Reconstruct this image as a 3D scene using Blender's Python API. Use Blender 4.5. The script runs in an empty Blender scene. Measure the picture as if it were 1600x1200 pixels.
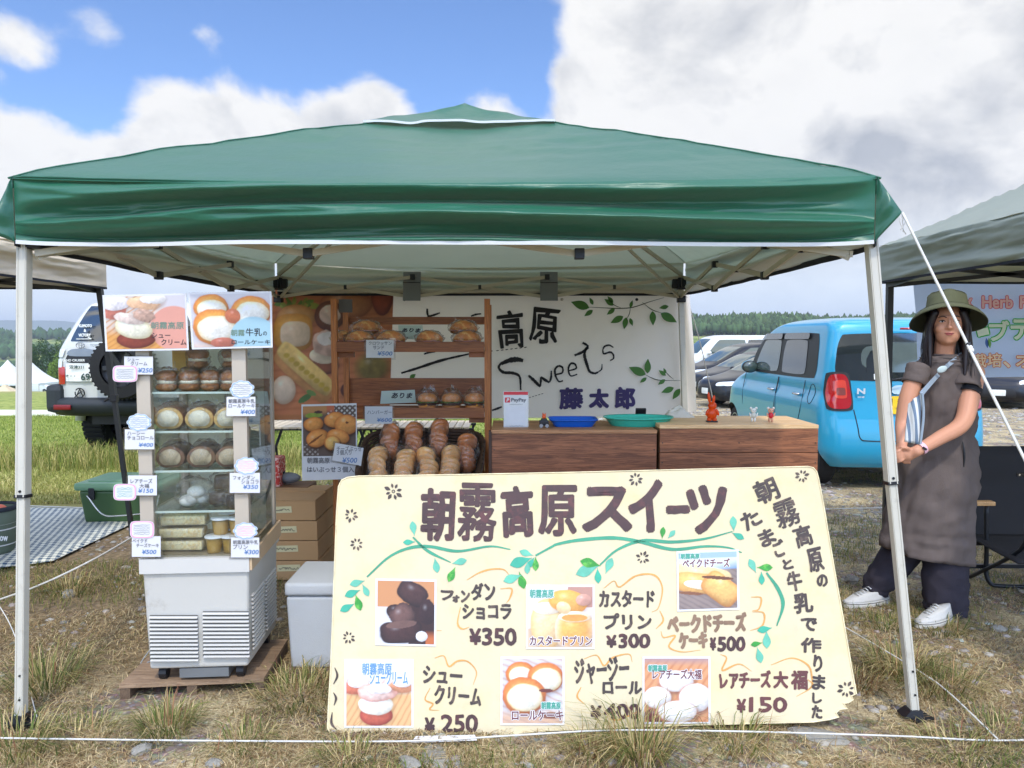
import bpy, bmesh, math, random
import numpy as np
from mathutils import Vector, Matrix, Euler
random.seed(7); rng = np.random.default_rng(7)
SC = bpy.context.scene
COL = SC.collection
R = math.radians
# ---------------------------------------------------------------- camera
H = 1.40; F = 1202.0; PITCH = math.atan(70 / F)
cam = bpy.data.cameras.new('camera'); camo = bpy.data.objects.new('camera', cam); COL.objects.link(camo)
camo.location = (0, 0, H); camo.rotation_euler = (R(90) - PITCH, 0, 0)
cam.sensor_width = 36; cam.lens = F / 1600 * 36; cam.clip_start = 0.05; cam.clip_end = 12000
SC.camera = camo
# ---------------------------------------------------------------- light and colour
SUN_EL, SUN_AZ = 54.0, 8.0        # degrees; azimuth measured from the direction behind the camera, + = from the right
sund = Vector((math.sin(R(SUN_AZ)) * math.cos(R(SUN_EL)), -math.cos(R(SUN_AZ)) * math.cos(R(SUN_EL)), math.sin(R(SUN_EL))))
sl = bpy.data.lights.new('sun', 'SUN'); sl.energy = 1.5; sl.angle = R(3.0); sl.color = (1.0, 0.94, 0.84)
so = bpy.data.objects.new('sun', sl); COL.objects.link(so); so.rotation_euler = sund.to_track_quat('Z', 'Y').to_euler()
SC.view_settings.view_transform = 'Standard'; SC.view_settings.look = 'None'
SC.view_settings.exposure = 0.55; SC.view_settings.gamma = 1; SC.view_settings.use_curve_mapping = False
SC.render.engine = 'CYCLES'
SC.cycles.use_denoising = True; SC.cycles.max_bounces = 8; SC.cycles.transparent_max_bounces = 24
SC.cycles.diffuse_bounces = 3; SC.cycles.caustics_reflective = False; SC.cycles.caustics_refractive = False
SC.cycles.sample_clamp_indirect = 6

_cp, _sp = math.cos(PITCH), math.sin(PITCH)
def ray(px, py):
    v = (600 - py) / F
    return Vector(((px - 800) / F, _cp + v * _sp, -_sp + v * _cp))
O = Vector((0, 0, H))
def A(px, py, Y):                      # point at distance Y (world y) seen at photo pixel px, py
    d = ray(px, py); return O + d * (Y / d.y)
def G(px, py, z=0.0):
    d = ray(px, py); return O + d * ((z - H) / d.z)
def XA(px, X):
    return None
class Plane:                           # a real flat surface in the scene; pix() finds where a photo pixel lands on it
    def __init__(s, o, n): s.o = Vector(o); s.n = Vector(n).normalized()
    def pix(s, px, py, off=0.0):
        d = ray(px, py); t = (s.o + s.n * off - O).dot(s.n) / d.dot(s.n); return O + d * t

# ---------------------------------------------------------------- world
W = bpy.data.worlds.new('World'); SC.world = W; W.use_nodes = True
nt = W.node_tree; nt.nodes.clear()
def nd(nt, typ, ins=None, **kw):
    n = nt.nodes.new(typ)
    for k, v in kw.items(): setattr(n, k, v)
    if ins:
        for k, v in ins.items():
            s = n.inputs[k]
            if isinstance(v, bpy.types.NodeSocket): nt.links.new(v, s)
            else: s.default_value = v
    return n
def mth(nt, op, a, b=0.0, c=0.0, clamp=False):
    n = nd(nt, 'ShaderNodeMath', {0: a, 1: b, 2: c}, operation=op); n.use_clamp = clamp; return n.outputs[0]
def mrange(nt, v, a, b, c=0.0, d=1.0, smooth=True):
    n = nd(nt, 'ShaderNodeMapRange', {0: v, 1: a, 2: b, 3: c, 4: d}, interpolation_type='SMOOTHSTEP' if smooth else 'LINEAR'); return n.outputs[0]
def mixc(nt, f, a, b, blend='MIX'):
    n = nd(nt, 'ShaderNodeMix', None, data_type='RGBA', blend_type=blend)
    for i, v in ((0, f), (6, a), (7, b)):
        if isinstance(v, bpy.types.NodeSocket): nt.links.new(v, n.inputs[i])
        else: n.inputs[i].default_value = v if i == 0 else (tuple(v) + (1,))[:4]
    return n.outputs[2]
def S(r, g, b):                        # sRGB 0-255 to linear
    f = lambda c: (c / 255 / 12.92) if c <= 10.3 else ((c / 255 + 0.055) / 1.055) ** 2.4
    return (f(r), f(g), f(b))
sky = nd(nt, 'ShaderNodeTexSky', sky_type='NISHITA', sun_disc=False, sun_elevation=R(SUN_EL),
         sun_rotation=math.atan2(sund.x, sund.y), altitude=900, air_density=1.0, dust_density=0.6, ozone_density=3.0)
tc = nd(nt, 'ShaderNodeTexCoord').outputs['Generated']
nrm = nd(nt, 'ShaderNodeVectorMath', {0: tc}, operation='NORMALIZE').outputs[0]
sep = nd(nt, 'ShaderNodeSeparateXYZ', {0: nrm})
scl = nd(nt, 'ShaderNodeVectorMath', {0: nrm, 1: (1, 1, 1.45)}, operation='MULTIPLY').outputs[0]
n1 = nd(nt, 'ShaderNodeTexNoise', {'Vector': scl, 'Scale': 5.2, 'Detail': 11.0, 'Roughness': 0.53, 'Distortion': 0.25}).outputs[0]
def blob(px, py, r, w):
    d = ray(px, py).normalized()
    ds = nd(nt, 'ShaderNodeVectorMath', {0: nrm, 1: tuple(d)}, operation='DISTANCE').outputs['Value']
    return mrange(nt, ds, r, 0.0, 0.0, w)
dens = n1
for b in [(60, 50, .20, -.20), (170, 150, .08, -.12), (520, 20, .34, -.25), (830, 100, .17, -.26), (110, 160, .09, -.15), (1262, 118, .04, -.16), (240, 60, .20, -.14),
          (640, 150, .12, -.06), (60, 250, .25, .24), (250, 230, .18, .22), (330, 200, .10, .14), (470, 190, .13, .26), (590, 195, .10, .2), (755, 165, .07, .30), (590, -30, .12, .12),
          (1250, 120, .42, .28), (1350, 330, .25, .1), (1050, 250, .30, .22), (1500, 250, .40, .28), (950, 60, .10, .06), (400, 330, .30, .15), (1000, 470, .4, .2),
          (155, 25, .06, .19), (60, 75, .05, .12), (320, 45, .05, .12), (600, 150, .07, .13), (870, 110, .035, .13), (700, 130, .04, .08), (540, -10, .10, .10), (0, 60, .06, .2), (930, 190, .03, .1)]:
    dens = mth(nt, 'ADD', dens, blob(*b))
alpha = mrange(nt, dens, 0.440, 0.585)
off = nd(nt, 'ShaderNodeVectorMath', {0: scl, 1: (0.03, 0.02, -0.06)}, operation='ADD').outputs[0]
n2 = nd(nt, 'ShaderNodeTexNoise', {'Vector': off, 'Scale': 5.2, 'Detail': 8.0, 'Roughness': 0.55, 'Distortion': 0.25}).outputs[0]
n3 = nd(nt, 'ShaderNodeTexNoise', {'Vector': scl, 'Scale': 2.6, 'Detail': 4.0, 'Roughness': 0.5}).outputs[0]
lit = mth(nt, 'SUBTRACT', n1, n2)
lit = mth(nt, 'MULTIPLY_ADD', lit, 7.0, 0.60)
g = mth(nt, 'MULTIPLY_ADD', n3, 1.7, -0.86)          # broad grey undersides
lit = mth(nt, 'SUBTRACT', lit, mth(nt, 'MAXIMUM', g, 0.0))
for b in [(1330, 20, .26, -.30), (1560, 330, .36, -.22), (1020, 320, .24, -.30), (1480, 120, .3, -.20), (1380, 260, .14, -.1), (1240, 150, .09, 1.0), (1210, 90, .05, .5), (1040, 185, .06, .9), (1420, 110, .12, .5), (1120, 60, .09, .35), (1380, 130, .08, .4),
          (300, 200, .22, .36), (40, 170, .14, .15), (470, 180, .12, .28), (755, 160, .08, .4), (200, 190, .07, -.3), (1400, 180, .10, .35), (950, 120, .05, .3), (900,300,.1,.2)]:
    lit = mth(nt, 'ADD', lit, blob(*b))
lit = mth(nt, 'ADD', mth(nt, 'MULTIPLY', mrange(nt, lit, -.85, 1.0, 0.0, 1.0, False), .84), mth(nt, 'MULTIPLY', nd(nt, 'ShaderNodeTexNoise', {'Vector': scl, 'Scale': 13.0, 'Detail': 8.0, 'Roughness': 0.6}).outputs[0], .30), clamp=True)
lit = mth(nt, 'ADD', lit, mrange(nt, dens, .44, .66, .40, 0.0), clamp=True)
cl = mixc(nt, lit, (.29, .31, .35), (.70, .69, .67))
skyc = nd(nt, 'ShaderNodeVectorMath', {0: sky.outputs[0], 1: (0.098, 0.118, 0.146)}, operation='MULTIPLY').outputs[0]
c = mixc(nt, mth(nt, 'MULTIPLY', alpha, 0.97), skyc, cl)
sdot = nd(nt, 'ShaderNodeVectorMath', {0: nrm, 1: tuple(sund)}, operation='DOT_PRODUCT').outputs['Value']
c = nd(nt, 'ShaderNodeVectorMath', {0: c, 3: mrange(nt, sdot, -.15, 1.0, 1.0, 3.0)}, operation='SCALE').outputs[0]      # sky and clouds scaled brighter towards the sun, added to lift shaded areas
hz = mrange(nt, sep.outputs[2], 0.0, 0.17, 0.80, 0.0)
c = mixc(nt, hz, c, (.64, .75, .87))
gr = mrange(nt, sep.outputs[2], -0.02, 0.0, 1.0, 0.0)
c = mixc(nt, gr, c, (0.10, 0.11, 0.08))
bg = nd(nt, 'ShaderNodeBackground', {'Color': c, 'Strength': 1.0})
out = nd(nt, 'ShaderNodeOutputWorld', {0: bg.outputs[0]})

# ---------------------------------------------------------------- materials
MATS = {}
def mat(name, col, rough=0.6, metal=0.0, var=0.12, vs=12.0, bump=0.0, bs=60.0, spec=0.5, coat=0.0, stretch=None, col2=None, c2=(0.5, 0.65), trl=None, emit=None, back=None, dirt=0.0, sheen=0.0, crough=0.04):
    if name in MATS: return MATS[name]
    m = bpy.data.materials.new(name); m.use_nodes = True; t = m.node_tree; t.nodes.clear()
    co = nd(t, 'ShaderNodeTexCoord').outputs['Object']
    if stretch: co = nd(t, 'ShaderNodeVectorMath', {0: co, 1: stretch}, operation='MULTIPLY').outputs[0]
    n = nd(t, 'ShaderNodeTexNoise', {'Vector': co, 'Scale': vs, 'Detail': 5.0, 'Roughness': 0.6}).outputs[0]
    base = tuple(col)
    if col2 is not None:
        f = mrange(t, n, c2[0], c2[1]); c = mixc(t, f, base, tuple(col2))
    else: c = mixc(t, 0.0, base, base)
    n_ = nd(t, 'ShaderNodeTexNoise', {'Vector': co, 'Scale': vs * 0.37, 'Detail': 6.0, 'Roughness': 0.65}).outputs[0]
    k = mrange(t, n_, 0.25, 0.75, 1 - var, 1 + var, smooth=False)
    c = nd(t, 'ShaderNodeVectorMath', {0: c, 3: k}, operation='SCALE').outputs[0]
    if dirt > 0:
        nd2 = nd(t, 'ShaderNodeTexNoise', {'Vector': co, 'Scale': vs * 1.7, 'Detail': 9.0, 'Roughness': 0.7}).outputs[0]
        c = mixc(t, mth(t, 'MULTIPLY', mrange(t, nd2, 0.54, 0.70), dirt), c, S(120, 105, 85))
    if back is not None:
        gm = nd(t, 'ShaderNodeNewGeometry').outputs['Backfacing']; c = mixc(t, gm, c, tuple(back))
    p = nd(t, 'ShaderNodeBsdfPrincipled', {'Base Color': c, 'Roughness': rough, 'Metallic': metal, 'Specular IOR Level': spec, 'Coat Weight': coat, 'Coat Roughness': crough, 'Sheen Weight': sheen, 'Sheen Roughness': .4})
    if emit: p.inputs['Emission Color'].default_value = tuple(emit) + (1,); p.inputs['Emission Strength'].default_value = 1
    if bump > 0:
        bn = nd(t, 'ShaderNodeTexNoise', {'Vector': co, 'Scale': bs, 'Detail': 6.0, 'Roughness': 0.6}).outputs[0]
        b = nd(t, 'ShaderNodeBump', {'Height': bn, 'Strength': min(1.0, bump), 'Distance': 0.01 * max(1, bump)}); t.links.new(b.outputs[0], p.inputs['Normal'])
    last = p.outputs[0]
    if trl:
        tr = nd(t, 'ShaderNodeBsdfTranslucent', {'Color': tuple(trl[1]) + (1,)})
        last = nd(t, 'ShaderNodeMixShader', {0: trl[0], 1: last, 2: tr.outputs[0]}).outputs[0]
    nd(t, 'ShaderNodeOutputMaterial', {0: last})
    MATS[name] = m; return m
def glassmat(name, tint=(1, 1, 1), refl=0.08, rough=0.02, veil=0.0, veilc=(0.8, 0.8, 0.8)):
    if name in MATS: return MATS[name]
    m = bpy.data.materials.new(name); m.use_nodes = True; t = m.node_tree; t.nodes.clear()
    tr = nd(t, 'ShaderNodeBsdfTransparent', {'Color': tuple(tint) + (1,)}); gl = nd(t, 'ShaderNodeBsdfGlossy', {'Roughness': rough})
    lw = nd(t, 'ShaderNodeLayerWeight', {'Blend': 0.25}).outputs['Fresnel']
    f = mth(t, 'MULTIPLY_ADD', lw, 0.5, refl, clamp=True)
    x = nd(t, 'ShaderNodeMixShader', {0: f, 1: tr.outputs[0], 2: gl.outputs[0]}).outputs[0]
    if veil > 0:
        co = nd(t, 'ShaderNodeTexCoord').outputs['Object']
        n = nd(t, 'ShaderNodeTexNoise', {'Vector': co, 'Scale': 45.0, 'Detail': 4.0, 'Distortion': 1.5}).outputs[0]
        df = nd(t, 'ShaderNodeBsdfDiffuse', {'Color': tuple(veilc) + (1,)})
        x = nd(t, 'ShaderNodeMixShader', {0: mth(t, 'MULTIPLY', mrange(t, n, .48, .66), veil), 1: x, 2: df.outputs[0]}).outputs[0]
        b = nd(t, 'ShaderNodeBump', {'Height': n, 'Strength': 0.8, 'Distance': 0.01}); t.links.new(b.outputs[0], gl.inputs['Normal'])
    nd(t, 'ShaderNodeOutputMaterial', {0: x}); MATS[name] = m; return m
PK = .74
def picmat():
    if 'print' in MATS: return MATS['print']
    m = bpy.data.materials.new('print'); m.use_nodes = True; t = m.node_tree; t.nodes.clear()
    a = nd(t, 'ShaderNodeVectorMath', {0: nd(t, 'ShaderNodeVertexColor', layer_name='Col').outputs[0], 3: PK}, operation='SCALE').outputs[0]
    p = nd(t, 'ShaderNodeBsdfPrincipled', {'Base Color': a, 'Roughness': 0.45, 'Specular IOR Level': 0.4})
    nd(t, 'ShaderNodeOutputMaterial', {0: p.outputs[0]}); MATS['print'] = m; return m
def vcmat(name, rough=0.8, trl=0.0, spec=0.3):
    if name in MATS: return MATS[name]
    m = bpy.data.materials.new(name); m.use_nodes = True; t = m.node_tree; t.nodes.clear()
    a = nd(t, 'ShaderNodeVertexColor', layer_name='Col').outputs[0]
    p = nd(t, 'ShaderNodeBsdfPrincipled', {'Base Color': a, 'Roughness': rough, 'Specular IOR Level': spec}); x = p.outputs[0]
    if trl:
        tr = nd(t, 'ShaderNodeBsdfTranslucent', {'Color': a}); x = nd(t, 'ShaderNodeMixShader', {0: trl, 1: x, 2: tr.outputs[0]}).outputs[0]
    nd(t, 'ShaderNodeOutputMaterial', {0: x}); MATS[name] = m; return m

# ---------------------------------------------------------------- object helpers
def wm(o):
    m = Matrix.Identity(4)
    while o is not None:
        m = (Matrix.Translation(o.location) @ o.rotation_euler.to_matrix().to_4x4() @ Matrix.Diagonal((*o.scale, 1))) @ m; o = o.parent
    return m
def tag(o, label=None, cat=None, group=None, kind=None):
    if label: o['label'] = label
    if cat: o['category'] = cat
    if group: o['group'] = group
    if kind: o['kind'] = kind
    return o
def thing(name, loc, label, cat, group=None, rz=0.0):
    o = bpy.data.objects.new(name, None); COL.objects.link(o); o.location = loc; o.rotation_euler = (0, 0, rz); o.empty_display_size = 0.1
    return tag(o, label, cat, group)
def link(name, me, m, parent=None, smooth=False, world=True):
    if parent is not None and world:
        me.transform(wm(parent).inverted())
    o = bpy.data.objects.new(name, me); COL.objects.link(o); o.parent = parent
    if m is not None:
        me.materials.clear(); me.materials.append(m)
    if smooth:
        me.polygons.foreach_set('use_smooth', [True] * len(me.polygons))
    return o
def tree(o):
    yield o
    for c in list(o.children): yield from tree(c)
def dup(o, loc=None, rz=None, parent=None, scale=None):
    c = o.copy(); COL.objects.link(c); c.parent = parent
    for ch in list(o.children): dup(ch, parent=c)
    if loc is not None: c.location = loc
    if rz is not None: c.rotation_euler = (0, 0, rz)
    if scale is not None: c.scale = (scale, scale, scale)
    return c
def basis(d):
    d = Vector(d).normalized(); a = Vector((0, 0, 1)) if abs(d.z) < 0.9 else Vector((1, 0, 0))
    u = d.cross(a).normalized(); return u, d.cross(u).normalized()
class MB:
    def __init__(s): s.v = []; s.f = []
    def add(s, vs, fs):
        n = len(s.v); s.v += [tuple(p) for p in vs]; s.f += [tuple(i + n for i in f) for f in fs]; return s
    def box(s, c, size, rz=0.0, rx=0.0, ry=0.0, bev=0.0):
        hx, hy, hz = size[0] / 2, size[1] / 2, size[2] / 2
        m = Matrix.Translation(Vector(c)) @ Euler((rx, ry, rz)).to_matrix().to_4x4()
        if bev > 0:
            b = min(bev, hx * .9, hy * .9, hz * .9); bm = bmesh.new(); bmesh.ops.create_cube(bm, size=2)
            for v in bm.verts: v.co = Vector((v.co.x * hx, v.co.y * hy, v.co.z * hz))
            bmesh.ops.bevel(bm, geom=bm.edges[:], offset=b, segments=2, profile=0.6, affect='EDGES')
            vs = [m @ v.co for v in bm.verts]; fs = [[v.index for v in f.verts] for f in bm.faces]; bm.free(); return s.add(vs, fs)
        vs = [m @ Vector((x * hx, y * hy, z * hz)) for z in (-1, 1) for y in (-1, 1) for x in (-1, 1)]
        return s.add(vs, [(0, 2, 3, 1), (4, 5, 7, 6), (0, 1, 5, 4), (2, 6, 7, 3), (0, 4, 6, 2), (1, 3, 7, 5)])
    def hexa(s, b4, t4):                 # 4 bottom corners, 4 top corners (same order, counter-clockwise from above)
        return s.add(list(b4) + list(t4), [(3, 2, 1, 0), (4, 5, 6, 7), (0, 1, 5, 4), (1, 2, 6, 5), (2, 3, 7, 6), (3, 0, 4, 7)])
    def bar(s, p, q, w, h=None, up=(0, 0, 1)):
        h = h or w; p = Vector(p); q = Vector(q); d = (q - p).normalized(); up = Vector(up)
        if abs(d.dot(up)) > 0.97: up = Vector((0, 1, 0))
        a = d.cross(up).normalized() * (w / 2); b = a.cross(d).normalized() * (h / 2)
        vs = [p - a - b, p + a - b, p + a + b, p - a + b, q - a - b, q + a - b, q + a + b, q - a + b]
        return s.add(vs, [(0, 1, 2, 3), (7, 6, 5, 4), (0, 4, 5, 1), (1, 5, 6, 2), (2, 6, 7, 3), (3, 7, 4, 0)])
    def tube(s, pts, r, n=8, cap=True):
        pts = [Vector(p) for p in pts]; k = len(pts); rr = r if hasattr(r, '__len__') else [r] * k; vs = []; u = None
        for i, p in enumerate(pts):
            d = (pts[min(i + 1, k - 1)] - pts[max(i - 1, 0)]).normalized()
            if u is None: u, w = basis(d)
            else: u = (u - d * u.dot(d)).normalized()
            w = d.cross(u)
            for j in range(n):
                a = 2 * math.pi * j / n; vs.append(p + (u * math.cos(a) + w * math.sin(a)) * rr[i])
        fs = [(i * n + j, i * n + (j + 1) % n, (i + 1) * n + (j + 1) % n, (i + 1) * n + j) for i in range(k - 1) for j in range(n)]
        if cap: fs += [tuple(range(n))[::-1], tuple((k - 1) * n + j for j in range(n))]
        return s.add(vs, fs)
    def lathe(s, prof, c=(0, 0, 0), n=24, axis=(0, 0, 1), sx=1.0, sy=1.0):
        ax = Vector(axis).normalized(); u, w = (Vector((1, 0, 0)), Vector((0, 1, 0))) if ax.z > 0.999 else basis(ax); c = Vector(c)
        vs = [c + ax * z + (u * math.cos(2 * math.pi * j / n) * sx + w * math.sin(2 * math.pi * j / n) * sy) * r for r, z in prof for j in range(n)]
        fs = [(i * n + j, i * n + (j + 1) % n, (i + 1) * n + (j + 1) % n, (i + 1) * n + j) for i in range(len(prof) - 1) for j in range(n)]
        return s.add(vs, fs)
    def ell(s, c, r, n=14, m=10, rot=None, noise=0.0, seed=0):
        c = Vector(c); rt = (rot if isinstance(rot, Matrix) else Euler(rot or (0, 0, 0)).to_matrix()); vs = []; rd = random.Random(seed)
        for i in range(m + 1):
            th = math.pi * i / m
            for j in range(n):
                ph = 2 * math.pi * j / n; k = 1 + noise * (rd.random() - .5) * 2 * (0 < i < m)
                vs.append(c + rt @ Vector((r[0] * math.sin(th) * math.cos(ph) * k, r[1] * math.sin(th) * math.sin(ph) * k, r[2] * math.cos(th) * k)))
        fs = [((i + 1) * n + j, (i + 1) * n + (j + 1) % n, i * n + (j + 1) % n, i * n + j) for i in range(m) for j in range(n)]
        return s.add(vs, fs)
    def loft(s, rings, cap=True):
        n = len(rings[0]); k = len(rings)
        fs = [(i * n + j, i * n + (j + 1) % n, (i + 1) * n + (j + 1) % n, (i + 1) * n + j) for i in range(k - 1) for j in range(n)]
        if cap: fs += [tuple(range(n))[::-1], tuple((k - 1) * n + j for j in range(n))]
        return s.add([p for r in rings for p in r], fs)
    def grid(s, fn, nu, nv):
        vs = [fn(i / nu, j / nv) for j in range(nv + 1) for i in range(nu + 1)]
        return s.add(vs, [(j * (nu + 1) + i, j * (nu + 1) + i + 1, (j + 1) * (nu + 1) + i + 1, (j + 1) * (nu + 1) + i) for j in range(nv) for i in range(nu)])
    def mesh(s, name='m'):
        me = bpy.data.meshes.new(name); me.from_pydata(s.v, [], s.f); me.update(); return me
    def build(s, name, m, parent=None, smooth=False, fix=False, world=True):
        me = s.mesh(name)
        if fix:
            bm = bmesh.new(); bm.from_mesh(me); bmesh.ops.remove_doubles(bm, verts=bm.verts[:], dist=1e-5); bmesh.ops.recalc_face_normals(bm, faces=bm.faces[:]); bm.to_mesh(me); bm.free()
        return link(name, me, m, parent, smooth, world)
def mods(o, *ms):                        # apply modifiers through the depsgraph, keeping one mesh
    for typ, kw in ms:
        md = o.modifiers.new(typ, typ)
        for k, v in kw.items(): setattr(md, k, v)
    dg = bpy.context.evaluated_depsgraph_get(); me = bpy.data.meshes.new_from_object(o.evaluated_get(dg), depsgraph=dg)
    o.modifiers.clear(); mats = [m for m in o.data.materials]; o.data = me
    if not me.materials:
        for m in mats: me.materials.append(m)
    return o
def catmull(pts, n=6):
    pts = [Vector(p) for p in pts]
    if len(pts) < 3: return pts
    P = [pts[0] * 2 - pts[1]] + pts + [pts[-1] * 2 - pts[-2]]; out_ = []
    for i in range(1, len(P) - 2):
        a, b, c, d = P[i - 1], P[i], P[i + 1], P[i + 2]
        for k in range(n):
            t = k / n; out_.append(0.5 * ((2 * b) + (c - a) * t + (2 * a - 5 * b + 4 * c - d) * t * t + (3 * b - a - 3 * c + d) * t ** 3))
    out_.append(pts[-1]); return out_
def vnoise(x, y, seed=0, oct=4):
    x = np.asarray(x, float); y = np.asarray(y, float); o = np.zeros(np.broadcast(x, y).shape); a = 0.5
    for k in range(oct):
        xi = np.floor(x).astype(np.int64); yi = np.floor(y).astype(np.int64); fx = x - xi; fy = y - yi
        fx = fx * fx * (3 - 2 * fx); fy = fy * fy * (3 - 2 * fy)
        def h(i, j):
            n = (i * 374761393 + j * 668265263 + (seed + k * 17) * 144665) & 0x7fffffff
            n = ((n ^ (n >> 13)) * 1274126177) & 0x7fffffff; n = n ^ (n >> 16); return (n & 0xffff) / 65535.0
        o = o + a * ((h(xi, yi) * (1 - fx) + h(xi + 1, yi) * fx) * (1 - fy) + (h(xi, yi + 1) * (1 - fx) + h(xi + 1, yi + 1) * fx) * fy)
        x = x * 2.03; y = y * 2.03; a *= 0.5
    return o / (1 - 0.5 ** oct)
def npmesh(name, v, f, m, parent=None, smooth=False, cols=None, nper=3):
    me = bpy.data.meshes.new(name); v = np.asarray(v, np.float32); f = np.asarray(f, np.int32)
    me.vertices.add(len(v)); me.vertices.foreach_set('co', v.ravel())
    me.loops.add(f.size); me.loops.foreach_set('vertex_index', f.ravel())
    me.polygons.add(len(f)); me.polygons.foreach_set('loop_start', np.arange(0, f.size, f.shape[1], dtype=np.int32))
    me.update(calc_edges=True)
    if cols is not None:
        ca = me.color_attributes.new('Col', 'FLOAT_COLOR', 'POINT'); c4 = np.ones((len(v), 4), np.float32); c4[:, :3] = cols; ca.data.foreach_set('color', c4.ravel())
    return link(name, me, m, parent, smooth)
# flat lettering -----------------------------------------------------------------
_tc = {}
def glyphs(s, off=0.0, shear=0.0, res=3):
    k = (s, off, shear)
    if k in _tc: return _tc[k]
    cu = bpy.data.curves.new('t', 'FONT'); cu.body = s; cu.offset = off; cu.shear = shear; cu.resolution_u = res
    o = bpy.data.objects.new('t', cu); COL.objects.link(o); dg = bpy.context.evaluated_depsgraph_get(); dg.update()
    me = bpy.data.meshes.new_from_object(o.evaluated_get(dg)); v = np.array([p.co[:2] for p in me.vertices]); f = [tuple(p.vertices) for p in me.polygons]
    bpy.data.objects.remove(o); bpy.data.curves.remove(cu); bpy.data.meshes.remove(me)
    lo, hi = v.min(0), v.max(0); v = (v - lo) / np.maximum(hi - lo, 1e-6); _tc[k] = (v, f); return _tc[k]
def letter(mb, pl, s, box, off=0.0, shear=0.0, lift=0.0015, rot=0.0, wob=0.0, seed=0, skew=0.0, bold=0.0):
    """write s into photo box (x0,y0,x1,y1) on plane pl; box may be 4 corner points tl,tr,br,bl"""
    v, f = glyphs(s, off, shear)
    if len(box) == 4 and not hasattr(box[0], '__len__'):
        x0, y0, x1, y1 = box; tl, tr, br, bl = (x0, y0 + skew), (x1, y0 - skew), (x1, y1 - skew), (x0, y1 + skew)
    else: tl, tr, br, bl = box
    q = [Vector(p) for p in (tl, tr, br, bl)]
    if rot:
        c = sum(q, Vector((0, 0))) / 4; m = Matrix.Rotation(R(rot), 2); q = [c + m @ (p - c) for p in q]
    Q = np.array([tuple(p) for p in q]); x, y = v[:, 0:1], v[:, 1:2]
    p = Q[3] * (1 - x) * (1 - y) + Q[2] * x * (1 - y) + Q[1] * x * y + Q[0] * (1 - x) * y
    if wob: p = p + (np.stack([vnoise(p[:, 0] / 7, p[:, 1] / 7, seed, 2), vnoise(p[:, 0] / 7 + 50, p[:, 1] / 7, seed, 2)], -1) - .5) * wob
    sh = [(0, 0)] if bold <= 0 else [(0, 0)] + [(math.cos(a * math.pi / 4 + .3) * bold, math.sin(a * math.pi / 4 + .3) * bold) for a in range(8)]
    for k, (dx, dy) in enumerate(sh): mb.add([pl.pix(a + dx, b + dy, lift + k * .00006) for a, b in p], f)
def ribbon(mb, pl, pts, w, lift=0.0015, n=6, taper=(0.3, 1.0, 0.3), wob=0.0):
    P = catmull([Vector(p) for p in pts], n); k = len(P); vs = []
    for i, p in enumerate(P):
        d = (P[min(i + 1, k - 1)] - P[max(i - 1, 0)]).normalized(); nn = Vector((-d.y, d.x)); t = i / max(1, k - 1)
        a = taper[0] + (taper[1] - taper[0]) * min(1, t * 2.5) if t < .5 else taper[2] + (taper[1] - taper[2]) * min(1, (1 - t) * 2.5)
        ww = w * a / 2 * (1 + wob * (random.random() - .5))
        vs += [pl.pix(*(p + nn * ww), lift), pl.pix(*(p - nn * ww), lift)]
    mb.add(vs, [(2 * i, 2 * i + 1, 2 * i + 3, 2 * i + 2) for i in range(k - 1)])
def leaf2(mb, pl, a, b, w=0.38, lift=0.002, tear=0.6):
    a = Vector(a); b = Vector(b); d = b - a; L = d.length; nn = Vector((-d.y, d.x)).normalized(); up = []; dn = []
    for i in range(9):
        t = i / 8; ww = L * w / 2 * math.sin(math.pi * t ** tear) if 0 < t < 1 else 0.2
        up.append(pl.pix(*(a + d * t + nn * ww), lift)); dn.append(pl.pix(*(a + d * t - nn * ww), lift))
    mb.add(up + dn[::-1], [tuple(range(18))])
def quadgrid(name, pl_corners, fn, nx, ny, parent, bow=0.0, label=None):
    """printed picture: a fine grid whose points carry the print's colours. corners tl,tr,br,bl are world points"""
    tl, tr, br, bl = [np.array(p) for p in pl_corners]
    u, v = np.meshgrid(np.linspace(0, 1, nx + 1), np.linspace(0, 1, ny + 1))
    P = (tl[None, None] * ((1 - u) * (1 - v))[..., None] + tr[None, None] * (u * (1 - v))[..., None] + br[None, None] * (u * v)[..., None] + bl[None, None] * ((1 - u) * v)[..., None])
    c = fn(u, v); idx = np.arange((nx + 1) * (ny + 1)).reshape(ny + 1, nx + 1)
    f = np.stack([idx[1:, :-1], idx[1:, 1:], idx[:-1, 1:], idx[:-1, :-1]], -1).reshape(-1, 4)
    return npmesh(name, P.reshape(-1, 3), f, picmat(), parent, cols=c.reshape(-1, 3))
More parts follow.
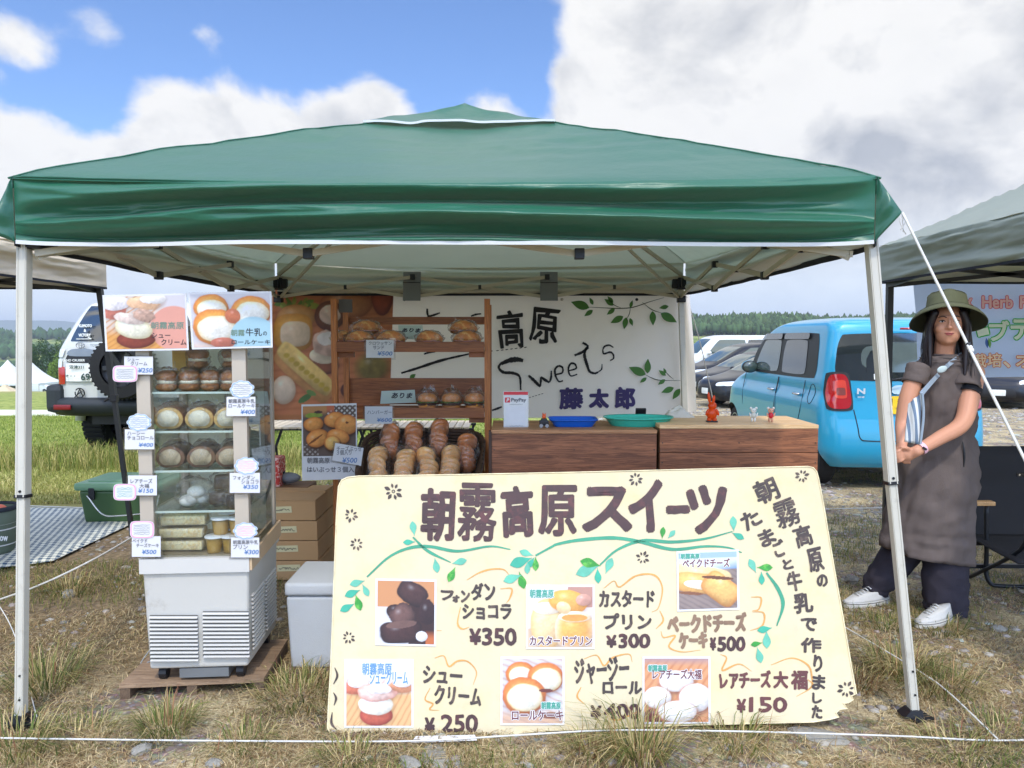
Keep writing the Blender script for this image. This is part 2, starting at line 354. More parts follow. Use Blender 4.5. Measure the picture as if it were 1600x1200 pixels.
class Pic:
    def __init__(s, u, v, bg, asp=1.0):
        s.u, s.v, s.asp = u, v, asp; s.c = np.zeros(u.shape + (3,)) + np.array(S(*bg)); s.k = 0
    def m(s, a, col):
        a = np.clip(a, 0, 1)[..., None]; col = np.array(S(*col)) if not isinstance(col, np.ndarray) else col
        s.c = s.c * (1 - a) + col * a
    def n(s, sc, seed=0, oct=4, sy=1.0): return vnoise(s.u * sc * s.asp, s.v * sc * sy, seed, oct)
    def rad(s, cx, cy, rx, ry, rot=0.0, wob=0.06):
        s.k += 1; x = (s.u - cx) * s.asp; y = s.v - cy; a = R(rot); X = x * math.cos(a) + y * math.sin(a); Y = -x * math.sin(a) + y * math.cos(a)
        return np.hypot(X / (rx * s.asp), Y / ry) * (1 + wob * (s.n(7, s.k + 40) - .5) * 2), X / (rx * s.asp), Y / ry
    def ell(s, cx, cy, rx, ry, col, rot=0, soft=.06, edge=None, wob=.06, tex=.16, sq=None, shade=None):
        if shade is None: shade = ry > .06 and wob > 0.01
        r, X, Y = s.rad(cx, cy, rx, ry, rot, wob)
        if sq: r = (np.abs(X) ** sq + np.abs(Y) ** sq) ** (1 / sq) * (1 + wob * (s.n(6, s.k + 3) - .5))
        c = np.array(S(*col))[None, None] * (1 + tex * 2 * (s.n(16, s.k) - .5))[..., None]
        if edge is not None:
            e = np.clip((r - .55) / .45, 0, 1)[..., None] ** 1.6; c = c * (1 - e) + np.array(S(*edge)) * e
        if shade:
            lt_ = np.clip(1.06 - .20 * X - .30 * Y, .55, 1.45); c = c * lt_[..., None]
            gl = np.clip(1 - np.hypot(X + .28, Y + .42) / .38, 0, 1) ** 2 * .22; c = c + gl[..., None]
            s.m(np.clip((1.22 - np.hypot(X - .05, Y - .14)) / .4, 0, 1) * .38, (70, 44, 34))
            c = c * (1 + .30 * (s.n(34, s.k + 60, 3) - .5))[..., None]
        s.m((1 - r) / soft + .5, np.clip(c, 0, 1))
    def wood(s, col, col2, ang=0.0, sc=14):
        a = R(ang); w = s.u * s.asp * math.sin(a) + s.v * math.cos(a)
        s.m(np.clip(.5 + .5 * np.sin(w * sc * 6.28 + 4 * s.n(3, 9)), 0, 1) ** 3 * .75, col2); s.m(.35 * s.n(5, 4), col)
# ================================================================ SETTING
def sm(a):
    a = np.clip(a, 0, 1); return a * a * (3 - 2 * a)
def gz(x, y):
    x = np.asarray(x, float); y = np.asarray(y, float); yy = np.maximum(y, 1.0); t = x / yy
    L = sm((0.02 - t) / 0.22); z = -0.45 * sm((y - 11) / 10)
    left = -3.4 * sm((y - 20) / 60) - 34 * sm((y - 45) / 400) + 39 * sm((y - 520) / 400)
    right = 1.25 * sm((y - 26) / 40) + 9 * sm((y - 430) / 180)
    z = z + L * left + (1 - L) * right
    z = z + (vnoise(x / 90 + 7, y / 90, 3, 3) - .5) * 12 * sm((y - 200) / 300)
    z = z - 40 * sm((y - 1100) / 700)
    return z + (vnoise(x * 1.3 + 11, y * 1.3 + 5, 5, 3) - .5) * 0.03 * (1 - sm((y - 30) / 40))
def gzf(x, y): return float(gz(x, y))
def wpos(k, n, a, b, p):
    t = np.linspace(0, 1, n); return a + (b - a) * t ** p
ys = np.concatenate([np.linspace(-12, 1, 12)[:-1], np.linspace(1, 9, 90)[:-1], np.linspace(9, 60, 110)[:-1], np.linspace(60, 1200, 110)[:-1], np.linspace(1200, 7000, 20)])
xs_ = np.concatenate([-wpos(0, 90, 6, 5000, 3.2)[::-1], np.linspace(-6, 6, 121)[1:-1], wpos(0, 90, 6, 5000, 3.2)])
X, Y = np.meshgrid(xs_, ys); Z = gz(X, Y)
idx = np.arange(X.size).reshape(X.shape)
f = np.stack([idx[:-1, :-1], idx[:-1, 1:], idx[1:, 1:], idx[1:, :-1]], -1).reshape(-1, 4)
def ground_mat():
    m = bpy.data.materials.new('ground'); m.use_nodes = True; t = m.node_tree; t.nodes.clear()
    P = nd(t, 'ShaderNodeNewGeometry').outputs['Position']; sp = nd(t, 'ShaderNodeSeparateXYZ', {0: P}); x, y = sp.outputs[0], sp.outputs[1]
    def noi(s, d=5.0, r=.6, dist=0.0): return nd(t, 'ShaderNodeTexNoise', {'Vector': P, 'Scale': s, 'Detail': d, 'Roughness': r, 'Distortion': dist}).outputs[0]
    big, mid, fine = noi(.55), noi(2.6), noi(38.0, 6.0, .7)
    gravel = mixc(t, mrange(t, fine, .35, .68), S(116, 109, 98), S(196, 190, 178))
    vor = nd(t, 'ShaderNodeTexVoronoi', {'Vector': P, 'Scale': 42.0}); gravel = mixc(t, mrange(t, vor.outputs['Distance'], .05, .5), gravel, S(120, 110, 96))
    gravel = mixc(t, .28, gravel, vor.outputs['Color'], 'SOFT_LIGHT')
    straw = mixc(t, mrange(t, noi(55.0, 4, .7, 1.5), .35, .65), S(136, 118, 88), S(208, 192, 152))
    brown = mixc(t, mrange(t, noi(30.0), .35, .65), S(92, 78, 58), S(140, 120, 92))
    green = mixc(t, mrange(t, noi(5.0, 8, .7), .36, .64), S(112, 128, 62), S(162, 168, 92))
    c = mixc(t, mrange(t, mid, .42, .58), gravel, straw)
    # brown worn turf inside the stall, left part
    fl = mrange(t, mth(t, 'MULTIPLY_ADD', mid, 1.4, mth(t, 'SUBTRACT', mth(t, 'MULTIPLY', x, -.55), 1.0)), -.15, .55)
    fl = mth(t, 'MULTIPLY', fl, mth(t, 'MULTIPLY', mrange(t, y, 2.75, 3.3), mrange(t, y, 8.5, 6.5))); c = mixc(t, mth(t, 'MULTIPLY', fl, .85), c, brown)
    # green pasture to the left and behind
    gl = mth(t, 'ADD', mth(t, 'MULTIPLY', x, -.45), mth(t, 'MULTIPLY', y, .30)); gl = mth(t, 'ADD', gl, mth(t, 'MULTIPLY', big, 1.4))
    gm = mth(t, 'MULTIPLY', mrange(t, gl, 3.6, 5.0), mrange(t, mth(t, 'MULTIPLY_ADD', y, -.10, x), 1.0, -.6))
    c = mixc(t, gm, c, mixc(t, mrange(t, y, 7.0, 11.0), S(158, 158, 84), green))
    c = mixc(t, mth(t, 'MULTIPLY', mrange(t, y, 24.0, 34.0), mrange(t, noi(.2, 4), .35, .5)), c, S(150, 150, 92)); far = mrange(t, y, 45.0, 90.0); c = mixc(t, far, c, mixc(t, mrange(t, noi(.02, 4), .45, .6), S(96, 116, 58), S(150, 156, 84)))
    # pale trodden track across the pasture
    tr = mth(t, 'ABSOLUTE', mth(t, 'SUBTRACT', mth(t, 'MULTIPLY_ADD', x, .10, y), 17.3)); tr = mth(t, 'MULTIPLY', mrange(t, tr, 1.6, 1.1), mrange(t, x, -3.0, -5.0))
    c = mixc(t, mth(t, 'MULTIPLY', tr, .9), c, S(216, 218, 196))
    b = nd(t, 'ShaderNodeBump', {'Height': mth(t, 'ADD', fine, mth(t, 'MULTIPLY', vor.outputs['Distance'], .6)), 'Strength': .7, 'Distance': .012})
    p = nd(t, 'ShaderNodeBsdfPrincipled', {'Base Color': c, 'Roughness': .92, 'Specular IOR Level': .2, 'Normal': b.outputs[0]})
    nd(t, 'ShaderNodeOutputMaterial', {0: p.outputs[0]}); return m
g_ = npmesh('ground', np.stack([X, Y, Z], -1).reshape(-1, 3), f, ground_mat(), smooth=True); tag(g_, 'stony ground with straw, dry turf and green pasture', kind='structure')

# far blue mountains
mx = np.linspace(-5200, 5200, 160); prof = 70 + 70 * vnoise(mx / 900 + 3, mx * 0, 21, 5) - 45 * sm((mx + 1500) / 2500)
rows = []
for k, (yy, s) in enumerate([(3900, -.6), (4050, .25), (4200, .7), (4350, 1.0), (4600, .9), (5000, -.3)]):
    rows.append(np.stack([mx, np.full_like(mx, yy), -45 + (prof + 45) * max(s, 0) - (60 if s < 0 else 0) + (vnoise(mx / 160, mx * 0 + k, 31, 4) - .5) * 22], -1))
V = np.concatenate(rows); n = len(mx); fi = np.arange(len(rows) * n).reshape(len(rows), n)
mo = npmesh('mountain', V, np.stack([fi[:-1, :-1], fi[:-1, 1:], fi[1:, 1:], fi[1:, :-1]], -1).reshape(-1, 4), mat('mountain', S(60, 84, 62), .95, var=.3, vs=.01, spec=0), smooth=True)
tag(mo, 'far blue mountain range on the left horizon', kind='structure')

# forest of many crowns
def ico(sub):
    bm = bmesh.new(); bmesh.ops.create_icosphere(bm, subdivisions=sub, radius=1); v = np.array([p.co[:] for p in bm.verts]); ff = np.array([[q.index for q in p.verts] for p in bm.faces]); bm.free(); return v, ff
iv, iff = ico(1)
def crowns(name, pts, rad, hgt, cols, mt, kind='stuff', label=None):
    n = len(pts); rnd = rng.random((n, len(iv)))
    k = 0.62 + .76 * rnd[..., None]
    v = iv[None] * k; th = rng.random(n) * 6.28; c, s = np.cos(th)[:, None], np.sin(th)[:, None]
    vx = v[..., 0] * c - v[..., 1] * s; vy = v[..., 0] * s + v[..., 1] * c; vz = v[..., 2]
    tap = 1 - .18 * np.clip(vz, -1, 1)
    vx, vy = vx * rad[:, None] * tap, vy * rad[:, None] * tap; vz = vz * hgt[:, None]
    V = np.stack([vx + pts[:, 0:1], vy + pts[:, 1:2], vz + pts[:, 2:3]], -1).reshape(-1, 3)
    Fc = (iff[None] + (np.arange(n) * len(iv))[:, None, None]).reshape(-1, 3)
    cc = cols[:, None] * (.6 + .8 * rng.random((n, len(iv), 1)))
    o = npmesh(name, V, Fc, mt, cols=cc.reshape(-1, 3)); return tag(o, label, kind=kind)
def forest_pts(n, y0, y1, t0, t1):
    y = y0 + (y1 - y0) * rng.random(n); x = (t0 + (t1 - t0) * rng.random(n)) * y; return np.stack([x, y, gz(x, y)], -1)
fm = vcmat('forest_leaves', .95, 0, .05)
p = forest_pts(8500, 470, 640, .05, .78); m_ = vnoise(p[:, 0] / 60, p[:, 1] / 60, 8, 3); k = (m_ > .36) | (p[:, 1] > 520); p = p[k]; h = 2.2 + 2.4 * rng.random(len(p)) ** 1.5; p[:, 2] += h * .3 + 3.6 + 3.5 * vnoise(p[:, 0] / 14, p[:, 1] / 14, 71, 3)
p[:, 2] += 1.5 * sm((p[:, 0] - 150) / 150)
cc = np.array(S(66, 86, 52)) * (.55 + .9 * rng.random((len(p), 1))) + np.array([.012, .010, 0]) * (rng.random((len(p), 1)) > .85)
crowns('forest', p, 1.3 + 1.3 * rng.random(len(p)), h, cc, fm, label='dark conifer forest along the ridge behind the parked cars')
p = forest_pts(6500, 420, 960, -1.0, -.28); m_ = vnoise(p[:, 0] / 110 + 9, p[:, 1] / 70, 18, 3); p = p[(m_ > .47) | (p[:, 1] > 860)]; h = 4 + 3 * rng.random(len(p)); p[:, 2] += h * .8
cc = np.array(S(62, 88, 50)) * (.7 + .6 * rng.random((len(p), 1)))
crowns('forest', p, 3.0 + 2.2 * rng.random(len(p)), h, cc, fm, label='wooded valley slope in the haze beyond the pasture')

# single trees beyond the white marquees
def leaf_cloud(name, c, r, n, size, col, parent, seed=1, flat=.8):
    g = np.random.default_rng(seed); nb = 26; bc = g.normal(size=(nb, 3)); bc /= np.linalg.norm(bc, axis=1)[:, None]; bc *= (g.random((nb, 1)) ** .5) * .78; br = .22 + .22 * g.random(nb)
    b = g.integers(0, nb, n); d = g.normal(size=(n, 3)); d /= np.linalg.norm(d, axis=1)[:, None]
    p = bc[b] + d * (br[b] * (.75 + .3 * g.random(n)))[:, None]; P = np.array(c) + p * np.array(r)
    a = g.normal(size=(n, 3)); a /= np.linalg.norm(a, axis=1)[:, None]; bb = np.cross(a, g.normal(size=(n, 3))); bb /= np.linalg.norm(bb, axis=1)[:, None]
    sz = size * (.6 + .8 * g.random((n, 1)))
    V = np.stack([P + a * sz, P + bb * sz * .6, P - a * sz, P - bb * sz * .6], 1).reshape(-1, 3)
    Fc = np.arange(4 * n).reshape(n, 4); tone = (.75 + .5 * g.random(nb))[b][:, None] * np.array(col)[None] * (.8 + .4 * g.random((n, 1)))
    return npmesh(name, V, Fc, vcmat('tree_leaves', .7, .25), parent, cols=np.repeat(tone, 4, 0))
bark = mat('bark', S(70, 58, 46), .9, var=.3, vs=6, bump=.5)
for i, (px, Yt, rr, hh, col, lab) in enumerate([(66, 150, 2.6, 4.0, S(60, 86, 44), 'tall dark tree just right of the stall leg, behind the marquees'),
                                              (86, 140, 1.9, 2.5, S(112, 138, 52), 'low yellow-green bush-like tree beside the off-road car'),
                                              (48, 158, 2.3, 3.3, S(66, 92, 48), 'rounder tree partly behind the left stall leg'),
                                              (97, 152, 2.1, 3.2, S(74, 100, 46), 'mid green tree touching the white car roofline in the photo')]):
    x = (px - 800) / F * Yt; z = gzf(x, Yt); top = 1.4 + (530 - (532 if i != 1 else 556)) / F * Yt
    hh = max(hh, (top - z)); t_ = thing('broadleaf_tree', (x, Yt, z), lab, 'tree', 'trees beyond the marquees')
    mb = MB(); mb.tube([(x, Yt, z - .2), (x + .1, Yt, z + hh * .3), (x, Yt + .1, z + hh * .6)], [.22, .16, .07], 8)
    for q in range(5):
        a = q * 1.3; mb.tube([(x + .05, Yt, z + hh * .35), (x + math.cos(a) * rr * .6, Yt + math.sin(a) * rr * .6, z + hh * .65)], [.08, .02], 5)
    mb.build('trunk', bark, t_); leaf_cloud('crown', (x, Yt, z + hh * .58), (rr, rr, hh * .5), 5200, .13, col, t_, seed=i)

# ---- stones and gravel
def stones(n, x0, x1, y0, y1, s0, s1, seed, dens=None):
    g = np.random.default_rng(seed); x = x0 + (x1 - x0) * g.random(n); y = y0 + (y1 - y0) * g.random(n)
    if dens is not None:
        k = g.random(n) < dens(x, y); x, y = x[k], y[k]; n = len(x)
    bm = bmesh.new(); bmesh.ops.create_icosphere(bm, subdivisions=1, radius=1); v = np.array([p.co[:] for p in bm.verts]); ff = np.array([[q.index for q in p.verts] for p in bm.faces]); bm.free()
    s = s0 + (s1 - s0) * g.random(n) ** 3; V = v[None] * (.7 + .6 * g.random((n, len(v), 1))) * s[:, None, None]; V[..., 2] *= .45
    th = g.random(n) * 6.28; c_, s_ = np.cos(th)[:, None], np.sin(th)[:, None]; e = (.6 + .7 * g.random((n, 1)))
    vx = V[..., 0] * e; vy = V[..., 1]; V = np.stack([vx * c_ - vy * s_ + x[:, None], vx * s_ + vy * c_ + y[:, None], V[..., 2] + gz(x, y)[:, None] + s[:, None] * .05], -1)
    Fc = (ff[None] + (np.arange(n) * len(v))[:, None, None]).reshape(-1, 3)
    cl_ = np.array(S(160, 154, 144)) * (.55 + .75 * g.random((n, 1))) * (1 + (g.random((n, 3)) - .5) * .12)
    return V.reshape(-1, 3), Fc, np.repeat(cl_, len(v), 0)
def dn(x, y): return np.clip(.25 + (vnoise(x * 1.1, y * 1.1, 77, 3) - .42) * 4 + .35 * (x > .3), .04, 1)
V1, F1, C1 = stones(15000, -3, 4.6, 2.2, 7.5, .004, .026, 1, dn); V2, F2, C2 = stones(9000, 1.0, 14, 6, 22, .012, .06, 2, dn)
gr_ = npmesh('gravel', np.concatenate([V1, V2]), np.concatenate([F1, F2 + len(V1)]), vcmat('stone_grains', .85, 0, .3), cols=np.concatenate([C1, C2])); tag(gr_, 'loose grey gravel and chips strewn over the ground', kind='stuff')

# ---- grass and straw
def blades(n, x, y, h, w, cols, lean=.6, seed=3, flat=0.0, base=None, th=None):
    g = np.random.default_rng(seed); th = g.random(n) * 6.28 if th is None else th; ln = lean * (.3 + g.random(n)); z = gz(x, y) if base is None else base
    dx, dy = np.cos(th) * ln, np.sin(th) * ln; up = np.maximum(.06, 1 - flat * (.6 + .4 * g.random(n)))
    w = w * (.6 + .8 * g.random(n)); sx, sy = -np.sin(th) * w / 2, np.cos(th) * w / 2
    a = np.stack([x - sx, y - sy, z - .004], -1); b = np.stack([x + sx, y + sy, z - .004], -1)
    mxx, myy = x + dx * h * .45, y + dy * h * .45; mz = z + h * .6 * up
    c_ = np.stack([mxx + sx * .8, myy + sy * .8, mz], -1); d = np.stack([mxx - sx * .8, myy - sy * .8, mz], -1)
    e = np.stack([x + dx * h * 1.15, y + dy * h * 1.15, z + h * (.95 - ln * .35) * up], -1)
    V = np.stack([a, b, c_, d, e], 1).reshape(-1, 3); i = np.arange(n)[:, None] * 5
    Fc = np.concatenate([i + [0, 1, 2], i + [0, 2, 3], i + [3, 2, 4]]).reshape(-1, 3); return V, Fc, np.repeat(cols, 5, 0)
def join(name, parts, m, label):
    o = 0; Vs, Fs, Cs = [], [], []
    for V, Fc, C_ in parts: Vs.append(V); Fs.append(Fc + o); Cs.append(C_); o += len(V)
    return tag(npmesh(name, np.concatenate(Vs), np.concatenate(Fs), m, cols=np.concatenate(Cs)), label, kind='stuff')
def region(n, x0, x1, y0, y1, seed, keep, trap=True):
    g = np.random.default_rng(seed); y = y0 + (y1 - y0) * g.random(n) ** 1.25; x = x0 + (x1 - x0) * g.random(n)
    if trap: x = (x0 + (x1 - x0) * g.random(n)) * y
    k = g.random(n) < keep(x, y); return x[k], y[k]
def blanket_free(x, y): return ~((x < -2.3) & (y > 4.75) & (y < 6.45) & (x > -6)) 
def pick(g, n, cols, w):
    c_ = np.array([S(*q) for q in cols]); return c_[g.choice(len(cols), n, p=w)] * (.7 + .6 * g.random((n, 1)))
parts = []
# matted straw near the stall
x, y = region(230000, -.78, .78, 2.25, 7.0, 11, lambda x, y: np.clip(.2 + (vnoise(x * 1.7, y * 1.7, 41, 4) - .43) * 5 + .25 * (x < -.5), .03, 1) * blanket_free(x, y)); g = np.random.default_rng(5); n = len(x)
parts.append(blades(n, x, y, .025 + .045 * g.random(n), .0026, pick(g, n, [(212, 192, 148), (168, 142, 102), (124, 102, 70), (124, 128, 72)], [.38, .32, .2, .10]), 1.1, 21, .85))
# short living grass in patches
x, y = region(120000, -.78, .78, 2.3, 8.5, 12, lambda x, y: np.clip((vnoise(x * .9 + 3, y * .9, 91, 4) - .50 + .05 * (x < -1)) * 5, 0, 1) * blanket_free(x, y)); n = len(x)
parts.append(blades(n, x, y, .03 + .05 * g.random(n), .003, pick(g, n, [(96, 112, 52), (132, 132, 70), (170, 150, 98)], [.45, .3, .25]), .7, 22, .35))
join('dry_grass', parts, vcmat('blades', .8, .3), 'matted dry straw and short grass trodden around the stall')
# pasture left and behind
x, y = region(190000, -.95, .12, 5.6, 17, 13, lambda x, y: sm((-.45 * x + .30 * y - 2.0 - 9 * sm((x / y + .02) / .14) + (vnoise(x * .6, y * .6, 33, 3) - .5) * 1.6) / .9) * (y < 16.2) * blanket_free(x, y)); n = len(x)
t_ = sm((y - 6.5) / 3.5)[:, None]
cy = pick(g, n, [(206, 196, 132), (168, 166, 96), (134, 142, 70)], [.4, .35, .25]); cg = pick(g, n, [(132, 152, 66), (168, 176, 92), (106, 126, 56)], [.45, .35, .2])
parts = [blades(n, x, y, (.025 + .04 * g.random(n)) * (1 + .9 * (vnoise(x, y, 61, 2) > .58)), .006, cy * (1 - t_) + cg * t_, .7, 23, .2)]
# tall dry fringe round the off-road car's wheels
x = -6.2 + 4.6 * g.random(5200); y = 8.0 + 1.1 * g.random(5200); n = len(x)
parts.append(blades(n, x, y, .10 + .22 * g.random(n), .006, pick(g, n, [(190, 178, 112), (140, 148, 70), (100, 120, 52)], [.4, .35, .25]), .55, 24))
join('pasture_grass', parts, vcmat('blades', .8, .3), 'green pasture grass with yellowing tips')
# tufts one can count
def tuft(px, py, n, h, spread, mixw, label, seed, cat='grass tuft'):
    h *= .86; n = int(n * .60); spread *= .9; mixw = [mixw[0] * .8, mixw[1] * .9, mixw[2], mixw[3]]; mixw = [q / sum(mixw) for q in mixw]
    p = G(px, py); g = np.random.default_rng(seed); r = spread * np.sqrt(g.random(n)); a = g.random(n) * 6.28
    x = p.x + r * np.cos(a); y = p.y + r * np.sin(a)
    V, Fc, C_ = blades(n, x, y, h * (.4 + .75 * g.random(n)), .0034, pick(g, n, [(98, 112, 56), (146, 142, 84), (200, 180, 130), (132, 100, 66)], mixw), 1.25, seed + 1, th=a + (g.random(n) - .5) * 1.2)
    # seed stalks
    k = max(3, n // 40); idx_ = g.integers(0, n, k)
    V2, F2, C2 = blades(k, x[idx_], y[idx_], h * (1.2 + .5 * g.random(k)), .003, pick(g, k, [(190, 150, 110), (160, 110, 84)], [.5, .5]), .35, seed + 2)
    o = npmesh('grass_tuft', np.concatenate([V, V2]) - np.array([p.x, p.y, 0]), np.concatenate([Fc, F2 + len(V)]), vcmat('blades', .8, .3), cols=np.concatenate([C_, C2])); o.location = (p.x, p.y, 0)
    return tag(o, label, cat, 'tufts of grass around the stall')
tuft(262, 1140, 420, .13, .10, [.45, .3, .2, .05], 'spiky green tuft in front of the wooden pallet, above the rope', 101)
tuft(1000, 1184, 520, .21, .10, [.3, .3, .35, .05], 'tall yellow-green tuft covering the foot of the menu board', 102)
tuft(925, 1178, 160, .13, .08, [.25, .3, .4, .05], 'thin straw tuft just left of the tall one before the menu board', 103)
tuft(1150, 1165, 320, .12, .12, [.3, .3, .35, .05], 'low dry tuft before the menu board, right of the tallest', 104)
tuft(1340, 1072, 300, .10, .10, [.1, .1, .3, .5], 'reddish brown tuft at the torn corner of the menu board', 105)
tuft(1405, 1055, 620, .17, .13, [.3, .3, .3, .1], 'bushy tuft on the left of the right front tent leg', 106)
tuft(1465, 1075, 620, .11, .17, [.25, .3, .35, .1], 'spreading olive tuft on the right of the right front tent leg', 107)
tuft(1470, 985, 300, .09, .12, [.5, .3, .2, .0], 'green tuft at the toe of the woman\'s white shoe', 108)
tuft(1385, 975, 260, .06, .12, [.6, .2, .2, .0], 'low green tuft between the woman\'s shoes and the tent leg', 109)
tuft(70, 1075, 420, .20, .13, [.45, .3, .2, .05], 'arching green tuft beside the left front tent leg', 110)
tuft(110, 925, 320, .16, .16, [.3, .25, .3, .15], 'wiry tuft below the checked blanket, crossed by the white rope', 111)
tuft(470, 1090, 620, .11, .20, [.3, .3, .35, .05], 'wide straw-coloured tuft under the foam box', 112)
tuft(25, 1170, 380, .15, .13, [.4, .3, .25, .05], 'leafy tuft in the bottom left corner of the photo', 113)
tuft(545, 1190, 240, .09, .10, [.35, .3, .3, .05], 'small tuft below the left end of the menu board', 114)
tuft(380, 1165, 200, .09, .11, [.4, .3, .25, .05], 'thin tuft between the spiky tuft and the menu board', 115)
tuft(120, 1150, 260, .08, .14, [.3, .3, .35, .05], 'short fringe of grass just right of the left leg\'s foot', 116)
tuft(1560, 1150, 300, .08, .16, [.25, .3, .35, .1], 'flat dry tuft near the knot where the two ropes meet', 117)
tuft(1500, 1180, 260, .09, .14, [.35, .3, .3, .05], 'tuft right of the right leg at the photo\'s lower edge', 118)
# bigger single stones
rockm = mat('rock', S(142, 138, 128), .9, var=.25, vs=14, bump=.8, bs=50)
for i, (px, py, a, b, h, lab) in enumerate([(335, 1197, .03, .022, .016, 'pale rounded stone at the bottom edge below the rope'), (222, 1172, .035, .025, .02, 'small blue-grey pebble left of centre, right behind the rope'),
        (680, 1185, .09, .045, .010, 'long flat slab below the word 250 on the board'), (1278, 1152, .10, .05, .008, 'large flat grey slab in front of the board\'s right end'),
        (108, 932, .035, .03, .03, 'grey stone in the turf under the checked blanket'), (1330, 910, .05, .04, .03, 'grey stone to the left of the woman\'s back foot'), (640, 1196, .05, .03, .02, 'flat pebble at the bottom edge left of the long slab'),
        (1560, 985, .04, .03, .02, 'stone right of the glass chips under the chair')]):
    p = G(px, py); mb = MB(); mb.ell((0, 0, h * .3), (a, b, h), 12, 8, (0, 0, i * .9), .14, i); o = mb.build('stone', rockm, None); o.location = (p.x, p.y, gzf(p.x, p.y)); tag(o, lab, 'stone', 'larger stones on the ground')
for i, (px, py, rz, lab) in enumerate([(1545, 976, .2, 'small pale chip of glass below the camp chair'), (1502, 1002, 1.2, 'flat whitish chip lying nearer the tent leg')]):
    p = G(px, py); mb = MB(); mb.box((0, 0, .005), (.034, .018, .006), rz, bev=.003); o = mb.build('glass_chip', mat('chip', S(190, 204, 196), .3), None); o.location = (p.x, p.y, gzf(p.x, p.y)); tag(o, lab, 'chip')

# ---- thin air haze over the whole place
mb = MB(); mb.box((0, 3520, 40), (11400, 7140, 240)); hz_o = mb.build('haze', None, None); tag(hz_o, 'thin summer haze that fades the far hills', kind='stuff')
hm = bpy.data.materials.new('haze'); hm.use_nodes = True; t = hm.node_tree; t.nodes.clear(); v = nd(t, 'ShaderNodeVolumePrincipled', {'Color': (.82, .90, 1.0, 1), 'Density': .00028, 'Anisotropy': .2}); o_ = nd(t, 'ShaderNodeOutputMaterial'); t.links.new(v.outputs[0], o_.inputs['Volume']); hz_o.data.materials.append(hm)
# ================================================================ GREEN STALL TENT
pole_m = mat('cream_steel', S(192, 188, 174), .38, var=.05, vs=8, dirt=.25)
pole_in = mat('beige_steel', S(184, 176, 156), .45, var=.06)
blk = mat('black_plastic', S(20, 21, 26), .45, var=.1)
nvy = mat('black_binding', S(24, 28, 40), .8)
GT = (S(40, 122, 92), S(58, 104, 78))
can_m = mat('green_canvas', S(20, 98, 72), .36, var=.06, vs=3, bump=.35, bs=14, spec=.55, coat=.08, crough=.4, sheen=.25, trl=(.20, S(166, 186, 164)), back=S(206, 200, 184))
wht = mat('white_binding', S(205, 206, 204), .7, var=.04)
x0, x1, y0, y1 = -1.782, 1.300, 2.80, 5.86; zt, zb = 1.985, 1.745; cx, cy = (x0 + x1) / 2, (y0 + y1) / 2; pk = 2.66
TENT = thing('canopy_tent', (cx, cy, 0), 'dark green pop-up stall tent on cream legs over the sweets counter', 'tent')
def roofz(u, v, top=pk, e=zt, p=1.0):
    m = max(abs(u), abs(v)); d = min(abs(u), abs(v)) / max(m, 1e-6)
    h = 1 - m; sag = -.05 * math.sin(math.pi * min(m, 1)) * (1 - d ** 1.5)       # cloth sags between the hips
    eave = -.035 * (1 - d ** 2) * m ** 3
    wr = (float(vnoise(u * 9 + v * 2 + 9, v * 9, 3, 3)) - .5) * .022 * (1 - m ** 6) + (float(vnoise(u * 2.2, v * 22, 13, 2)) - .5) * .008
    return e + (top - e) * h ** .93 + sag * .9 + eave + wr
def roof(u0, v0):
    u, v = u0 * 2 - 1, v0 * 2 - 1
    bx = .03 * (1 - (v ** 2)) * max(0, abs(u) - .8) * 5 * (1 if u > 0 else -1)
    by = .045 * (1 - (u ** 2)) * max(0, abs(v) - .8) * 5 * (1 if v > 0 else -1)
    m = max(abs(u), abs(v)); ed = 1.011 if m > .985 else 1.0      # the cloth turns over the eave
    return (cx + u * ed * (x1 - x0) / 2 + bx, cy + v * ed * (y1 - y0) / 2 + by, roofz(u, v) - (.012 if ed > 1 else 0))
mb = MB()
for q in range(4):
    def sec(a, b, q=q):
        m, s_ = b, (a * 2 - 1) * b; u, v = [(s_, -m), (m, s_), (-s_, m), (-m, -s_)][q]; return roof((u + 1) / 2, (v + 1) / 2)
    mb.grid(lambda a, b: sec(1 - a, b), 80, 56)
o = mb.build('canopy_roof', can_m, TENT, True, fix=True)
def crv(t, seed, a):
    return (float(vnoise(t * 3.2, 1, seed, 3)) - .5) * a
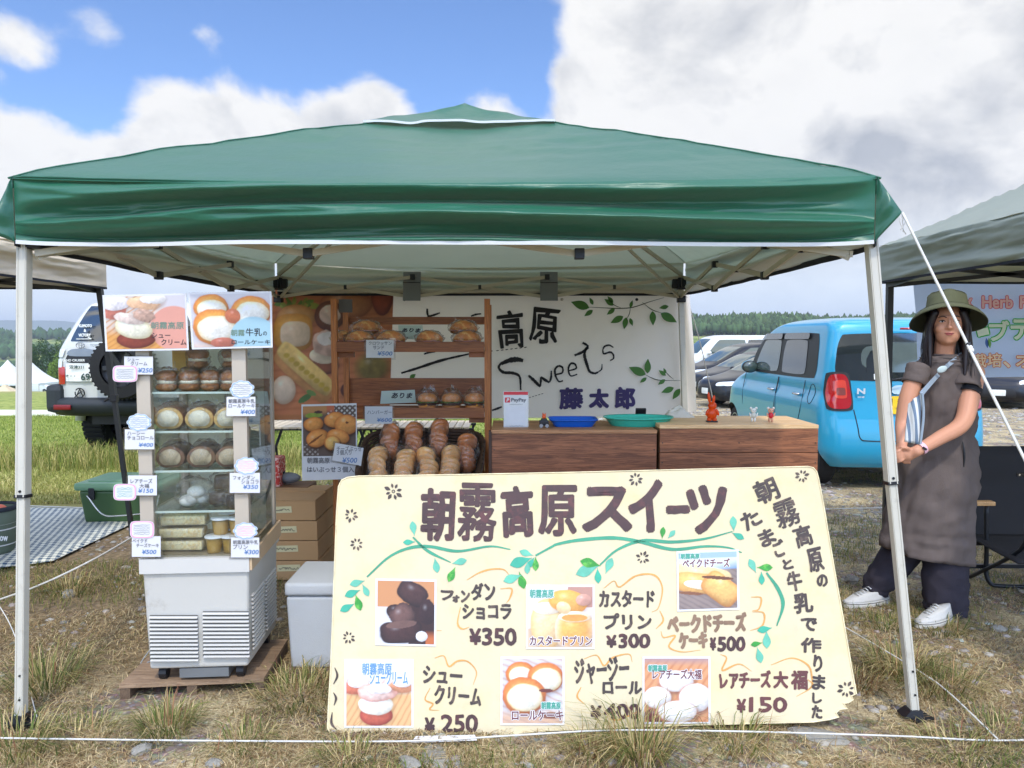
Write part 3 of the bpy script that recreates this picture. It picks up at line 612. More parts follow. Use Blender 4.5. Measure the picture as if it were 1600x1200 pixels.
def val(side):
    """hanging skirt with long horizontal folds; pulled out and pointed at both corners"""
    def fn(a, b):                       # a along, b 0 top .. 1 bottom
        s = a * 2 - 1; cor = abs(s) ** 14; e = 1 - abs(s) ** 3
        z = zt - .035 * (1 - s * s) * (1 - b) + (zb - zt) * b
        ph = b * 2.15 + .9 * (float(vnoise(a * 2.1, b * 1.2, side, 2)) - .5) + .12 * math.sin(a * 3.1)
        fold = .060 * math.sin(ph * 2 * math.pi - .3) + [.0, .014][side == 0] * math.sin(ph * 5.3 * math.pi + 7 * a)
        fold = fold 
        fold *= max(0, e) ** .6 * (min(1, b * 6))
        fine = (float(vnoise(a * 16 + b * 9, b * 22 - a * 6, side + 5, 3)) - .5) * .014 + (float(vnoise(a * 5 + b * 2, b * 13, side + 9, 2)) - .5) * .02 * min(1, b * 5)
        fine *= 1 - cor
        o = .045 * (1 - s * s) + fold + fine - .05 * (b ** 1.5) * e + .012
        flare = 0.0
        q = s * (1 + flare * .35); zc = -cor * .0 * b + .02 * cor * math.sin(b * 9)
        if side == 0: return (cx + q * (x1 - x0) / 2, y0 - o - flare * .5, z + zc)
        if side == 1: return (cx - q * (x1 - x0) / 2, y1 + o + flare * .5, z + zc)
        if side == 2: return (x0 - o + .015 * (1 - s * s) - flare * .5, cy - q * (y1 - y0) / 2, z + zc)
        return (x1 + o - .015 * (1 - s * s) + flare * .5, cy + q * (y1 - y0) / 2, z + zc)
    return fn
for sd in range(4):
    fn = val(sd); mb = MB(); mb.grid(lambda a, b, fn=fn: fn(a, 1 - b), 150 if sd == 0 else 60, 44 if sd == 0 else 20); mb.build('valance', can_m, TENT, True)
    mb = MB(); pts = [Vector(fn(i / 60, 1.0)) + Vector((0, 0, -.004)) for i in range(61)]
    for i in range(60): mb.bar(pts[i], pts[i + 1], .004, .014 if sd == 0 else .026)
    mb.build('hem_binding', wht if sd == 0 else nvy, TENT)
fn = val(0); mb = MB(); mb.tube([Vector(fn(i / 90, .93)) - Vector((0, .0015, 0)) for i in range(91)], .0013, 4); mb.build('hem_stitching', mat('dark_green_thread', S(18, 66, 50), .8), TENT)
for q in range(4):
    su, sv = ((-1, -1), (1, -1), (1, 1), (-1, 1))[q]; pts = [Vector(roof((1 + su * m / 30) / 2, (1 + sv * m / 30) / 2)) + Vector((0, 0, .002)) for m in range(5, 31)]; mb = MB(); mb.tube(pts, .0035, 5); mb.build('hip_seam', can_m, TENT, True)
pts = [Vector(roof(i / 60, .004)) + Vector((0, -.006, .002)) for i in range(61)]; mb = MB(); mb.tube(pts, .003, 5); mb.build('eave_seam', can_m, TENT, True)
# corner flaps that the guy ropes pull out
for sx, sd in ((x0, -1), (x1, 1)):
    mb = MB(); n = 8
    tip = Vector((sx + sd * .075, y0 - .06, zb + .10 if sd > 0 else zb + .035))
    top = Vector((sx + sd * .002, y0 - .016, zt - .004)); bot = Vector((sx + sd * .002, y0 - .014, zb + .004)); bk = Vector((sx + sd * .04, y0 + .25, zb + .02))
    def fl(a, b, q=bot):
        e_ = top.lerp(q, b); f_ = top.lerp(tip, b / .72) if b < .72 else tip.lerp(q, (b - .72) / .28)
        return e_.lerp(f_, a) + Vector((0, -.012 * math.sin(math.pi * a) * math.sin(b * math.pi) + .006 * math.sin(b * 17 + a * 4) * a * (1 - a) * 4, 0))
    mb.grid((lambda a, b: fl(a, 1 - b)) if sd > 0 else (lambda a, b: fl(1 - a, 1 - b)), 8, 24)
    mb.grid((lambda a, b: fl(1 - a, 1 - b, bk)) if sd > 0 else (lambda a, b: fl(a, 1 - b, bk)), 8, 24)
    mb.build('corner_flap', mat('green_canvas_flap', S(15, 84, 60), .34, var=.06, vs=3, bump=.3, bs=14, spec=.6, coat=.12, crough=.4, sheen=.45), TENT, True)
# vent cap
def cap(u0, v0):
    u, v = u0 * 2 - 1, v0 * 2 - 1; m = max(abs(u), abs(v)); d = min(abs(u), abs(v)) / max(m, 1e-6); hw = .47
    z = 2.70 - .225 * m ** .9 - .03 * math.sin(math.pi * m) * (1 - d * d) + (float(vnoise(u * 4, v * 4, 55, 2)) - .5) * .02
    return (cx - .02 + u * hw, cy + v * hw, z - .115 * 0)
mb = MB()
for q in range(4):
    def csec(a, b, q=q):
        m, s_ = b, (a * 2 - 1) * b; u, v = [(s_, -m), (m, s_), (-s_, m), (-m, -s_)][q]; return cap((u + 1) / 2, (v + 1) / 2)
    mb.grid(lambda a, b: csec(1 - a, b), 28, 18)
mb.build('vent_cap', can_m, TENT, True, fix=True)
mb = MB()
for k in range(36):
    for fn in (lambda t: cap(t, 0), lambda t: cap(t, 1), lambda t: cap(0, t), lambda t: cap(1, t)):
        mb.bar(Vector(fn(k / 36)) - Vector((0, .003, .004)), Vector(fn((k + 1) / 36)) - Vector((0, .003, .004)), .006, .011)
mb.build('cap_binding', wht, TENT)
# legs: angle profile upper tube, thinner lower tube, collar, foot
def prof_leg(mb, p, q, w, ridge=True):
    mb.bar(p, q, w, w, up=(0, 1, 0))
    if ridge:
        d = (Vector(q) - Vector(p))
        for s in (-.35, .35): mb.bar(Vector(p) + Vector((s * w, -w / 2 - .0012, 0)), Vector(q) + Vector((s * w, -w / 2 - .0012, 0)), .004, .003, up=(0, 1, 0))
for (tp, bt, ysp, lab) in [((40, 385), (33, 1128), 776, 0), ((1357, 388), (1428, 1119), 757, 0)]:
    top = A(*tp, y0 + .055); bot = G(*bt, .01); d = bot - top; t = (H + (530 - ysp) / F * y0 - top.z) / d.z; mid = top + d * t
    mb = MB(); prof_leg(mb, top + Vector((0, 0, .10)), mid, .037); leg = mb.build('leg', pole_m, TENT)
    mb = MB(); prof_leg(mb, mid + Vector((0, .002, 0)), bot, .031); mb.build('leg_extension', pole_m, leg)
    mb = MB(); mb.bar(mid + d * .003, mid - d * .004, .042, .042, up=(0, 1, 0)); mb.build('collar', blk, leg)
    mb = MB(); mb.box(bot + Vector((.012, -.005, .002)), (.085, .075, .008), .3); mb.hexa([bot + Vector((-.05, -.03, .006)), bot + Vector((.02, -.03, .006)), bot + Vector((.02, .03, .006)), bot + Vector((-.05, .03, .006))],
        [bot + Vector((-.024, -.024, .03)), bot + Vector((.02, -.024, .03)), bot + Vector((.02, .024, .03)), bot + Vector((-.024, .024, .03))]); mb.build('foot', blk, leg)
    mb = MB()
    for k in (.05, .10): pq = bot - d * k + Vector((.004, -.0165, 0)); mb.tube([pq, pq + Vector((0, -.003, 0))], .004, 8)
    pq = mid - d * .012 + Vector((0, -.0195, 0)); mb.tube([pq, pq + Vector((0, -.003, 0))], .005, 8); mb.build('rivet', blk, leg)
for (px, sx) in ((417, x0 + .01), (1063, x1 - .02)):
    top = A(px, 440, y1 - .06); bot = Vector((top.x + (.09 if sx > 0 else -.06), top.y + .02, .0))
    mb = MB(); mb.bar(top, bot + (top - bot) * .4, .038, up=(0, 1, 0)); leg = mb.build('leg', pole_m, TENT)
    mb = MB(); mb.bar(bot + (top - bot) * .4, bot, .032, up=(0, 1, 0)); mb.build('leg_extension', pole_m, leg)
    mb = MB(); mb.box(bot + Vector((0, 0, .004)), (.08, .08, .008)); mb.build('foot', blk, leg)
# scissor trusses on four sides
cr = [Vector((x0 + .03, y0 + .06, 0)), Vector((x1 - .05, y0 + .075, 0)), Vector((x1 - .03, y1 - .06, 0)), Vector((x0 + .03, y1 - .06, 0))]
ztp, zbt = 1.865, 1.715
def jt(c, sz, rz=0):
    mb = MB(); mb.box(c, sz, rz, bev=.004); mb.build('joint', blk, TENT)
for k in range(4):
    a, b = cr[k], cr[(k + 1) % 4]; nrm_ = Vector((-(b - a).y, (b - a).x, 0)).normalized()
    for j in range(3):
        p, q = a.lerp(b, j / 3), a.lerp(b, (j + 1) / 3)
        mb = MB(); mb.bar(p + Vector((0, 0, ztp)) + nrm_ * .008, q + Vector((0, 0, zbt)) + nrm_ * .008, .012, .024); mb.build('truss_bar', pole_in, TENT)
        mb = MB(); mb.bar(p + Vector((0, 0, zbt)) - nrm_ * .008, q + Vector((0, 0, ztp)) - nrm_ * .008, .012, .024); mb.build('truss_bar', pole_in, TENT)
        m_ = (p + q) / 2; jt(m_ + Vector((0, 0, (ztp + zbt) / 2)), (.024, .03, .032))
        if j:
            for z in (ztp, zbt): jt(p + Vector((0, 0, z)), (.036, .036, .04), math.atan2((b - a).y, (b - a).x))
for k, c in enumerate(cr):              # corner brackets and sliders
    zk = 1.775 if k == 0 else 1.815
    mb = MB(); mb.box(c + Vector((0, 0, zk)), (.062, .062, .09), bev=.006); mb.box(c + Vector((.045 * (1 if c.x < 0 else -1), 0, zk)), (.05, .035, .07), bev=.005)
    mb.box(c + Vector((0, .045 * (1 if c.y < cy else -1), zk)), (.035, .05, .07), bev=.005); mb.build('corner_bracket', blk, TENT)
    if k > 1: mb = MB(); mb.box(c + Vector((0, 0, 1.70)), (.06, .06, .05), bev=.006); mb.build('slider', blk, TENT)
    if k == 0:
        mb = MB(); mb.tube([c + Vector((.07 + .012 * math.cos(a * .7), -.02, 1.785 + .014 * math.sin(a * .7))) for a in range(10)], .0018, 6); mb.build('pull_ring', pole_in, TENT)
    inn = c.lerp(Vector((cx, cy, 0)), .5)
    mb = MB(); mb.bar(c + Vector((0, 0, 1.88)), Vector((inn.x, inn.y, 2.24)), .016, .026); mb.build('rafter', pole_in, TENT)
    mb = MB(); mb.bar(Vector((inn.x, inn.y, 2.24)), Vector((cx, cy, 2.60)), .016, .026); mb.build('rafter', pole_in, TENT)
    mb = MB(); mb.bar(c + Vector((0, 0, 1.70)), Vector((inn.x, inn.y, 2.22)), .012, .02); mb.build('strut', pole_in, TENT)
mb = MB(); mb.tube([(cx, cy, 2.36), (cx, cy, 2.60)], .016, 10); mb.build('centre_pole', pole_in, TENT)
vel = mat('grey_strap', S(120, 122, 124), .8)
for px, rz in ((643, 0), (858, 0)):
    p = A(px, 424, y1 - .085); q = A(px, 470, y1 - .085); mb = MB(); mb.grid(lambda a, b: Vector((p.x - .066 + .132 * a, p.y + .05 * (b - .2) + .006 * math.sin(b * 6), q.z + (p.z - q.z) * b)), 4, 8); mb.build('fabric_patch', vel, TENT, True)
    mb = MB(); z = (p.z * .62 + q.z * .38); mb.box((p.x, p.y - .004, z), (.128, .006, .006)); mb.build('patch_seam', blk, TENT)

# ================================================================ ROPES
rope_m = mat('white_rope', S(206, 204, 196), .8, var=.15, vs=60)
def rope(pts, r, label, n=8, twist=True):
    P = catmull(pts, n); o = P[0]; mb = MB(); mb.tube(P, r, 6); ob = mb.build('guy_rope', rope_m, None, True)
    return tag(ob, label, 'rope', 'white ropes of the stall tent')
tipR = Vector((x1 + .075, y0 - .06, zb + .10)); tipL = Vector((x0 - .075, y0 - .06, zb + .035))
e = Vector((2.35, 1.85, .75)); d_ = A(1600, 712, 2.35) - tipR
anchor = tipR + d_ * (tipR.z / -d_.z)
mb = MB(); rp = rope([tipR, tipR + (anchor - tipR) * .3 + Vector((0, 0, -.006)), tipR + (anchor - tipR) * .62 + Vector((0, 0, -.006)), anchor], .0045, 'taut guy rope running down from the tent\'s right corner across the woman')
pt = tipR + (anchor - tipR) * ((A(1496, 552, 2.6) - tipR).length / (anchor - tipR).length)
for s in (0, 1, 2):
    mb = MB(); c = pt + (anchor - tipR).normalized() * (.01 * s); mb.ell(c, (.009, .009, .009), 8, 6)
    mb.build('knot', rope_m if s else blk, rp, True)
mb = MB(); w2, _ = basis(anchor - tipR); dd = (anchor - tipR).normalized(); mb.tube([pt + w2 * .006, pt + dd * .12 + w2 * .007, pt + dd * .5 + w2 * .007, anchor + w2 * .007 - dd * .05], .004, 6); mb.build('rope_strand', rope_m, rp, True)
mb = MB()
for k in range(3): mb.tube(catmull([tipR + Vector((.005, 0, -.005)), tipR + Vector((.012 - .01 * k, 0, -.03)), tipR + Vector((-.006 + .01 * k, -.002, -.06 - .008 * k))], 4), .0016, 5)
mb.build('rope_end', rope_m, rp, True)
l_anchor = Vector((-2.9, 1.9, 0)); rl = rope([tipL, tipL.lerp(l_anchor, .5), l_anchor], .004, 'guy rope hanging from the tent\'s left corner out of the picture')
mb = MB()
for k in range(4): mb.tube(catmull([tipL, tipL + Vector((-.012 + .008 * k, -.004, -.03)), tipL + Vector((-.004 + .004 * k, -.006, -.075 + .01 * k)), tipL + Vector((-.01 + .006 * k, -.004, -.10))], 4), .0016, 5)
mb.build('rope_end', rope_m, rl, True)
rope([G(-80, 1152, .035), G(200, 1156, .03), G(410, 1158, .02), G(640, 1158, .018), G(820, 1148, .05), G(960, 1141, .06), G(1160, 1143, .05), G(1400, 1150, .035), G(1555, 1157, .02), G(1700, 1152, .03)], .0032, 'thin white rope lying across the front of the stall at ground height')
rope([G(1560, 1156, .015), G(1480, 1080, .05), G(1430, 1045, .06), G(1320, 980, .08), G(1240, 935, .12)], .0030, 'ground rope from behind the menu board to the knot at lower right')
rope([A(212, 836, 5.0), G(150, 872, .16), G(60, 915, .05), G(-40, 950, .02)], .0055, 'white rope running left from behind the showcase over the turf')
rope([G(-30, 905, .3), G(20, 985, .1), G(60, 1130, .01)], .0022, 'thin cord sloping down at the far left by the tent leg')
rope([A(1073, 463, y1), A(1095, 540, 6.25), A(1119, 645, 6.8), G(1150, 760, .0)], .0042, 'rope slanting down behind the rear right tent leg')
rope([G(1290, 795, .0), G(1420, 793, .05), G(1600, 792, .05)], .004, 'low white rope on the straw behind the woman')
rope([G(-40, 788, .02), G(120, 793, .02), G(200, 797, .02)], .005, 'pale rope edging the checked blanket on the pasture side')

# ================================================================ NEIGHBOUR TENTS
def simple_tent(nm, xa, xb, ya, yb, zt_, zb_, pk_, fab, back, label, legm, seed, legs, side):
    T = thing('canopy_tent', ((xa + xb) / 2, (ya + yb) / 2, 0), label, 'tent'); cx_, cy_ = (xa + xb) / 2, (ya + yb) / 2; hx, hy = (xb - xa) / 2, (yb - ya) / 2
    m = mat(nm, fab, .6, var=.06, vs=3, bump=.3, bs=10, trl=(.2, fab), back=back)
    def rf(a, b):
        u, v = a * 2 - 1, b * 2 - 1; mm = max(abs(u), abs(v)); d = min(abs(u), abs(v)) / max(mm, 1e-6)
        return (cx_ + u * hx, cy_ + v * hy, zt_ + (pk_ - zt_) * (1 - mm) - .06 * math.sin(math.pi * mm) * (1 - d * d) + (float(vnoise(u * 8, v * 8, seed, 3)) - .5) * .03)
    mb = MB(); mb.grid(rf, 60, 60); mb.build('canopy_roof', m, T, True)
    C4 = [Vector((xa, ya, 0)), Vector((xb, ya, 0)), Vector((xb, yb, 0)), Vector((xa, yb, 0))]
    for k in range(4):
        a, b = C4[k], C4[(k + 1) % 4]; nn = Vector(((b - a).y, -(b - a).x, 0)).normalized(); pts = []
        def vf(s, t, a=a, b=b, nn=nn, k=k):
            w = (float(vnoise(s * 12 + t * 6, t * 10 - s * 7, seed + k, 3)) - .5) * .05 * (1 - abs(2 * s - 1) ** 6) + .015 * math.sin(t * 9 + s * 3) * (1 - abs(2 * s - 1) ** 4)
            p = a.lerp(b, s) + nn * w; p.z = zb_ + (zt_ - zb_) * t; return p
        mb = MB(); mb.grid(vf, 80, 20); mb.build('valance', m, T, True)
        mb = MB()
        for i in range(20): mb.bar(vf(i / 20, 0) - Vector((0, 0, .006)), vf((i + 1) / 20, 0) - Vector((0, 0, .006)), .004, .014)
        mb.build('hem_binding', nvy, T)
        a2, b2 = a.lerp(Vector((cx_, cy_, 0)), .03), b.lerp(Vector((cx_, cy_, 0)), .03)
        for j in range(2):
            p, q = a2.lerp(b2, j / 2), a2.lerp(b2, (j + 1) / 2)
            for (za, zc) in ((zt_ - .1, zb_ - .03), (zb_ - .03, zt_ - .1)):
                mb = MB(); mb.bar(p + Vector((0, 0, za)), q + Vector((0, 0, zc)), .014, .026); mb.build('truss_bar', legm, T)
    for (tx, ty, bx, by) in legs:
        mb = MB(); mb.bar((tx, ty, zt_ - .02), (tx + (bx - tx) * .5, ty + (by - ty) * .5, zt_ * .5), .036, up=(0, 1, 0)); L = mb.build('leg', legm, T)
        mb = MB(); mb.bar((tx + (bx - tx) * .5, ty + (by - ty) * .5, zt_ * .5), (bx, by, 0), .028, up=(0, 1, 0)); mb.build('leg_extension', legm, L)
        mb = MB(); c = Vector((tx + (bx - tx) * .5, ty + (by - ty) * .5, zt_ * .5)); mb.box(c, (.046, .046, .05), bev=.005); mb.tube([c + Vector((-.03, -.01, 0)), c + Vector((-.06, -.02, -.02))], .008, 6); mb.build('leg_clamp', blk, L)
    return T
darkpole = mat('black_steel', S(26, 27, 30), .4, var=.1)
lf = G(207, 838)
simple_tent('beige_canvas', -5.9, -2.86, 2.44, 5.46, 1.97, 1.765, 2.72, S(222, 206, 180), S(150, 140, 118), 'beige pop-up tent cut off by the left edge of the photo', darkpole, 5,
            [(-2.90, 5.40, lf.x, lf.y), (-5.85, 5.4, -5.9, 5.5), (-5.85, 2.5, -5.9, 2.4), (-2.9, 2.5, -2.86, 2.4)], 0)
rf_ = G(1382, 866)
HT = simple_tent('grey_canvas', 2.36, 5.4, 1.95, 5.0, 1.99, 1.77, 2.78, S(150, 158, 146), S(200, 196, 160), 'grey-green pop-up tent of the herb stall at the right edge', darkpole, 8,
            [(2.42, 4.96, rf_.x, rf_.y), (5.35, 4.96, 5.4, 5.0), (5.35, 2.0, 5.4, 1.95), (2.42, 2.0, 2.36, 1.95)], 1)
# inner line under the near sides of the neighbour tents is their own truss
tag(HT, group='neighbour tents'); 
# ================================================================ MENU BOARD
bt = G(520, 1148); BZ = .915
bo = Vector((0, bt.y + .01, .008)); topc = A(900, 737, 2.98)
vdir = Vector((0, topc.y - bo.y, topc.z - bo.z)); bn = Vector((0, -vdir.z, vdir.y)).normalized()
BP = Plane(bo, bn)
board_m = mat('cream_paint', S(206, 192, 156), .55, var=.045, vs=5, bump=.15, bs=25, col2=S(208, 192, 144), c2=(.45, .75), dirt=.10)
def outline(pts, rad):
    return [BP.pix(*p) for p in pts]
edge = [(519, 1150), (512, 1138), (513, 1110), (517, 1040), (520, 960), (523, 880), (526, 800), (529, 760), (534, 750), (543, 746), (560, 744), (700, 742), (900, 738), (1100, 733), (1262, 729), (1271, 731), (1276, 737), (1279, 748),
        (1287, 790), (1302, 880), (1318, 970), (1330, 1040), (1338, 1084), (1330, 1087), (1333, 1093), (1325, 1098), (1318, 1099), (1324, 1107), (1312, 1108), (1306, 1114), (1311, 1120), (1296, 1124), (1270, 1128), (1150, 1131), (1000, 1135), (850, 1142), (760, 1150), (720, 1152), (655, 1154), (560, 1152)]
BOARD = thing('menu_board', BP.pix(920, 1140), 'large cream hand-painted menu board leaning on the counter, one lower corner torn', 'menu board')
fr = [BP.pix(*p) for p in edge]; bk = [p - bn * .012 for p in fr]; n = len(fr)
mb = MB(); mb.add(fr + bk, [tuple(range(n))[::-1], tuple(range(n, 2 * n))] + [(i, (i + 1) % n, n + (i + 1) % n, n + i) for i in range(n)])
mb.build('panel', board_m, BOARD, fix=True)
mb = MB(); rim = [BP.pix(*p, .0012) for p in edge]; mb.tube(rim + [rim[0]], .0028, 5); mb.build('worn_edge', mat('worn_edge', S(222, 208, 168), .8, var=.3, vs=40), BOARD)
brown = mat('brown_paint', S(62, 34, 32), .5, var=.3, vs=30, col2=S(84, 42, 40)); dkp = mat('dark_brown_paint', S(58, 44, 38), .5, var=.35, vs=30, col2=S(88, 70, 58)); marn = mat('maroon_paint', S(94, 48, 44), .5, var=.3, vs=30)
tan = mat('faded_brown_paint', S(128, 100, 76), .55, var=.2, vs=30)
def write(parent, items, m, off=.9, wob=2.0, pl=BP, lift=.0022, seed=1, name='lettering'):
    for k, it in enumerate(items):
        s, box = it[0], it[1]; rot = it[2] if len(it) > 2 else 0; bd = it[3] if len(it) > 3 else off
        bx = (box[0] + bd, box[1] + bd, box[2] - bd, box[3] - bd) if box[3] - box[1] > 3 * bd else box
        mb = MB(); letter(mb, pl, s, bx, 0.0, 0, lift, rot, wob, seed + k, 0, bd); mb.build(name, m, parent)
write(BOARD, [('朝', (657, 763, 711, 846), 1, 2.6), ('霧', (715, 754, 776, 847), 1, 1.7), ('高', (783, 759, 834, 840), -2, 2.8), ('原', (841, 757, 902, 838), 0, 2.4), ('ス', (909, 760, 988, 832), 0, 3.4),
              ('イ', (982, 749, 1038, 833), -3, 3.6), ('ー', (1040, 789, 1078, 803), -3, 3.6), ('ツ', (1072, 757, 1137, 835), -2, 3.6)], brown, wob=3.2)
write(BOARD, [('朝', (1179, 748, 1216, 785), -22), ('霧', (1210, 780, 1248, 824), -20, .7), ('高', (1241, 820, 1269, 854), -16), ('原', (1262, 856, 1286, 894), -12), ('の', (1276, 897, 1294, 917), -8),
              ('た', (1158, 797, 1188, 826), -30), ('ま', (1186, 826, 1211, 853), -25), ('ご', (1208, 843, 1227, 870), -20), ('と', (1223, 873, 1239, 890), -15), ('牛', (1230, 892, 1253, 924), -10), ('乳', (1240, 926, 1270, 958), -5),
              ('で', (1251, 965, 1277, 986), 0), ('作', (1251, 996, 1284, 1020), 0), ('り', (1271, 1023, 1285, 1050), 0), ('ま', (1269, 1054, 1290, 1078), 3), ('し', (1269, 1082, 1285, 1099), 0), ('た', (1268, 1102, 1285, 1123), 0)], dkp, off=1.1)
write(BOARD, [('フ', (688, 922, 709, 938), 3), ('ォ', (707, 929, 718, 942)), ('ン', (720, 922, 735, 941)), ('ダ', (736, 911, 756, 938), -3), ('ン', (757, 911, 775, 938), -6), ('ショコラ', (722, 943, 799, 968)), ('カスタード', (936, 922, 1023, 949)), ('プリン', (943, 958, 1019, 984)),
              ('ジャージー', (897, 1027, 983, 1068), -4), ('ロール', (941, 1064, 1003, 1085)), ('シュー', (661, 1041, 722, 1069), 3), ('クリーム', (678, 1072, 753, 1102), 3)], dkp, off=1.15)
write(BOARD, [('¥', (733, 982, 752, 1008)), ('350', (753, 981, 808, 1009)), ('¥', (663, 1121, 680, 1147)), ('250', (689, 1116, 747, 1145)), ('¥', (947, 992, 964, 1012)), ('300', (966, 990, 1016, 1013)),
              ('¥', (922, 1102, 940, 1124)), ('400', (944, 1099, 1001, 1124)), ('¥', (1109, 996, 1119, 1016)), ('500', (1121, 994, 1165, 1018))], brown, off=1.3)
write(BOARD, [('ベークドチーズ', (1042, 958, 1167, 989), -2), ('ケーキ', (1060, 987, 1106, 1014), -2)], tan, off=1.7)
write(BOARD, [('レアチーズ', (1124, 1048, 1205, 1076), -2), ('大', (1208, 1048, 1232, 1076)), ('福', (1236, 1047, 1263, 1078)), ('¥', (1151, 1092, 1166, 1114)), ('150', (1170, 1089, 1230, 1113))], marn, off=1.2)
teal = mat('teal_paint', S(52, 142, 108), .5, var=.2, vs=20); lt = mat('light_teal_paint', S(92, 172, 144), .5, var=.25, vs=40); mt_ = mat('mint_paint', S(50, 158, 128), .5, var=.2, vs=40); grn = mat('leaf_green_paint', S(42, 138, 42), .5, var=.3, vs=40, col2=S(90, 170, 60))
z6 = lambda x, y: (500 + x / 2.79, 730 + y / 2.79); z7 = lambda x, y: (850 + x / 2.79, 730 + y / 2.79)
mb = MB()
for pts, w in [([z6(205, 478), z6(300, 392), z6(390, 352), z6(480, 346), z6(600, 366), z6(740, 345), z6(830, 358)], 5), ([z6(405, 305), z6(470, 365), z6(570, 415)], 4.5),
               ([z6(940, 385), z6(1010, 347), z7(60, 335), z7(150, 318), z7(300, 308), z7(420, 325), z7(560, 358), z7(700, 345), z7(800, 350), z7(862, 372)], 5.5),
               ([z7(245, 425), z7(320, 360), z7(430, 320), z7(560, 326), z7(700, 312), z7(822, 280)], 5), ([z7(970, 460), z7(1020, 530), z7(1042, 600), z7(1015, 692)], 6)]:
    mb = MB(); ribbon(mb, BP, pts, w, .0020, 8, (.5, 1, .3), .15); mb.build('painted_vine', teal, BOARD)
for m_, L in ((lt, [z6(412, 300) + z6(402, 235), z6(500, 395) + z6(512, 460), z6(575, 420) + z6(640, 405), z6(195, 495) + z6(130, 512), z6(185, 510) + z6(212, 562), z6(905, 410) + z6(903, 465), z6(930, 385) + z6(870, 365), z6(880, 470) + z6(800, 497),
                    z7(540, 310) + z7(572, 275), z7(828, 280) + z7(824, 213), z7(240, 430) + z7(140, 467), z7(268, 465) + z7(297, 395), z7(925, 460) + z7(895, 400), z7(970, 712) + z7(972, 790), z7(930, 785) + z7(947, 853)]),
              (mt_, [z6(415, 325) + z6(362, 328), z6(150, 595) + z6(88, 627), z6(175, 535) + z6(108, 562), z6(925, 395) + z6(828, 427), z6(935, 392) + z6(905, 440), z7(820, 285) + z7(872, 312), z7(233, 440) + z7(237, 506), z7(948, 455) + z7(950, 512), z7(995, 700) + z7(930, 712)]),
              (grn, [z6(590, 435) + z6(560, 500), z6(155, 555) + z6(177, 625), z6(940, 390) + z6(940, 452), z6(868, 455) + z6(890, 530), z7(515, 312) + z7(520, 260), z7(248, 430) + z7(158, 408), z7(928, 437) + z7(997, 437), z7(952, 765) + z7(902, 775)])):
    for k, q in enumerate(L): mb = MB(); leaf2(mb, BP, q[:2], q[2:], .46, .0026 + .0002 * (k % 3), 1.5); mb.build('painted_leaf', m_, BOARD)
mb = MB()
for (x, y) in [z6(320, 105), z6(135, 210), z6(160, 335), z6(125, 742), z7(400, 52), z7(430, 395), z7(1125, 38), z7(1318, 968)]:
    mb = MB(); r = 14 if (x < 640 and y < 780) or x > 1300 else 10.5; a0 = x
    for q in range(8):
        a = a0 + q * math.pi / 4 + .2 * (random.random() - .5); k = .85 + .3 * random.random(); leaf2(mb, BP, (x + math.cos(a) * r * .38, y + math.sin(a) * r * .38), (x + math.cos(a) * r * k, y + math.sin(a) * r * k), .55, .0024, 1.0)
    if x < 620 and y < 770:
      for q in range(9): a = q * .7; leaf2(mb, BP, (x + math.cos(a) * 3, y + math.sin(a) * 3), (x + math.cos(a) * 1.2, y + math.sin(a) * 1.2), .8, .0024, 1.0)
    tag(mb.build('painted_flower', dkp, BOARD), kind='stuff')
mb = MB()
for (a, b, c, w) in [((523, 1043), (527, 1056), (521, 1069), 3.5), ((521, 1082), (525, 1091), (522, 1102), 3.5), ((519, 1113), (518, 1130), (526, 1140), 4)]: ribbon(mb, BP, [a, b, c], w, .0024)
for k in range(4):
    x = 547 + k * 24; ribbon(mb, BP, [(x, 1145), (x + 7, 1149 + k % 2), (x + 14, 1145), (x + 22, 1147)], 4, .0024); leaf2(mb, BP, (x + 8, 1147), (x + 5, 1141), .5, .0026); leaf2(mb, BP, (x + 14, 1147), (x + 17, 1141), .5, .0026)
tag(mb.build('painted_edge_stroke', dkp, BOARD), kind='stuff')
mb = MB()
for L in [[z6(640, 492), z6(690, 462), z6(745, 445), z6(800, 446), z6(825, 470)], [z6(785, 530), z6(835, 530), z6(828, 570), z6(812, 592)], [z6(612, 610), z6(600, 680), z6(620, 705), z6(650, 697)], [z6(510, 712), z6(530, 712)],
          [z6(500, 832), z6(540, 823), z6(562, 868), z6(600, 845), z6(645, 848), z6(682, 892), z6(668, 948)], [z6(480, 962), z6(458, 1012), z6(492, 1032), z6(478, 1056), z6(520, 1060)],
          [z7(260, 528), z7(305, 496), z7(330, 522), z7(400, 474), z7(480, 470), z7(516, 525), z7(500, 610), z7(470, 632)], [z7(505, 625), z7(520, 668), z7(488, 705)], [z7(510, 715), z7(522, 742), z7(572, 735), z7(545, 782), z7(600, 805), z7(682, 797)],
          [z7(903, 566), z7(946, 570), z7(937, 618), z7(908, 626)], [z7(908, 630), z7(958, 636), z7(952, 690), z7(898, 713)], [z7(770, 816), z7(796, 832), z7(778, 886), z7(850, 858), z7(906, 890)],
          [z7(990, 862), z7(1080, 832), z7(1150, 862), z7(1168, 915), z7(1163, 960), z7(1100, 1000)], [z7(1150, 925), z7(1172, 948), z7(1150, 975)], [z7(175, 835), z7(230, 820), z7(262, 865), z7(300, 830), z7(370, 815), z7(385, 850)], [z7(162, 958), z7(145, 1000), z7(178, 1034)],
          [z7(420, 1060), z7(330, 1100), z7(280, 1095)]]:
    mb = MB(); ribbon(mb, BP, L, 2.6, .0018, 8, (.3, 1, .2), .3); mb.build('painted_swirl', mat('orange_paint', S(206, 148, 74), .55, var=.2, vs=30), BOARD)

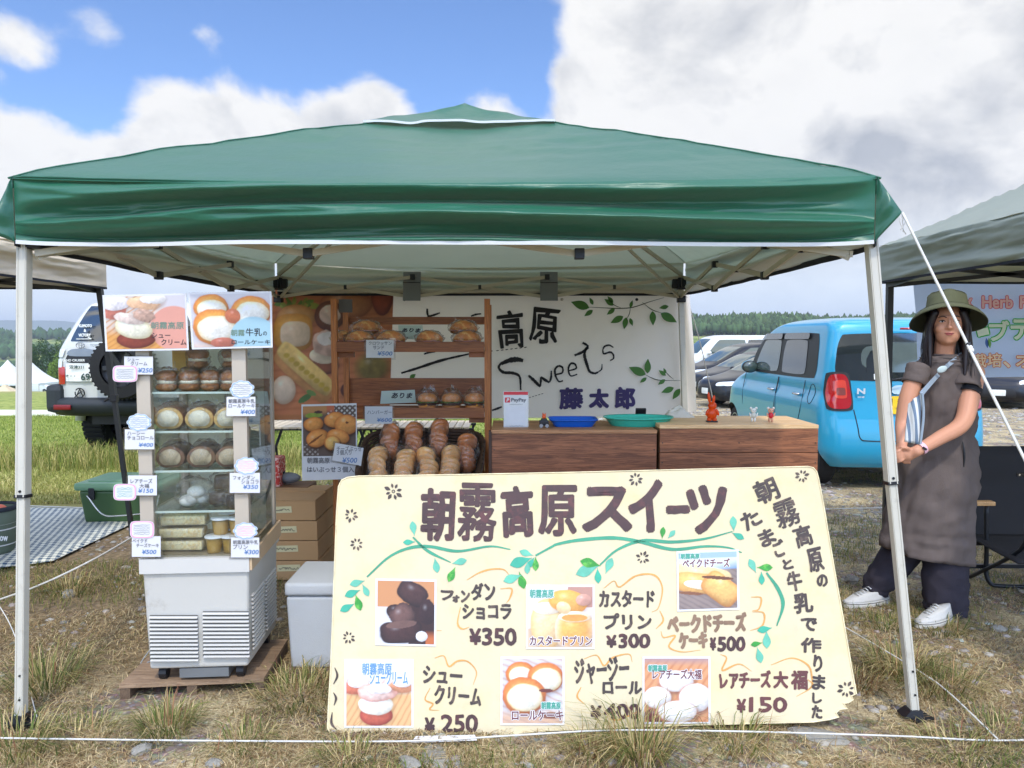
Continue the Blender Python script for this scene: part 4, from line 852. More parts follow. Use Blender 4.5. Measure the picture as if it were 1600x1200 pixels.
# ---- printed photographs on the board (generic baked goods)
def p_fondant(u, v):
    p = Pic(u, v, (214, 150, 100)); p.m((v > .42) * 1.0, (226, 224, 226)); p.m((v > .38) * (u > .55) * 1.0, (60, 36, 34)); p.m(np.clip((v - .78) * 8, 0, 1) * (u > .85), (200, 110, 60))
    p.ell(.32, .5, .16, .12, (66, 42, 40), 10, edge=(44, 28, 28)); p.ell(.62, .2, .26, .18, (78, 50, 46), 25, edge=(48, 32, 32), wob=.25, sq=3); p.ell(.88, .5, .16, .2, (58, 36, 36), 0, wob=.2)
    p.ell(.45, .55, .22, .2, (112, 80, 72), -20, edge=(64, 42, 40), wob=.3); p.ell(.42, .82, .36, .17, (74, 46, 42), -4, edge=(46, 30, 30), sq=4, wob=.15); p.ell(.40, .70, .30, .06, (120, 88, 78), -6, wob=.3); p.ell(.78, .88, .1, .08, (236, 236, 238)); return p.c
def p_pudding(u, v):
    p = Pic(u, v, (240, 226, 214)); p.m((v > .7) * .9, (228, 196, 160)); p.m((u > .62) * (v < .35) * 1., (200, 150, 132))
    p.ell(.30, .62, .26, .42, (250, 214, 160), edge=(236, 186, 120)); p.ell(.30, .36, .22, .1, (255, 240, 214)); p.ell(.62, .25, .3, .2, (246, 180, 92), 10, edge=(240, 160, 70))
    p.ell(.72, .72, .30, .30, (244, 178, 92), edge=(232, 206, 176), sq=3); p.ell(.72, .50, .25, .09, (250, 226, 190)); p.ell(.72, .52, .2, .06, (238, 166, 84)); p.ell(.86, .22, .12, .1, (214, 160, 140)); p.ell(.55, .35, .12, .09, (252, 214, 160), 30, wob=.2); return p.c
def p_baked(u, v):
    p = Pic(u, v, (146, 128, 120)); p.wood((190, 170, 160), (110, 96, 92), -30, 12); p.m((v < .3) * 1., (120, 158, 216)); p.m(np.clip((.55 - v - .25 * u) * 6, 0, 1), (222, 228, 240)); p.m((v < .1) * 1., (170, 196, 226))
    p.ell(.4, .42, .5, .18, (238, 206, 150), 12, sq=4); p.ell(.35, .55, .42, .18, (240, 190, 110), 8, sq=4, edge=(214, 150, 84)); p.ell(.38, .58, .3, .08, (250, 236, 206), 8); p.ell(.72, .66, .34, .22, (240, 190, 112), 40, sq=4, edge=(214, 140, 70)); p.ell(.66, .46, .3, .03, (120, 74, 50), 6, wob=.4); p.ell(.2, .72, .22, .03, (140, 90, 60), 6); return p.c
def p_choux(u, v):
    p = Pic(u, v, (232, 220, 214)); p.m(np.clip((v - .42) * 8, 0, 1), (238, 188, 128)); p.wood((244, 200, 146), (206, 140, 84), 62, 12); p.m(np.clip((.38 - v) * 8, 0, 1), (232, 222, 220))
    p.ell(.12, .42, .2, .1, (214, 120, 90)); p.ell(.18, .34, .16, .08, (244, 232, 224)); p.ell(.85, .40, .2, .1, (220, 150, 110)); p.ell(.86, .34, .14, .07, (248, 238, 230))
    p.ell(.46, .84, .25, .16, (204, 100, 76), edge=(160, 64, 54)); p.ell(.45, .68, .27, .16, (250, 246, 232), edge=(232, 222, 200)); p.ell(.47, .50, .32, .13, (240, 206, 192), wob=.3, tex=.35, edge=(226, 160, 140)); p.ell(.52, .44, .2, .07, (250, 240, 236), wob=.4, tex=.3); return p.c
def p_roll(u, v):
    p = Pic(u, v, (222, 220, 224)); p.m(np.clip((v - .78) * 8, 0, 1), (224, 182, 150)); p.wood((226, 200, 180), (200, 160, 140), -20, 10)
    for cx_, cy_, s in ((.3, .24, .24), (.72, .30, .30), (.36, .58, .36)):
        p.ell(cx_, cy_, s * 1.02, s * .8, (226, 146, 74), edge=(196, 104, 52)); p.ell(cx_ + .01, cy_ + .03, s * .82, s * .60, (248, 244, 226), edge=(240, 214, 160), soft=.1)
    p.ell(.72, .50, .12, .03, (120, 62, 52)); p.ell(.8, .88, .25, .05, (140, 90, 70)); return p.c
def p_daifuku(u, v):
    p = Pic(u, v, (226, 160, 110)); p.wood((240, 184, 134), (196, 116, 74), 55, 9); p.m(np.clip((.12 - v) * 9, 0, 1), (186, 150, 146)); p.ell(.2, .9, .2, .12, (110, 60, 54))
    for cx_, cy_, a, b in ((.5, .36, .27, .17), (.2, .62, .22, .17), (.80, .62, .26, .22), (.52, .84, .30, .17)): p.ell(cx_, cy_ + .02, a * 1.06, b * 1.08, (206, 140, 110), soft=.2); p.ell(cx_, cy_, a, b, (250, 246, 240), edge=(224, 210, 200))
    return p.c
cr_t = mat('print_green', S(70, 150, 128), .5); cr_m = mat('print_maroon', S(104, 48, 52), .5); wt = mat('print_white', S(216, 216, 214), .5); wt2 = mat('paper_white', S(212, 211, 212), .5, var=.02); cr_b = mat('print_blue', S(92, 136, 176), .5)
def tilt(b, s): x0_, y0_, x1_, y1_ = b; return [(x0_, y0_ + s), (x1_, y0_ - s), (x1_ + s * .8, y1_ - s), (x0_ + s * .8, y1_ + s)]
for box, fn, lab, sk, texts in [((590, 908, 679, 1006), p_fondant, 'photo of dark chocolate cake slices', -1, []),
        ((825, 917, 926, 1011), p_pudding, 'photo of orange puddings in glass jars', 0, [('朝霧高原', (828, 921, 865, 934), cr_t), ('カスタードプリン', (828, 994, 925, 1008), cr_m)]),
        ((1060, 863, 1151, 951), p_baked, 'photo of a baked cheese bar', 1.5, [('朝霧高原', (1064, 865, 1093, 873), cr_t), ('ベイクドチーズ', (1067, 873, 1140, 886), cr_m)]),
        ((541, 1033, 643, 1134), p_choux, 'photo of a cream puff', 0, [('朝霧高原', (566, 1036, 612, 1054), cr_b), ('シュークリーム', (578, 1049, 637, 1069), cr_b)]),
        ((785, 1029, 879, 1130), p_roll, 'photo of cream roll slices', 0, [('朝霧高原', (846, 1097, 876, 1108), cr_t), ('ロールケーキ', (800, 1110, 880, 1125), cr_m)]),
        ((1007, 1029, 1107, 1128), p_daifuku, 'photo of four white rice cakes', 0, [('朝霧高原', (1013, 1039, 1042, 1049), cr_t), ('レアチーズ大福', (1020, 1046, 1096, 1061), cr_m)])]:
    q = tilt(box, sk); x0_, y0_, x1_, y1_ = box; m4 = 3.0
    outer = [(q[0][0] - m4, q[0][1] - m4), (q[1][0] + m4, q[1][1] - m4), (q[2][0] + m4, q[2][1] + m4), (q[3][0] - m4, q[3][1] + m4)]
    mb = MB(); fr = [BP.pix(*p, .0036) for p in outer]; bk = [BP.pix(*p, .0001) for p in outer]; mb.hexa(bk, fr); card = mb.build('photo_print', wt2, BOARD, fix=True); tag(card, lab)
    quadgrid('picture', [BP.pix(*p, .0042) for p in q], fn, 90, 94, card)
    for s, b, m_ in texts:
        mb = MB(); letter(mb, BP, s, b, 0, 0, .0046, sk * -.6, bold=1.4); mb.build('caption_halo', wt, card); mb = MB(); letter(mb, BP, s, b, 0, 0, .0056, sk * -.6, bold=.35); mb.build('caption', m_, card)
# strip of paper under the board
p1, p2 = G(642, 1160), G(748, 1150); mb = MB(); mb.add([G(642, 1161, .012), G(746, 1157, .012), G(742, 1148, .014), G(650, 1150, .014)], [(0, 1, 2, 3)]); tag(mb.build('paper_strip', wt2, None), 'white paper strip sticking out beneath the menu board', 'paper')
# ================================================================ SHOWCASE, PALLET, BOXES
def woodmat(name, c1, c2, axis='x', var=.25, rough=.6, sc=7.0, dark=None):
    if name in MATS: return MATS[name]
    m = bpy.data.materials.new(name); m.use_nodes = True; t = m.node_tree; t.nodes.clear()
    co = nd(t, 'ShaderNodeTexCoord').outputs['Object']; st = {'x': (.06, 1, 1), 'y': (1, .06, 1), 'z': (1, 1, .06)}[axis]
    v = nd(t, 'ShaderNodeVectorMath', {0: co, 1: tuple(q * 10 for q in st)}, operation='MULTIPLY').outputs[0]
    oi = nd(t, 'ShaderNodeObjectInfo').outputs['Random']; v = nd(t, 'ShaderNodeVectorMath', {0: v, 1: mixc(t, oi, (0, 0, 0), (30, 20, 10))}, operation='ADD').outputs[0]
    n = nd(t, 'ShaderNodeTexNoise', {'Vector': v, 'Scale': sc * 1.5, 'Detail': 9.0, 'Roughness': .68, 'Distortion': 1.4}).outputs[0]
    n2_ = nd(t, 'ShaderNodeTexNoise', {'Vector': v, 'Scale': sc * .16, 'Detail': 3.0}).outputs[0]
    c = mixc(t, mrange(t, n, .32, .68), c1, c2); k = mrange(t, n2_, .3, .7, 1 - var, 1 + var); c = nd(t, 'ShaderNodeVectorMath', {0: c, 3: k}, operation='SCALE').outputs[0]
    if dark:
        kn = nd(t, 'ShaderNodeTexVoronoi', {'Vector': nd(t, 'ShaderNodeVectorMath', {0: co, 1: tuple(max(q, .35) * 5 for q in st)}, operation='MULTIPLY').outputs[0], 'Scale': 1.6}).outputs['Distance']
        c = mixc(t, mrange(t, kn, .13, .05, 0, .8), c, dark)
    b = nd(t, 'ShaderNodeBump', {'Height': n, 'Strength': .35, 'Distance': .004})
    p = nd(t, 'ShaderNodeBsdfPrincipled', {'Base Color': c, 'Roughness': rough, 'Normal': b.outputs[0]}); nd(t, 'ShaderNodeOutputMaterial', {0: p.outputs[0]}); MATS[name] = m; return m
fl_, fr_, br_ = G(229, 1048, .115), G(390, 1043, .115), G(434, 978, .115); fl_.z = fr_.z = br_.z = 0
SX, SY = fr_ - fl_, br_ - fr_
def SP(a, b, z): return fl_ + SX * a + SY * b + Vector((0, 0, z))
SN = SX.normalized(); SD = SY.normalized(); SF = Vector((SX.y, -SX.x, 0)).normalized()
if SF.y > 0: SF = -SF
def rbox(name, m, par, a0, a1, b0, b1, z0, z1, ob=False):
    mb = MB(); mb.hexa([SP(a0, b0, z0), SP(a1, b0, z0), SP(a1, b1, z0), SP(a0, b1, z0)], [SP(a0, b0, z1), SP(a1, b0, z1), SP(a1, b1, z1), SP(a0, b1, z1)]); return mb.build(name, m, par)
enam = mat('white_enamel', S(192, 189, 180), .32, var=.03, vs=5, bump=.05, dirt=.30); trimw = mat('white_trim', S(198, 195, 187), .35, var=.03)
alu = mat('beige_aluminium', S(186, 174, 156), .42, metal=.15, var=.06); glass = glassmat('showcase_glass', (.97, .99, .98), .05)
SHOW = thing('display_fridge', SP(.5, .5, .06), 'tall glass display fridge of wrapped pastries with white louvred base', 'display fridge')
BZ0, BZ1, TZ = .115, .545, 1.43
# base: rounded body
mb = MB(); mb.hexa([SP(.02, .02, BZ0), SP(.98, .02, BZ0), SP(.985, .99, BZ0), SP(.015, .99, BZ0)], [SP(-.015, 0, BZ1 - .04), SP(1.01, 0, BZ1 - .04), SP(1.01, 1, BZ1 - .04), SP(-.015, 1, BZ1 - .04)])
body = mb.build('base_cabinet', enam, SHOW); body.modifiers.new('b', 'BEVEL').width = .012; body.modifiers['b'].segments = 3; mods(body)
rbox('top_trim', trimw, SHOW, -.03, 1.025, -.03, 1.02, BZ1 - .045, BZ1 + .012)
mb = MB(); mb.hexa([SP(1.026, -.02, BZ1 - .04), SP(1.05, -.02, BZ1 - .04), SP(1.05, 1.02, BZ1 - .02), SP(1.026, 1.02, BZ1 - .02)], [SP(1.026, -.02, BZ1 + .02), SP(1.05, -.02, BZ1 + .02), SP(1.05, 1.02, BZ1 + .05), SP(1.026, 1.02, BZ1 + .05)]); mb.build('side_trim', mat('tan_trim', S(196, 168, 132), .5), SHOW)
SPl = Plane(SP(0, 0, 0) + SF * .002, SF)
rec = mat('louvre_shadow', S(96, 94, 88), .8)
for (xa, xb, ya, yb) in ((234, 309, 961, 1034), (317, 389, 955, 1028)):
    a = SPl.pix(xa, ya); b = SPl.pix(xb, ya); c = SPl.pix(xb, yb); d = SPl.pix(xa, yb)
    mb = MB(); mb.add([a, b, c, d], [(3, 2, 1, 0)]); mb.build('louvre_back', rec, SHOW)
    first = None
    for k in range(12):
        z = a.z + (d.z - a.z) * (k + .5) / 12
        if first is None:
            mb = MB(); w = (b - a).length; u = (b - a).normalized(); o0 = Vector((a.x, a.y, z)) + SF * .001
            mb.hexa([o0 + SF * .008 - Vector((0, 0, .004)), o0 + u * w + SF * .008 - Vector((0, 0, .004)), o0 + u * w - Vector((0, 0, .001)), o0 - Vector((0, 0, .001))],
                    [o0 + SF * .009 - Vector((0, 0, .002)), o0 + u * w + SF * .009 - Vector((0, 0, .002)), o0 + u * w + Vector((0, 0, .003)), o0 + Vector((0, 0, .003))]); first = mb.build('slat', trimw, SHOW); z0_ = z
        else:
            s = first.copy(); COL.objects.link(s); s.location = (0, 0, z - z0_)
SR = Plane(SP(1.0, .5, 0) + SN * .006, SN)
first = None
for k in range(14):
    for (b0, b1) in ((.10, .48), (.55, .93)):
        mb = MB(); z = .17 + k * .0165; mb.hexa([SP(1.0, b0, z), SP(1.02, b0, z), SP(1.02, b1, z), SP(1.0, b1, z)], [SP(1.0, b0, z + .006), SP(1.012, b0, z + .008), SP(1.012, b1, z + .008), SP(1.0, b1, z + .006)]); mb.build('slat', trimw, SHOW)
for (a, b) in ((.12, .12), (.88, .12), (.12, .88), (.9, .88)):
    mb = MB(); c = SP(a, b, .088); mb.tube([c - SN * .014, c + SN * .014], .027, 14); mb.box(c + Vector((0, 0, .02)), (.03, .03, .02)); mb.build('caster', blk, SHOW)
rbox('drip_pan', mat('grey_metal', S(110, 112, 112), .5), SHOW, .3, .78, .04, .5, .075, .112)
# glass tower
for (a, b, w) in ((.045, .03, .05), (.955, .03, .052), (.965, .97, .03), (.03, .97, .03)):
    mb = MB(); p = SP(a, b, BZ1 + .012); q = SP(a, b, TZ); mb.bar(p, q, w * 1.0, .03, up=SF); mb.build('corner_post', alu, SHOW)
rbox('roof_panel', alu, SHOW, 0, 1, 0, 1, TZ, TZ + .022)
rbox('floor_panel', mat('floor_sheet', S(150, 136, 112), .5), SHOW, .03, .97, .03, .97, BZ1 + .012, BZ1 + .018)
def pane(name, p, q, z0, z1, m):
    mb = MB(); n_ = (q - p).cross(Vector((0, 0, 1))).normalized() * .002; mb.hexa([p + Vector((0, 0, z0)), q + Vector((0, 0, z0)), q + n_ + Vector((0, 0, z0)), p + n_ + Vector((0, 0, z0))], [p + Vector((0, 0, z1)), q + Vector((0, 0, z1)), q + n_ + Vector((0, 0, z1)), p + n_ + Vector((0, 0, z1))]); return mb.build(name, m, SHOW)
pane('front_pane', SP(.1, .02, 0), SP(.9, .02, 0), BZ1 + .015, TZ, glass); pane('side_pane', SP(.985, .08, 0), SP(.985, .92, 0), BZ1 + .02, TZ, glass); pane('side_pane', SP(.015, .08, 0), SP(.015, .92, 0), BZ1 + .02, TZ, glass)
frost = glassmat('frosted_door', (.86, .93, .86), .03, .2, .0)
pane('back_door', SP(.04, .98, 0), SP(.50, .98, 0), BZ1 + .02, TZ, mat('milky_door', S(236, 240, 230), .35, var=.05, trl=(.65, S(246, 250, 242)))); pane('back_door', SP(.50, .95, 0), SP(.93, .95, 0), BZ1 + .02, TZ, mat('milky_door', (0, 0, 0)))
for (a, b) in ((.50, .965), (.93, .96)):
    mb = MB(); mb.bar(SP(a, b, BZ1 + .02), SP(a, b, TZ), .014, .02, up=SF); mb.build('door_rail', alu, SHOW)
SHZ = [1.197, 1.046, .893, .735]
for z in SHZ:
    mb = MB(); mb.hexa([SP(.05, .05, z - .005), SP(.95, .05, z - .005), SP(.95, .90, z - .005), SP(.05, .90, z - .005)], [SP(.05, .05, z), SP(.95, .05, z), SP(.95, .90, z), SP(.05, .90, z)]); sh = mb.build('glass_shelf', glassmat('shelf_glass', (.80, .90, .86), .12), SHOW)
    mb = MB(); mb.bar(SP(.05, .045, z - .0025), SP(.95, .045, z - .0025), .004, .008); mb.build('shelf_edge', mat('edge_glass', S(214, 226, 214), .3), sh)
tag(SHOW, group=None)
# handle clip on top
mb = MB(); mb.tube([SP(.32, .3, TZ + .02), SP(.32, .3, TZ + .075), SP(.25, .1, TZ + .08)], .008, 6); mb.build('hook', mat('steel_hook', S(90, 92, 94), .35, metal=.6), SHOW)

# ---- food
bunm = mat('choux_crust', S(176, 112, 66), .55, var=.25, vs=30, bump=.6, bs=50, col2=S(212, 152, 96)); creamm = mat('cream', S(250, 240, 212), .5, var=.04, vs=30, bump=.2)
sponge = mat('sponge', S(240, 196, 120), .8, var=.12, vs=60, bump=.4, bs=150); skin_b = mat('roll_skin', S(176, 108, 60), .7, var=.2, vs=25); choc = mat('choc_sponge', S(140, 100, 74), .8, var=.2, vs=60, bump=.4, bs=150)
chocsk = mat('choc_skin', S(78, 48, 32), .7, var=.2); bagm = glassmat('bag_film', (.99, .99, .99), .04, .12, .16, (.95, .95, .95)); dark_c = mat('dark_chocolate', S(62, 44, 38), .6, var=.3, vs=40, bump=.7, bs=60); mochi = mat('mochi', S(236, 232, 222), .7, var=.03)
def bag(par, c, r, seed, spikes=0):
    mb = MB(); mb.ell(c, r, 16, 10, None, .13, seed); o = mb.build('bag', bagm, par, True)
    if spikes:
        mb = MB(); rd = random.Random(seed)
        for k in range(spikes):
            p = Vector(c) + Vector((rd.uniform(-.6, .6) * r[0], -.2 * r[1], r[2] * .7)); q = p + Vector((rd.uniform(-.03, .03), 0, rd.uniform(.01, .04))); u = Vector((rd.uniform(.01, .03), .004, rd.uniform(-.01, .01)))
            mb.add([p, p + u, q + u * .6, q], [(0, 1, 2, 3)])
        mb.build('bag_fold', bagm, par)
    return o
def make_puff(loc, label, seed=0, group='cream puffs in the display fridge'):
    t = thing('cream_puff', loc, label, 'cream puff', group); x, y, z = loc
    mb = MB(); mb.ell((x, y, z + .017), (.042, .040, .020), 16, 8, None, .06, 1); mb.build('bun_bottom', bunm, t, True)
    mb = MB(); mb.ell((x, y, z + .036), (.038, .037, .013), 16, 8, None, .05, 2); mb.build('cream', creamm, t, True)
    mb = MB(); mb.ell((x, y, z + .056), (.042, .040, .026), 16, 8, None, .10, 3); mb.build('bun_top', bunm, t, True)
    bag(t, (x, y, z + .045), (.053, .048, .050), 5, 3); return t
places = [((.20, .16, 0), 'single cream puff at the left end of the top fridge shelf'), ((.42, .16, 0), 'front cream puff in the middle of the top fridge shelf'), ((.62, .18, 0), 'front cream puff right of the middle one on the top shelf'), ((.83, .16, 0), 'cream puff at the right end of the top fridge shelf'),
          ((.45, .3, .085), 'upper cream puff stacked behind the middle one'), ((.79, .32, .085), 'upper cream puff stacked at the right of the top shelf'), ((.32, .55, 0), 'back cream puff between the left and middle ones'), ((.66, .55, .0), 'back cream puff behind the right pair')]
pf = None
for i, ((a, b, dz), lab) in enumerate(places):
    p = SP(a, b, SHZ[0] + .001 + dz)
    if pf is None: pf = make_puff(p, lab)
    else: q = dup(pf, p, rz=i * 1.3); q['label'] = lab
def make_roll(loc, label, sp_, sk_, seed, cat='roll cake', grp='cream roll cakes in the display fridge'):
    t = thing('roll_cake', loc, label, cat, grp); x, y, z = loc; L = .15; d = Vector((-.12, 1, 0)).normalized(); u = Vector((1, .12, 0)).normalized()
    def ringp(k, r, yy, flat=.86):
        return [Vector((x, y, z + r * flat)) + u * (r * 1.12 * math.cos(a)) + Vector((0, 0, max(-flat, math.sin(a)) * r * (1 if math.sin(a) > 0 else .86))) + d * yy for a in [2 * math.pi * q / 24 for q in range(24)]]
    R0 = .047
    mb = MB(); mb.loft([ringp(0, R0, .0), ringp(0, R0, L)]); mb.build('sponge', sp_, t, True)
    mb = MB(); mb.loft([ringp(0, R0 * 1.03, .004), ringp(0, R0 * 1.03, L + .002)], cap=False); mb.build('crust', sk_, t, True)
    c = Vector((x, y, z + R0 * .86)); mb = MB(); mb.loft([[c + (p - c) * .78 + Vector((0, 0, .001)) - d * .002 for p in ringp(0, R0, 0)], [c + (p - c) * .74 - d * .004 for p in ringp(0, R0, 0)]]); mb.build('cream', creamm if sp_ is sponge else mat('choc_cream', S(206, 184, 150), .6), t, True)
    bag(t, c + d * .06 + Vector((0, 0, .012)), (.058, .09, .056), seed, 4); return t
r1 = None
for i, (a, lab) in enumerate([(.22, 'plain roll cake at the left of the second fridge shelf'), (.52, 'plain roll cake in the middle of the second fridge shelf'), (.80, 'plain roll cake at the right of the second fridge shelf')]):
    p = SP(a, .12, SHZ[1] + .001)
    if r1 is None: r1 = make_roll(p, lab, sponge, skin_b, 3)
    else: q = dup(r1, p, rz=.06 * i); q['label'] = lab
r2 = None
for i, (a, lab) in enumerate([(.22, 'chocolate roll cake at the left of the third fridge shelf'), (.52, 'chocolate roll cake in the middle of the third fridge shelf'), (.80, 'chocolate roll cake at the right of the third fridge shelf')]):
    p = SP(a, .14, SHZ[2] + .001)
    if r2 is None: r2 = make_roll(p, lab, choc, chocsk, 4)
    else: q = dup(r2, p, rz=.05 * i); q['label'] = lab
p = SP(.34, .25, SHZ[3] + .001); t = thing('rice_cake', p, 'bag of white rice cakes on the fourth fridge shelf', 'rice cakes'); 
for k, (dx, dy, dz) in enumerate([(0, 0, .022), (.04, .04, .024), (.03, .01, .055)]): mb = MB(); mb.ell(p + Vector((dx, dy, dz)), (.036, .033, .024), 14, 8); mb.build('cake', mochi, t, True)
bag(t, p + Vector((.02, .02, .05)), (.085, .06, .065), 8, 6)
for i, (a, b, dz, lab) in enumerate([(.66, .3, 0, 'lower dark chocolate slice in film on the fourth shelf'), (.70, .3, .065, 'upper dark chocolate slice stacked on the fourth shelf'), (.86, .2, 0, 'dark chocolate slice at the right end of the fourth shelf')]):
    p = SP(a, b, SHZ[3] + .001 + dz); t = thing('chocolate_slice', p, lab, 'chocolate cake', 'wrapped chocolate slices'); mb = MB(); mb.box(p + Vector((0, 0, .028)), (.085, .07, .052), .3 * i, bev=.012); mb.build('slice', dark_c, t); bag(t, p + Vector((0, 0, .036)), (.062, .055, .045), i + 12, 4)
cheese = mat('cheese_bar', S(244, 226, 176), .6, var=.12, vs=25, col2=S(230, 196, 130))
for i in range(3):
    p = SP(.30 + .02 * (i == 2), .22, BZ1 + .02 + i * .05); t = thing('cheese_cake_bar', p, ['bottom', 'middle', 'top'][i] + ' wrapped cheese bar in the stack on the fridge floor', 'cheese cake', 'wrapped cheese bars')
    mb = MB(); mb.box(p + Vector((0, 0, .022)), (.17, .07, .036), .05 * i, bev=.008); mb.build('bar', cheese, t); mb = MB(); mb.box(p + Vector((.0, 0, .024)), (.19, .082, .046), .05 * i, bev=.014); mb.build('bag', bagm, t)
pud = mat('pudding', S(250, 198, 96), .4, var=.05); lidm = mat('pudding_lid', S(240, 240, 238), .3)
PUD = None; n_ = 0
for row, (zz, cols_) in enumerate([(0, [(.64, .12), (.80, .12), (.94, .14)]), (.068, [(.69, .16), (.86, .16)]), (.0, [(.70, .42), (.86, .42)]), (.068, [(.68, .38), (.84, .40)]), (.136, [(.76, .4)])]):
    for (a, b) in cols_:
        p = SP(a, b, BZ1 + .02 + zz); lab = ['pudding cup %s in the %s row on the fridge floor' % (['on the left', 'in the middle', 'on the right'][cols_.index((a, b))], ['front bottom', 'front upper', 'rear bottom', 'rear upper', 'topmost'][row])][0]
        if PUD is None:
            t = PUD = thing('pudding_cup', p, lab, 'pudding cup', 'pudding cups in the display fridge'); mb = MB(); mb.lathe([(0, .0), (.026, 0), (.032, .052), (0, .052)], p, 18); mb.build('pudding', pud, t, True)
            mb = MB(); mb.lathe([(.027, -.001), (.034, .060), (.035, .060)], p, 18); mb.build('cup', glassmat('cup_plastic', (.96, .94, .88), .1), t, True)
            mb = MB(); mb.lathe([(0, .066), (.034, .066), (.037, .063), (.037, .058)], p, 18); mb.build('lid', lidm, t, True)
        else: q = dup(PUD, p); q['label'] = lab
# yellow tall wrapped pastry at the left of the top shelf
p = SP(.27, .35, SHZ[0]); t = thing('pastry_packet', p, 'tall yellow pastry packet standing behind the left cream puff', 'pastry packet'); mb = MB(); mb.box(p + Vector((0, 0, .10)), (.07, .03, .19), .1, bev=.012); mb.build('packet', mat('yellow_packet', S(222, 170, 74), .5, var=.2, vs=20), t)

# ---- posters and price cards
lam = glassmat('laminate', (.93, .93, .94), .06)
def quadbox(mb, q, n_, th): mb.hexa([p - n_ * th for p in [q[3], q[2], q[1], q[0]]], [q[3], q[2], q[1], q[0]])
def paper(pl, q, par, m, lift, th=.001, name='paper'):
    mb = MB(); f = [pl.pix(*p, lift) for p in q]; b = [p - pl.n * th for p in f]; mb.hexa(b, f); return mb.build(name, m, par, fix=True)
def p_puffbig(u, v):
    p = Pic(u, v, (236, 226, 220), 1.45); p.m(np.clip((v - .55) * 5, 0, 1), (238, 170, 90)); p.wood((244, 186, 106), (212, 130, 60), 35, 12); p.m(np.clip((u - .62) * 6, 0, 1) * np.clip((.5 - v) * 6, 0, 1), (226, 220, 224))
    p.ell(.1, .25, .16, .18, (214, 130, 110)); p.ell(.12, .12, .2, .14, (244, 236, 236), tex=.3); p.ell(.5, .12, .22, .14, (236, 190, 150), tex=.3, wob=.3); p.ell(.6, .06, .16, .08, (250, 244, 240), wob=.3)
    p.ell(.85, .62, .30, .42, (240, 170, 150), soft=.05, wob=0, tex=.02); p.ell(.36, .82, .24, .17, (150, 70, 50), edge=(116, 50, 38)); p.ell(.34, .60, .24, .2, (246, 240, 214), 12, edge=(228, 214, 170)); p.ell(.30, .42, .22, .10, (236, 214, 200), 10, wob=.3, tex=.3); p.ell(.46, .36, .14, .12, (196, 160, 140), 10, wob=.4, tex=.5); return p.c
def p_rollbig(u, v):
    p = Pic(u, v, (226, 222, 226), 1.45); p.m(np.clip((v - .86) * 8, 0, 1), (240, 214, 200))
    for cx_, cy_, a, b in ((.25, .25, .22, .25), (.76, .34, .26, .30), (.30, .62, .30, .34)): p.ell(cx_, cy_, a, b, (238, 168, 78), edge=(206, 122, 60)); p.ell(cx_ + .01, cy_ + .04, a * .84, b * .74, (242, 238, 226), edge=(236, 214, 170))
    p.ell(.52, .42, .10, .14, (206, 120, 84), 30); p.ell(.78, .82, .30, .38, (176, 214, 226), wob=0, tex=.02, soft=.05); p.ell(.38, .92, .16, .10, (186, 110, 90)); return p.c
POS = Plane(SP(.5, 0, 0) + SF * .035, SF)
kuro = mat('print_black', S(44, 42, 44), .5); gr2 = mat('print_grey_green', S(112, 136, 118), .5); grey_t = mat('pencil_grey', S(112, 110, 112), .6); blue_t = mat('blue_pen', S(84, 124, 176), .55); pink_t = mat('pink_print', S(236, 150, 186), .5); blue_l = mat('light_blue_print', S(140, 176, 222), .5)
def poster(nm, q, fn, texts, label, nx, ny, pl=POS, m4=3):
    t = thing(nm, pl.pix(*q[3]), label, 'poster'); cx_, cy_ = sum(p[0] for p in q) / 4, sum(p[1] for p in q) / 4
    paper(pl, q, t, wt2, 0, .002, 'sheet'); inn = [(p[0] + (m4 if p[0] < cx_ else -m4), p[1] + (m4 if p[1] < cy_ else -m4)) for p in q]
    if fn: quadgrid('picture', [pl.pix(*p, .0008) for p in inn], fn, nx, ny, t)
    for s, b, m_, bd in texts: mb = MB(); letter(mb, pl, s, b, 0, 0, .0014, bold=bd); mb.build('lettering', m_, t)
    return t
poster('poster', [(160, 461), (291, 458), (295, 547), (165, 549)], p_puffbig, [('朝霧高原', (236, 503, 287, 514), gr2, .2), ('シュー', (237, 520, 266, 528), kuro, .15), ('クリーム', (252, 530, 291, 539), kuro, .15)], 'left poster of a cream puff clipped to the fridge top', 130, 90)
poster('poster', [(294, 457), (424, 455), (426, 543), (300, 546)], p_rollbig, [('朝霧', (361, 515, 382, 525), gr2, .2), ('牛乳', (384, 513, 409, 525), kuro, .15), ('の', (411, 518, 417, 524), kuro, .1), ('ロールケーキ', (362, 531, 422, 538), kuro, .15)], 'right poster of cream roll slices clipped to the fridge top', 130, 90)
def scribble(mb, pl, x0_, y0_, x1_, lift, seed, amp=1.0, w=.55):
    rd = random.Random(seed); x = x0_; pts = []
    while x < x1_: pts.append((x, y0_ + rd.uniform(-amp, amp))); x += rd.uniform(.8, 1.6)
    if len(pts) > 2: ribbon(mb, pl, pts, w, lift, 2, (.8, 1, .8))
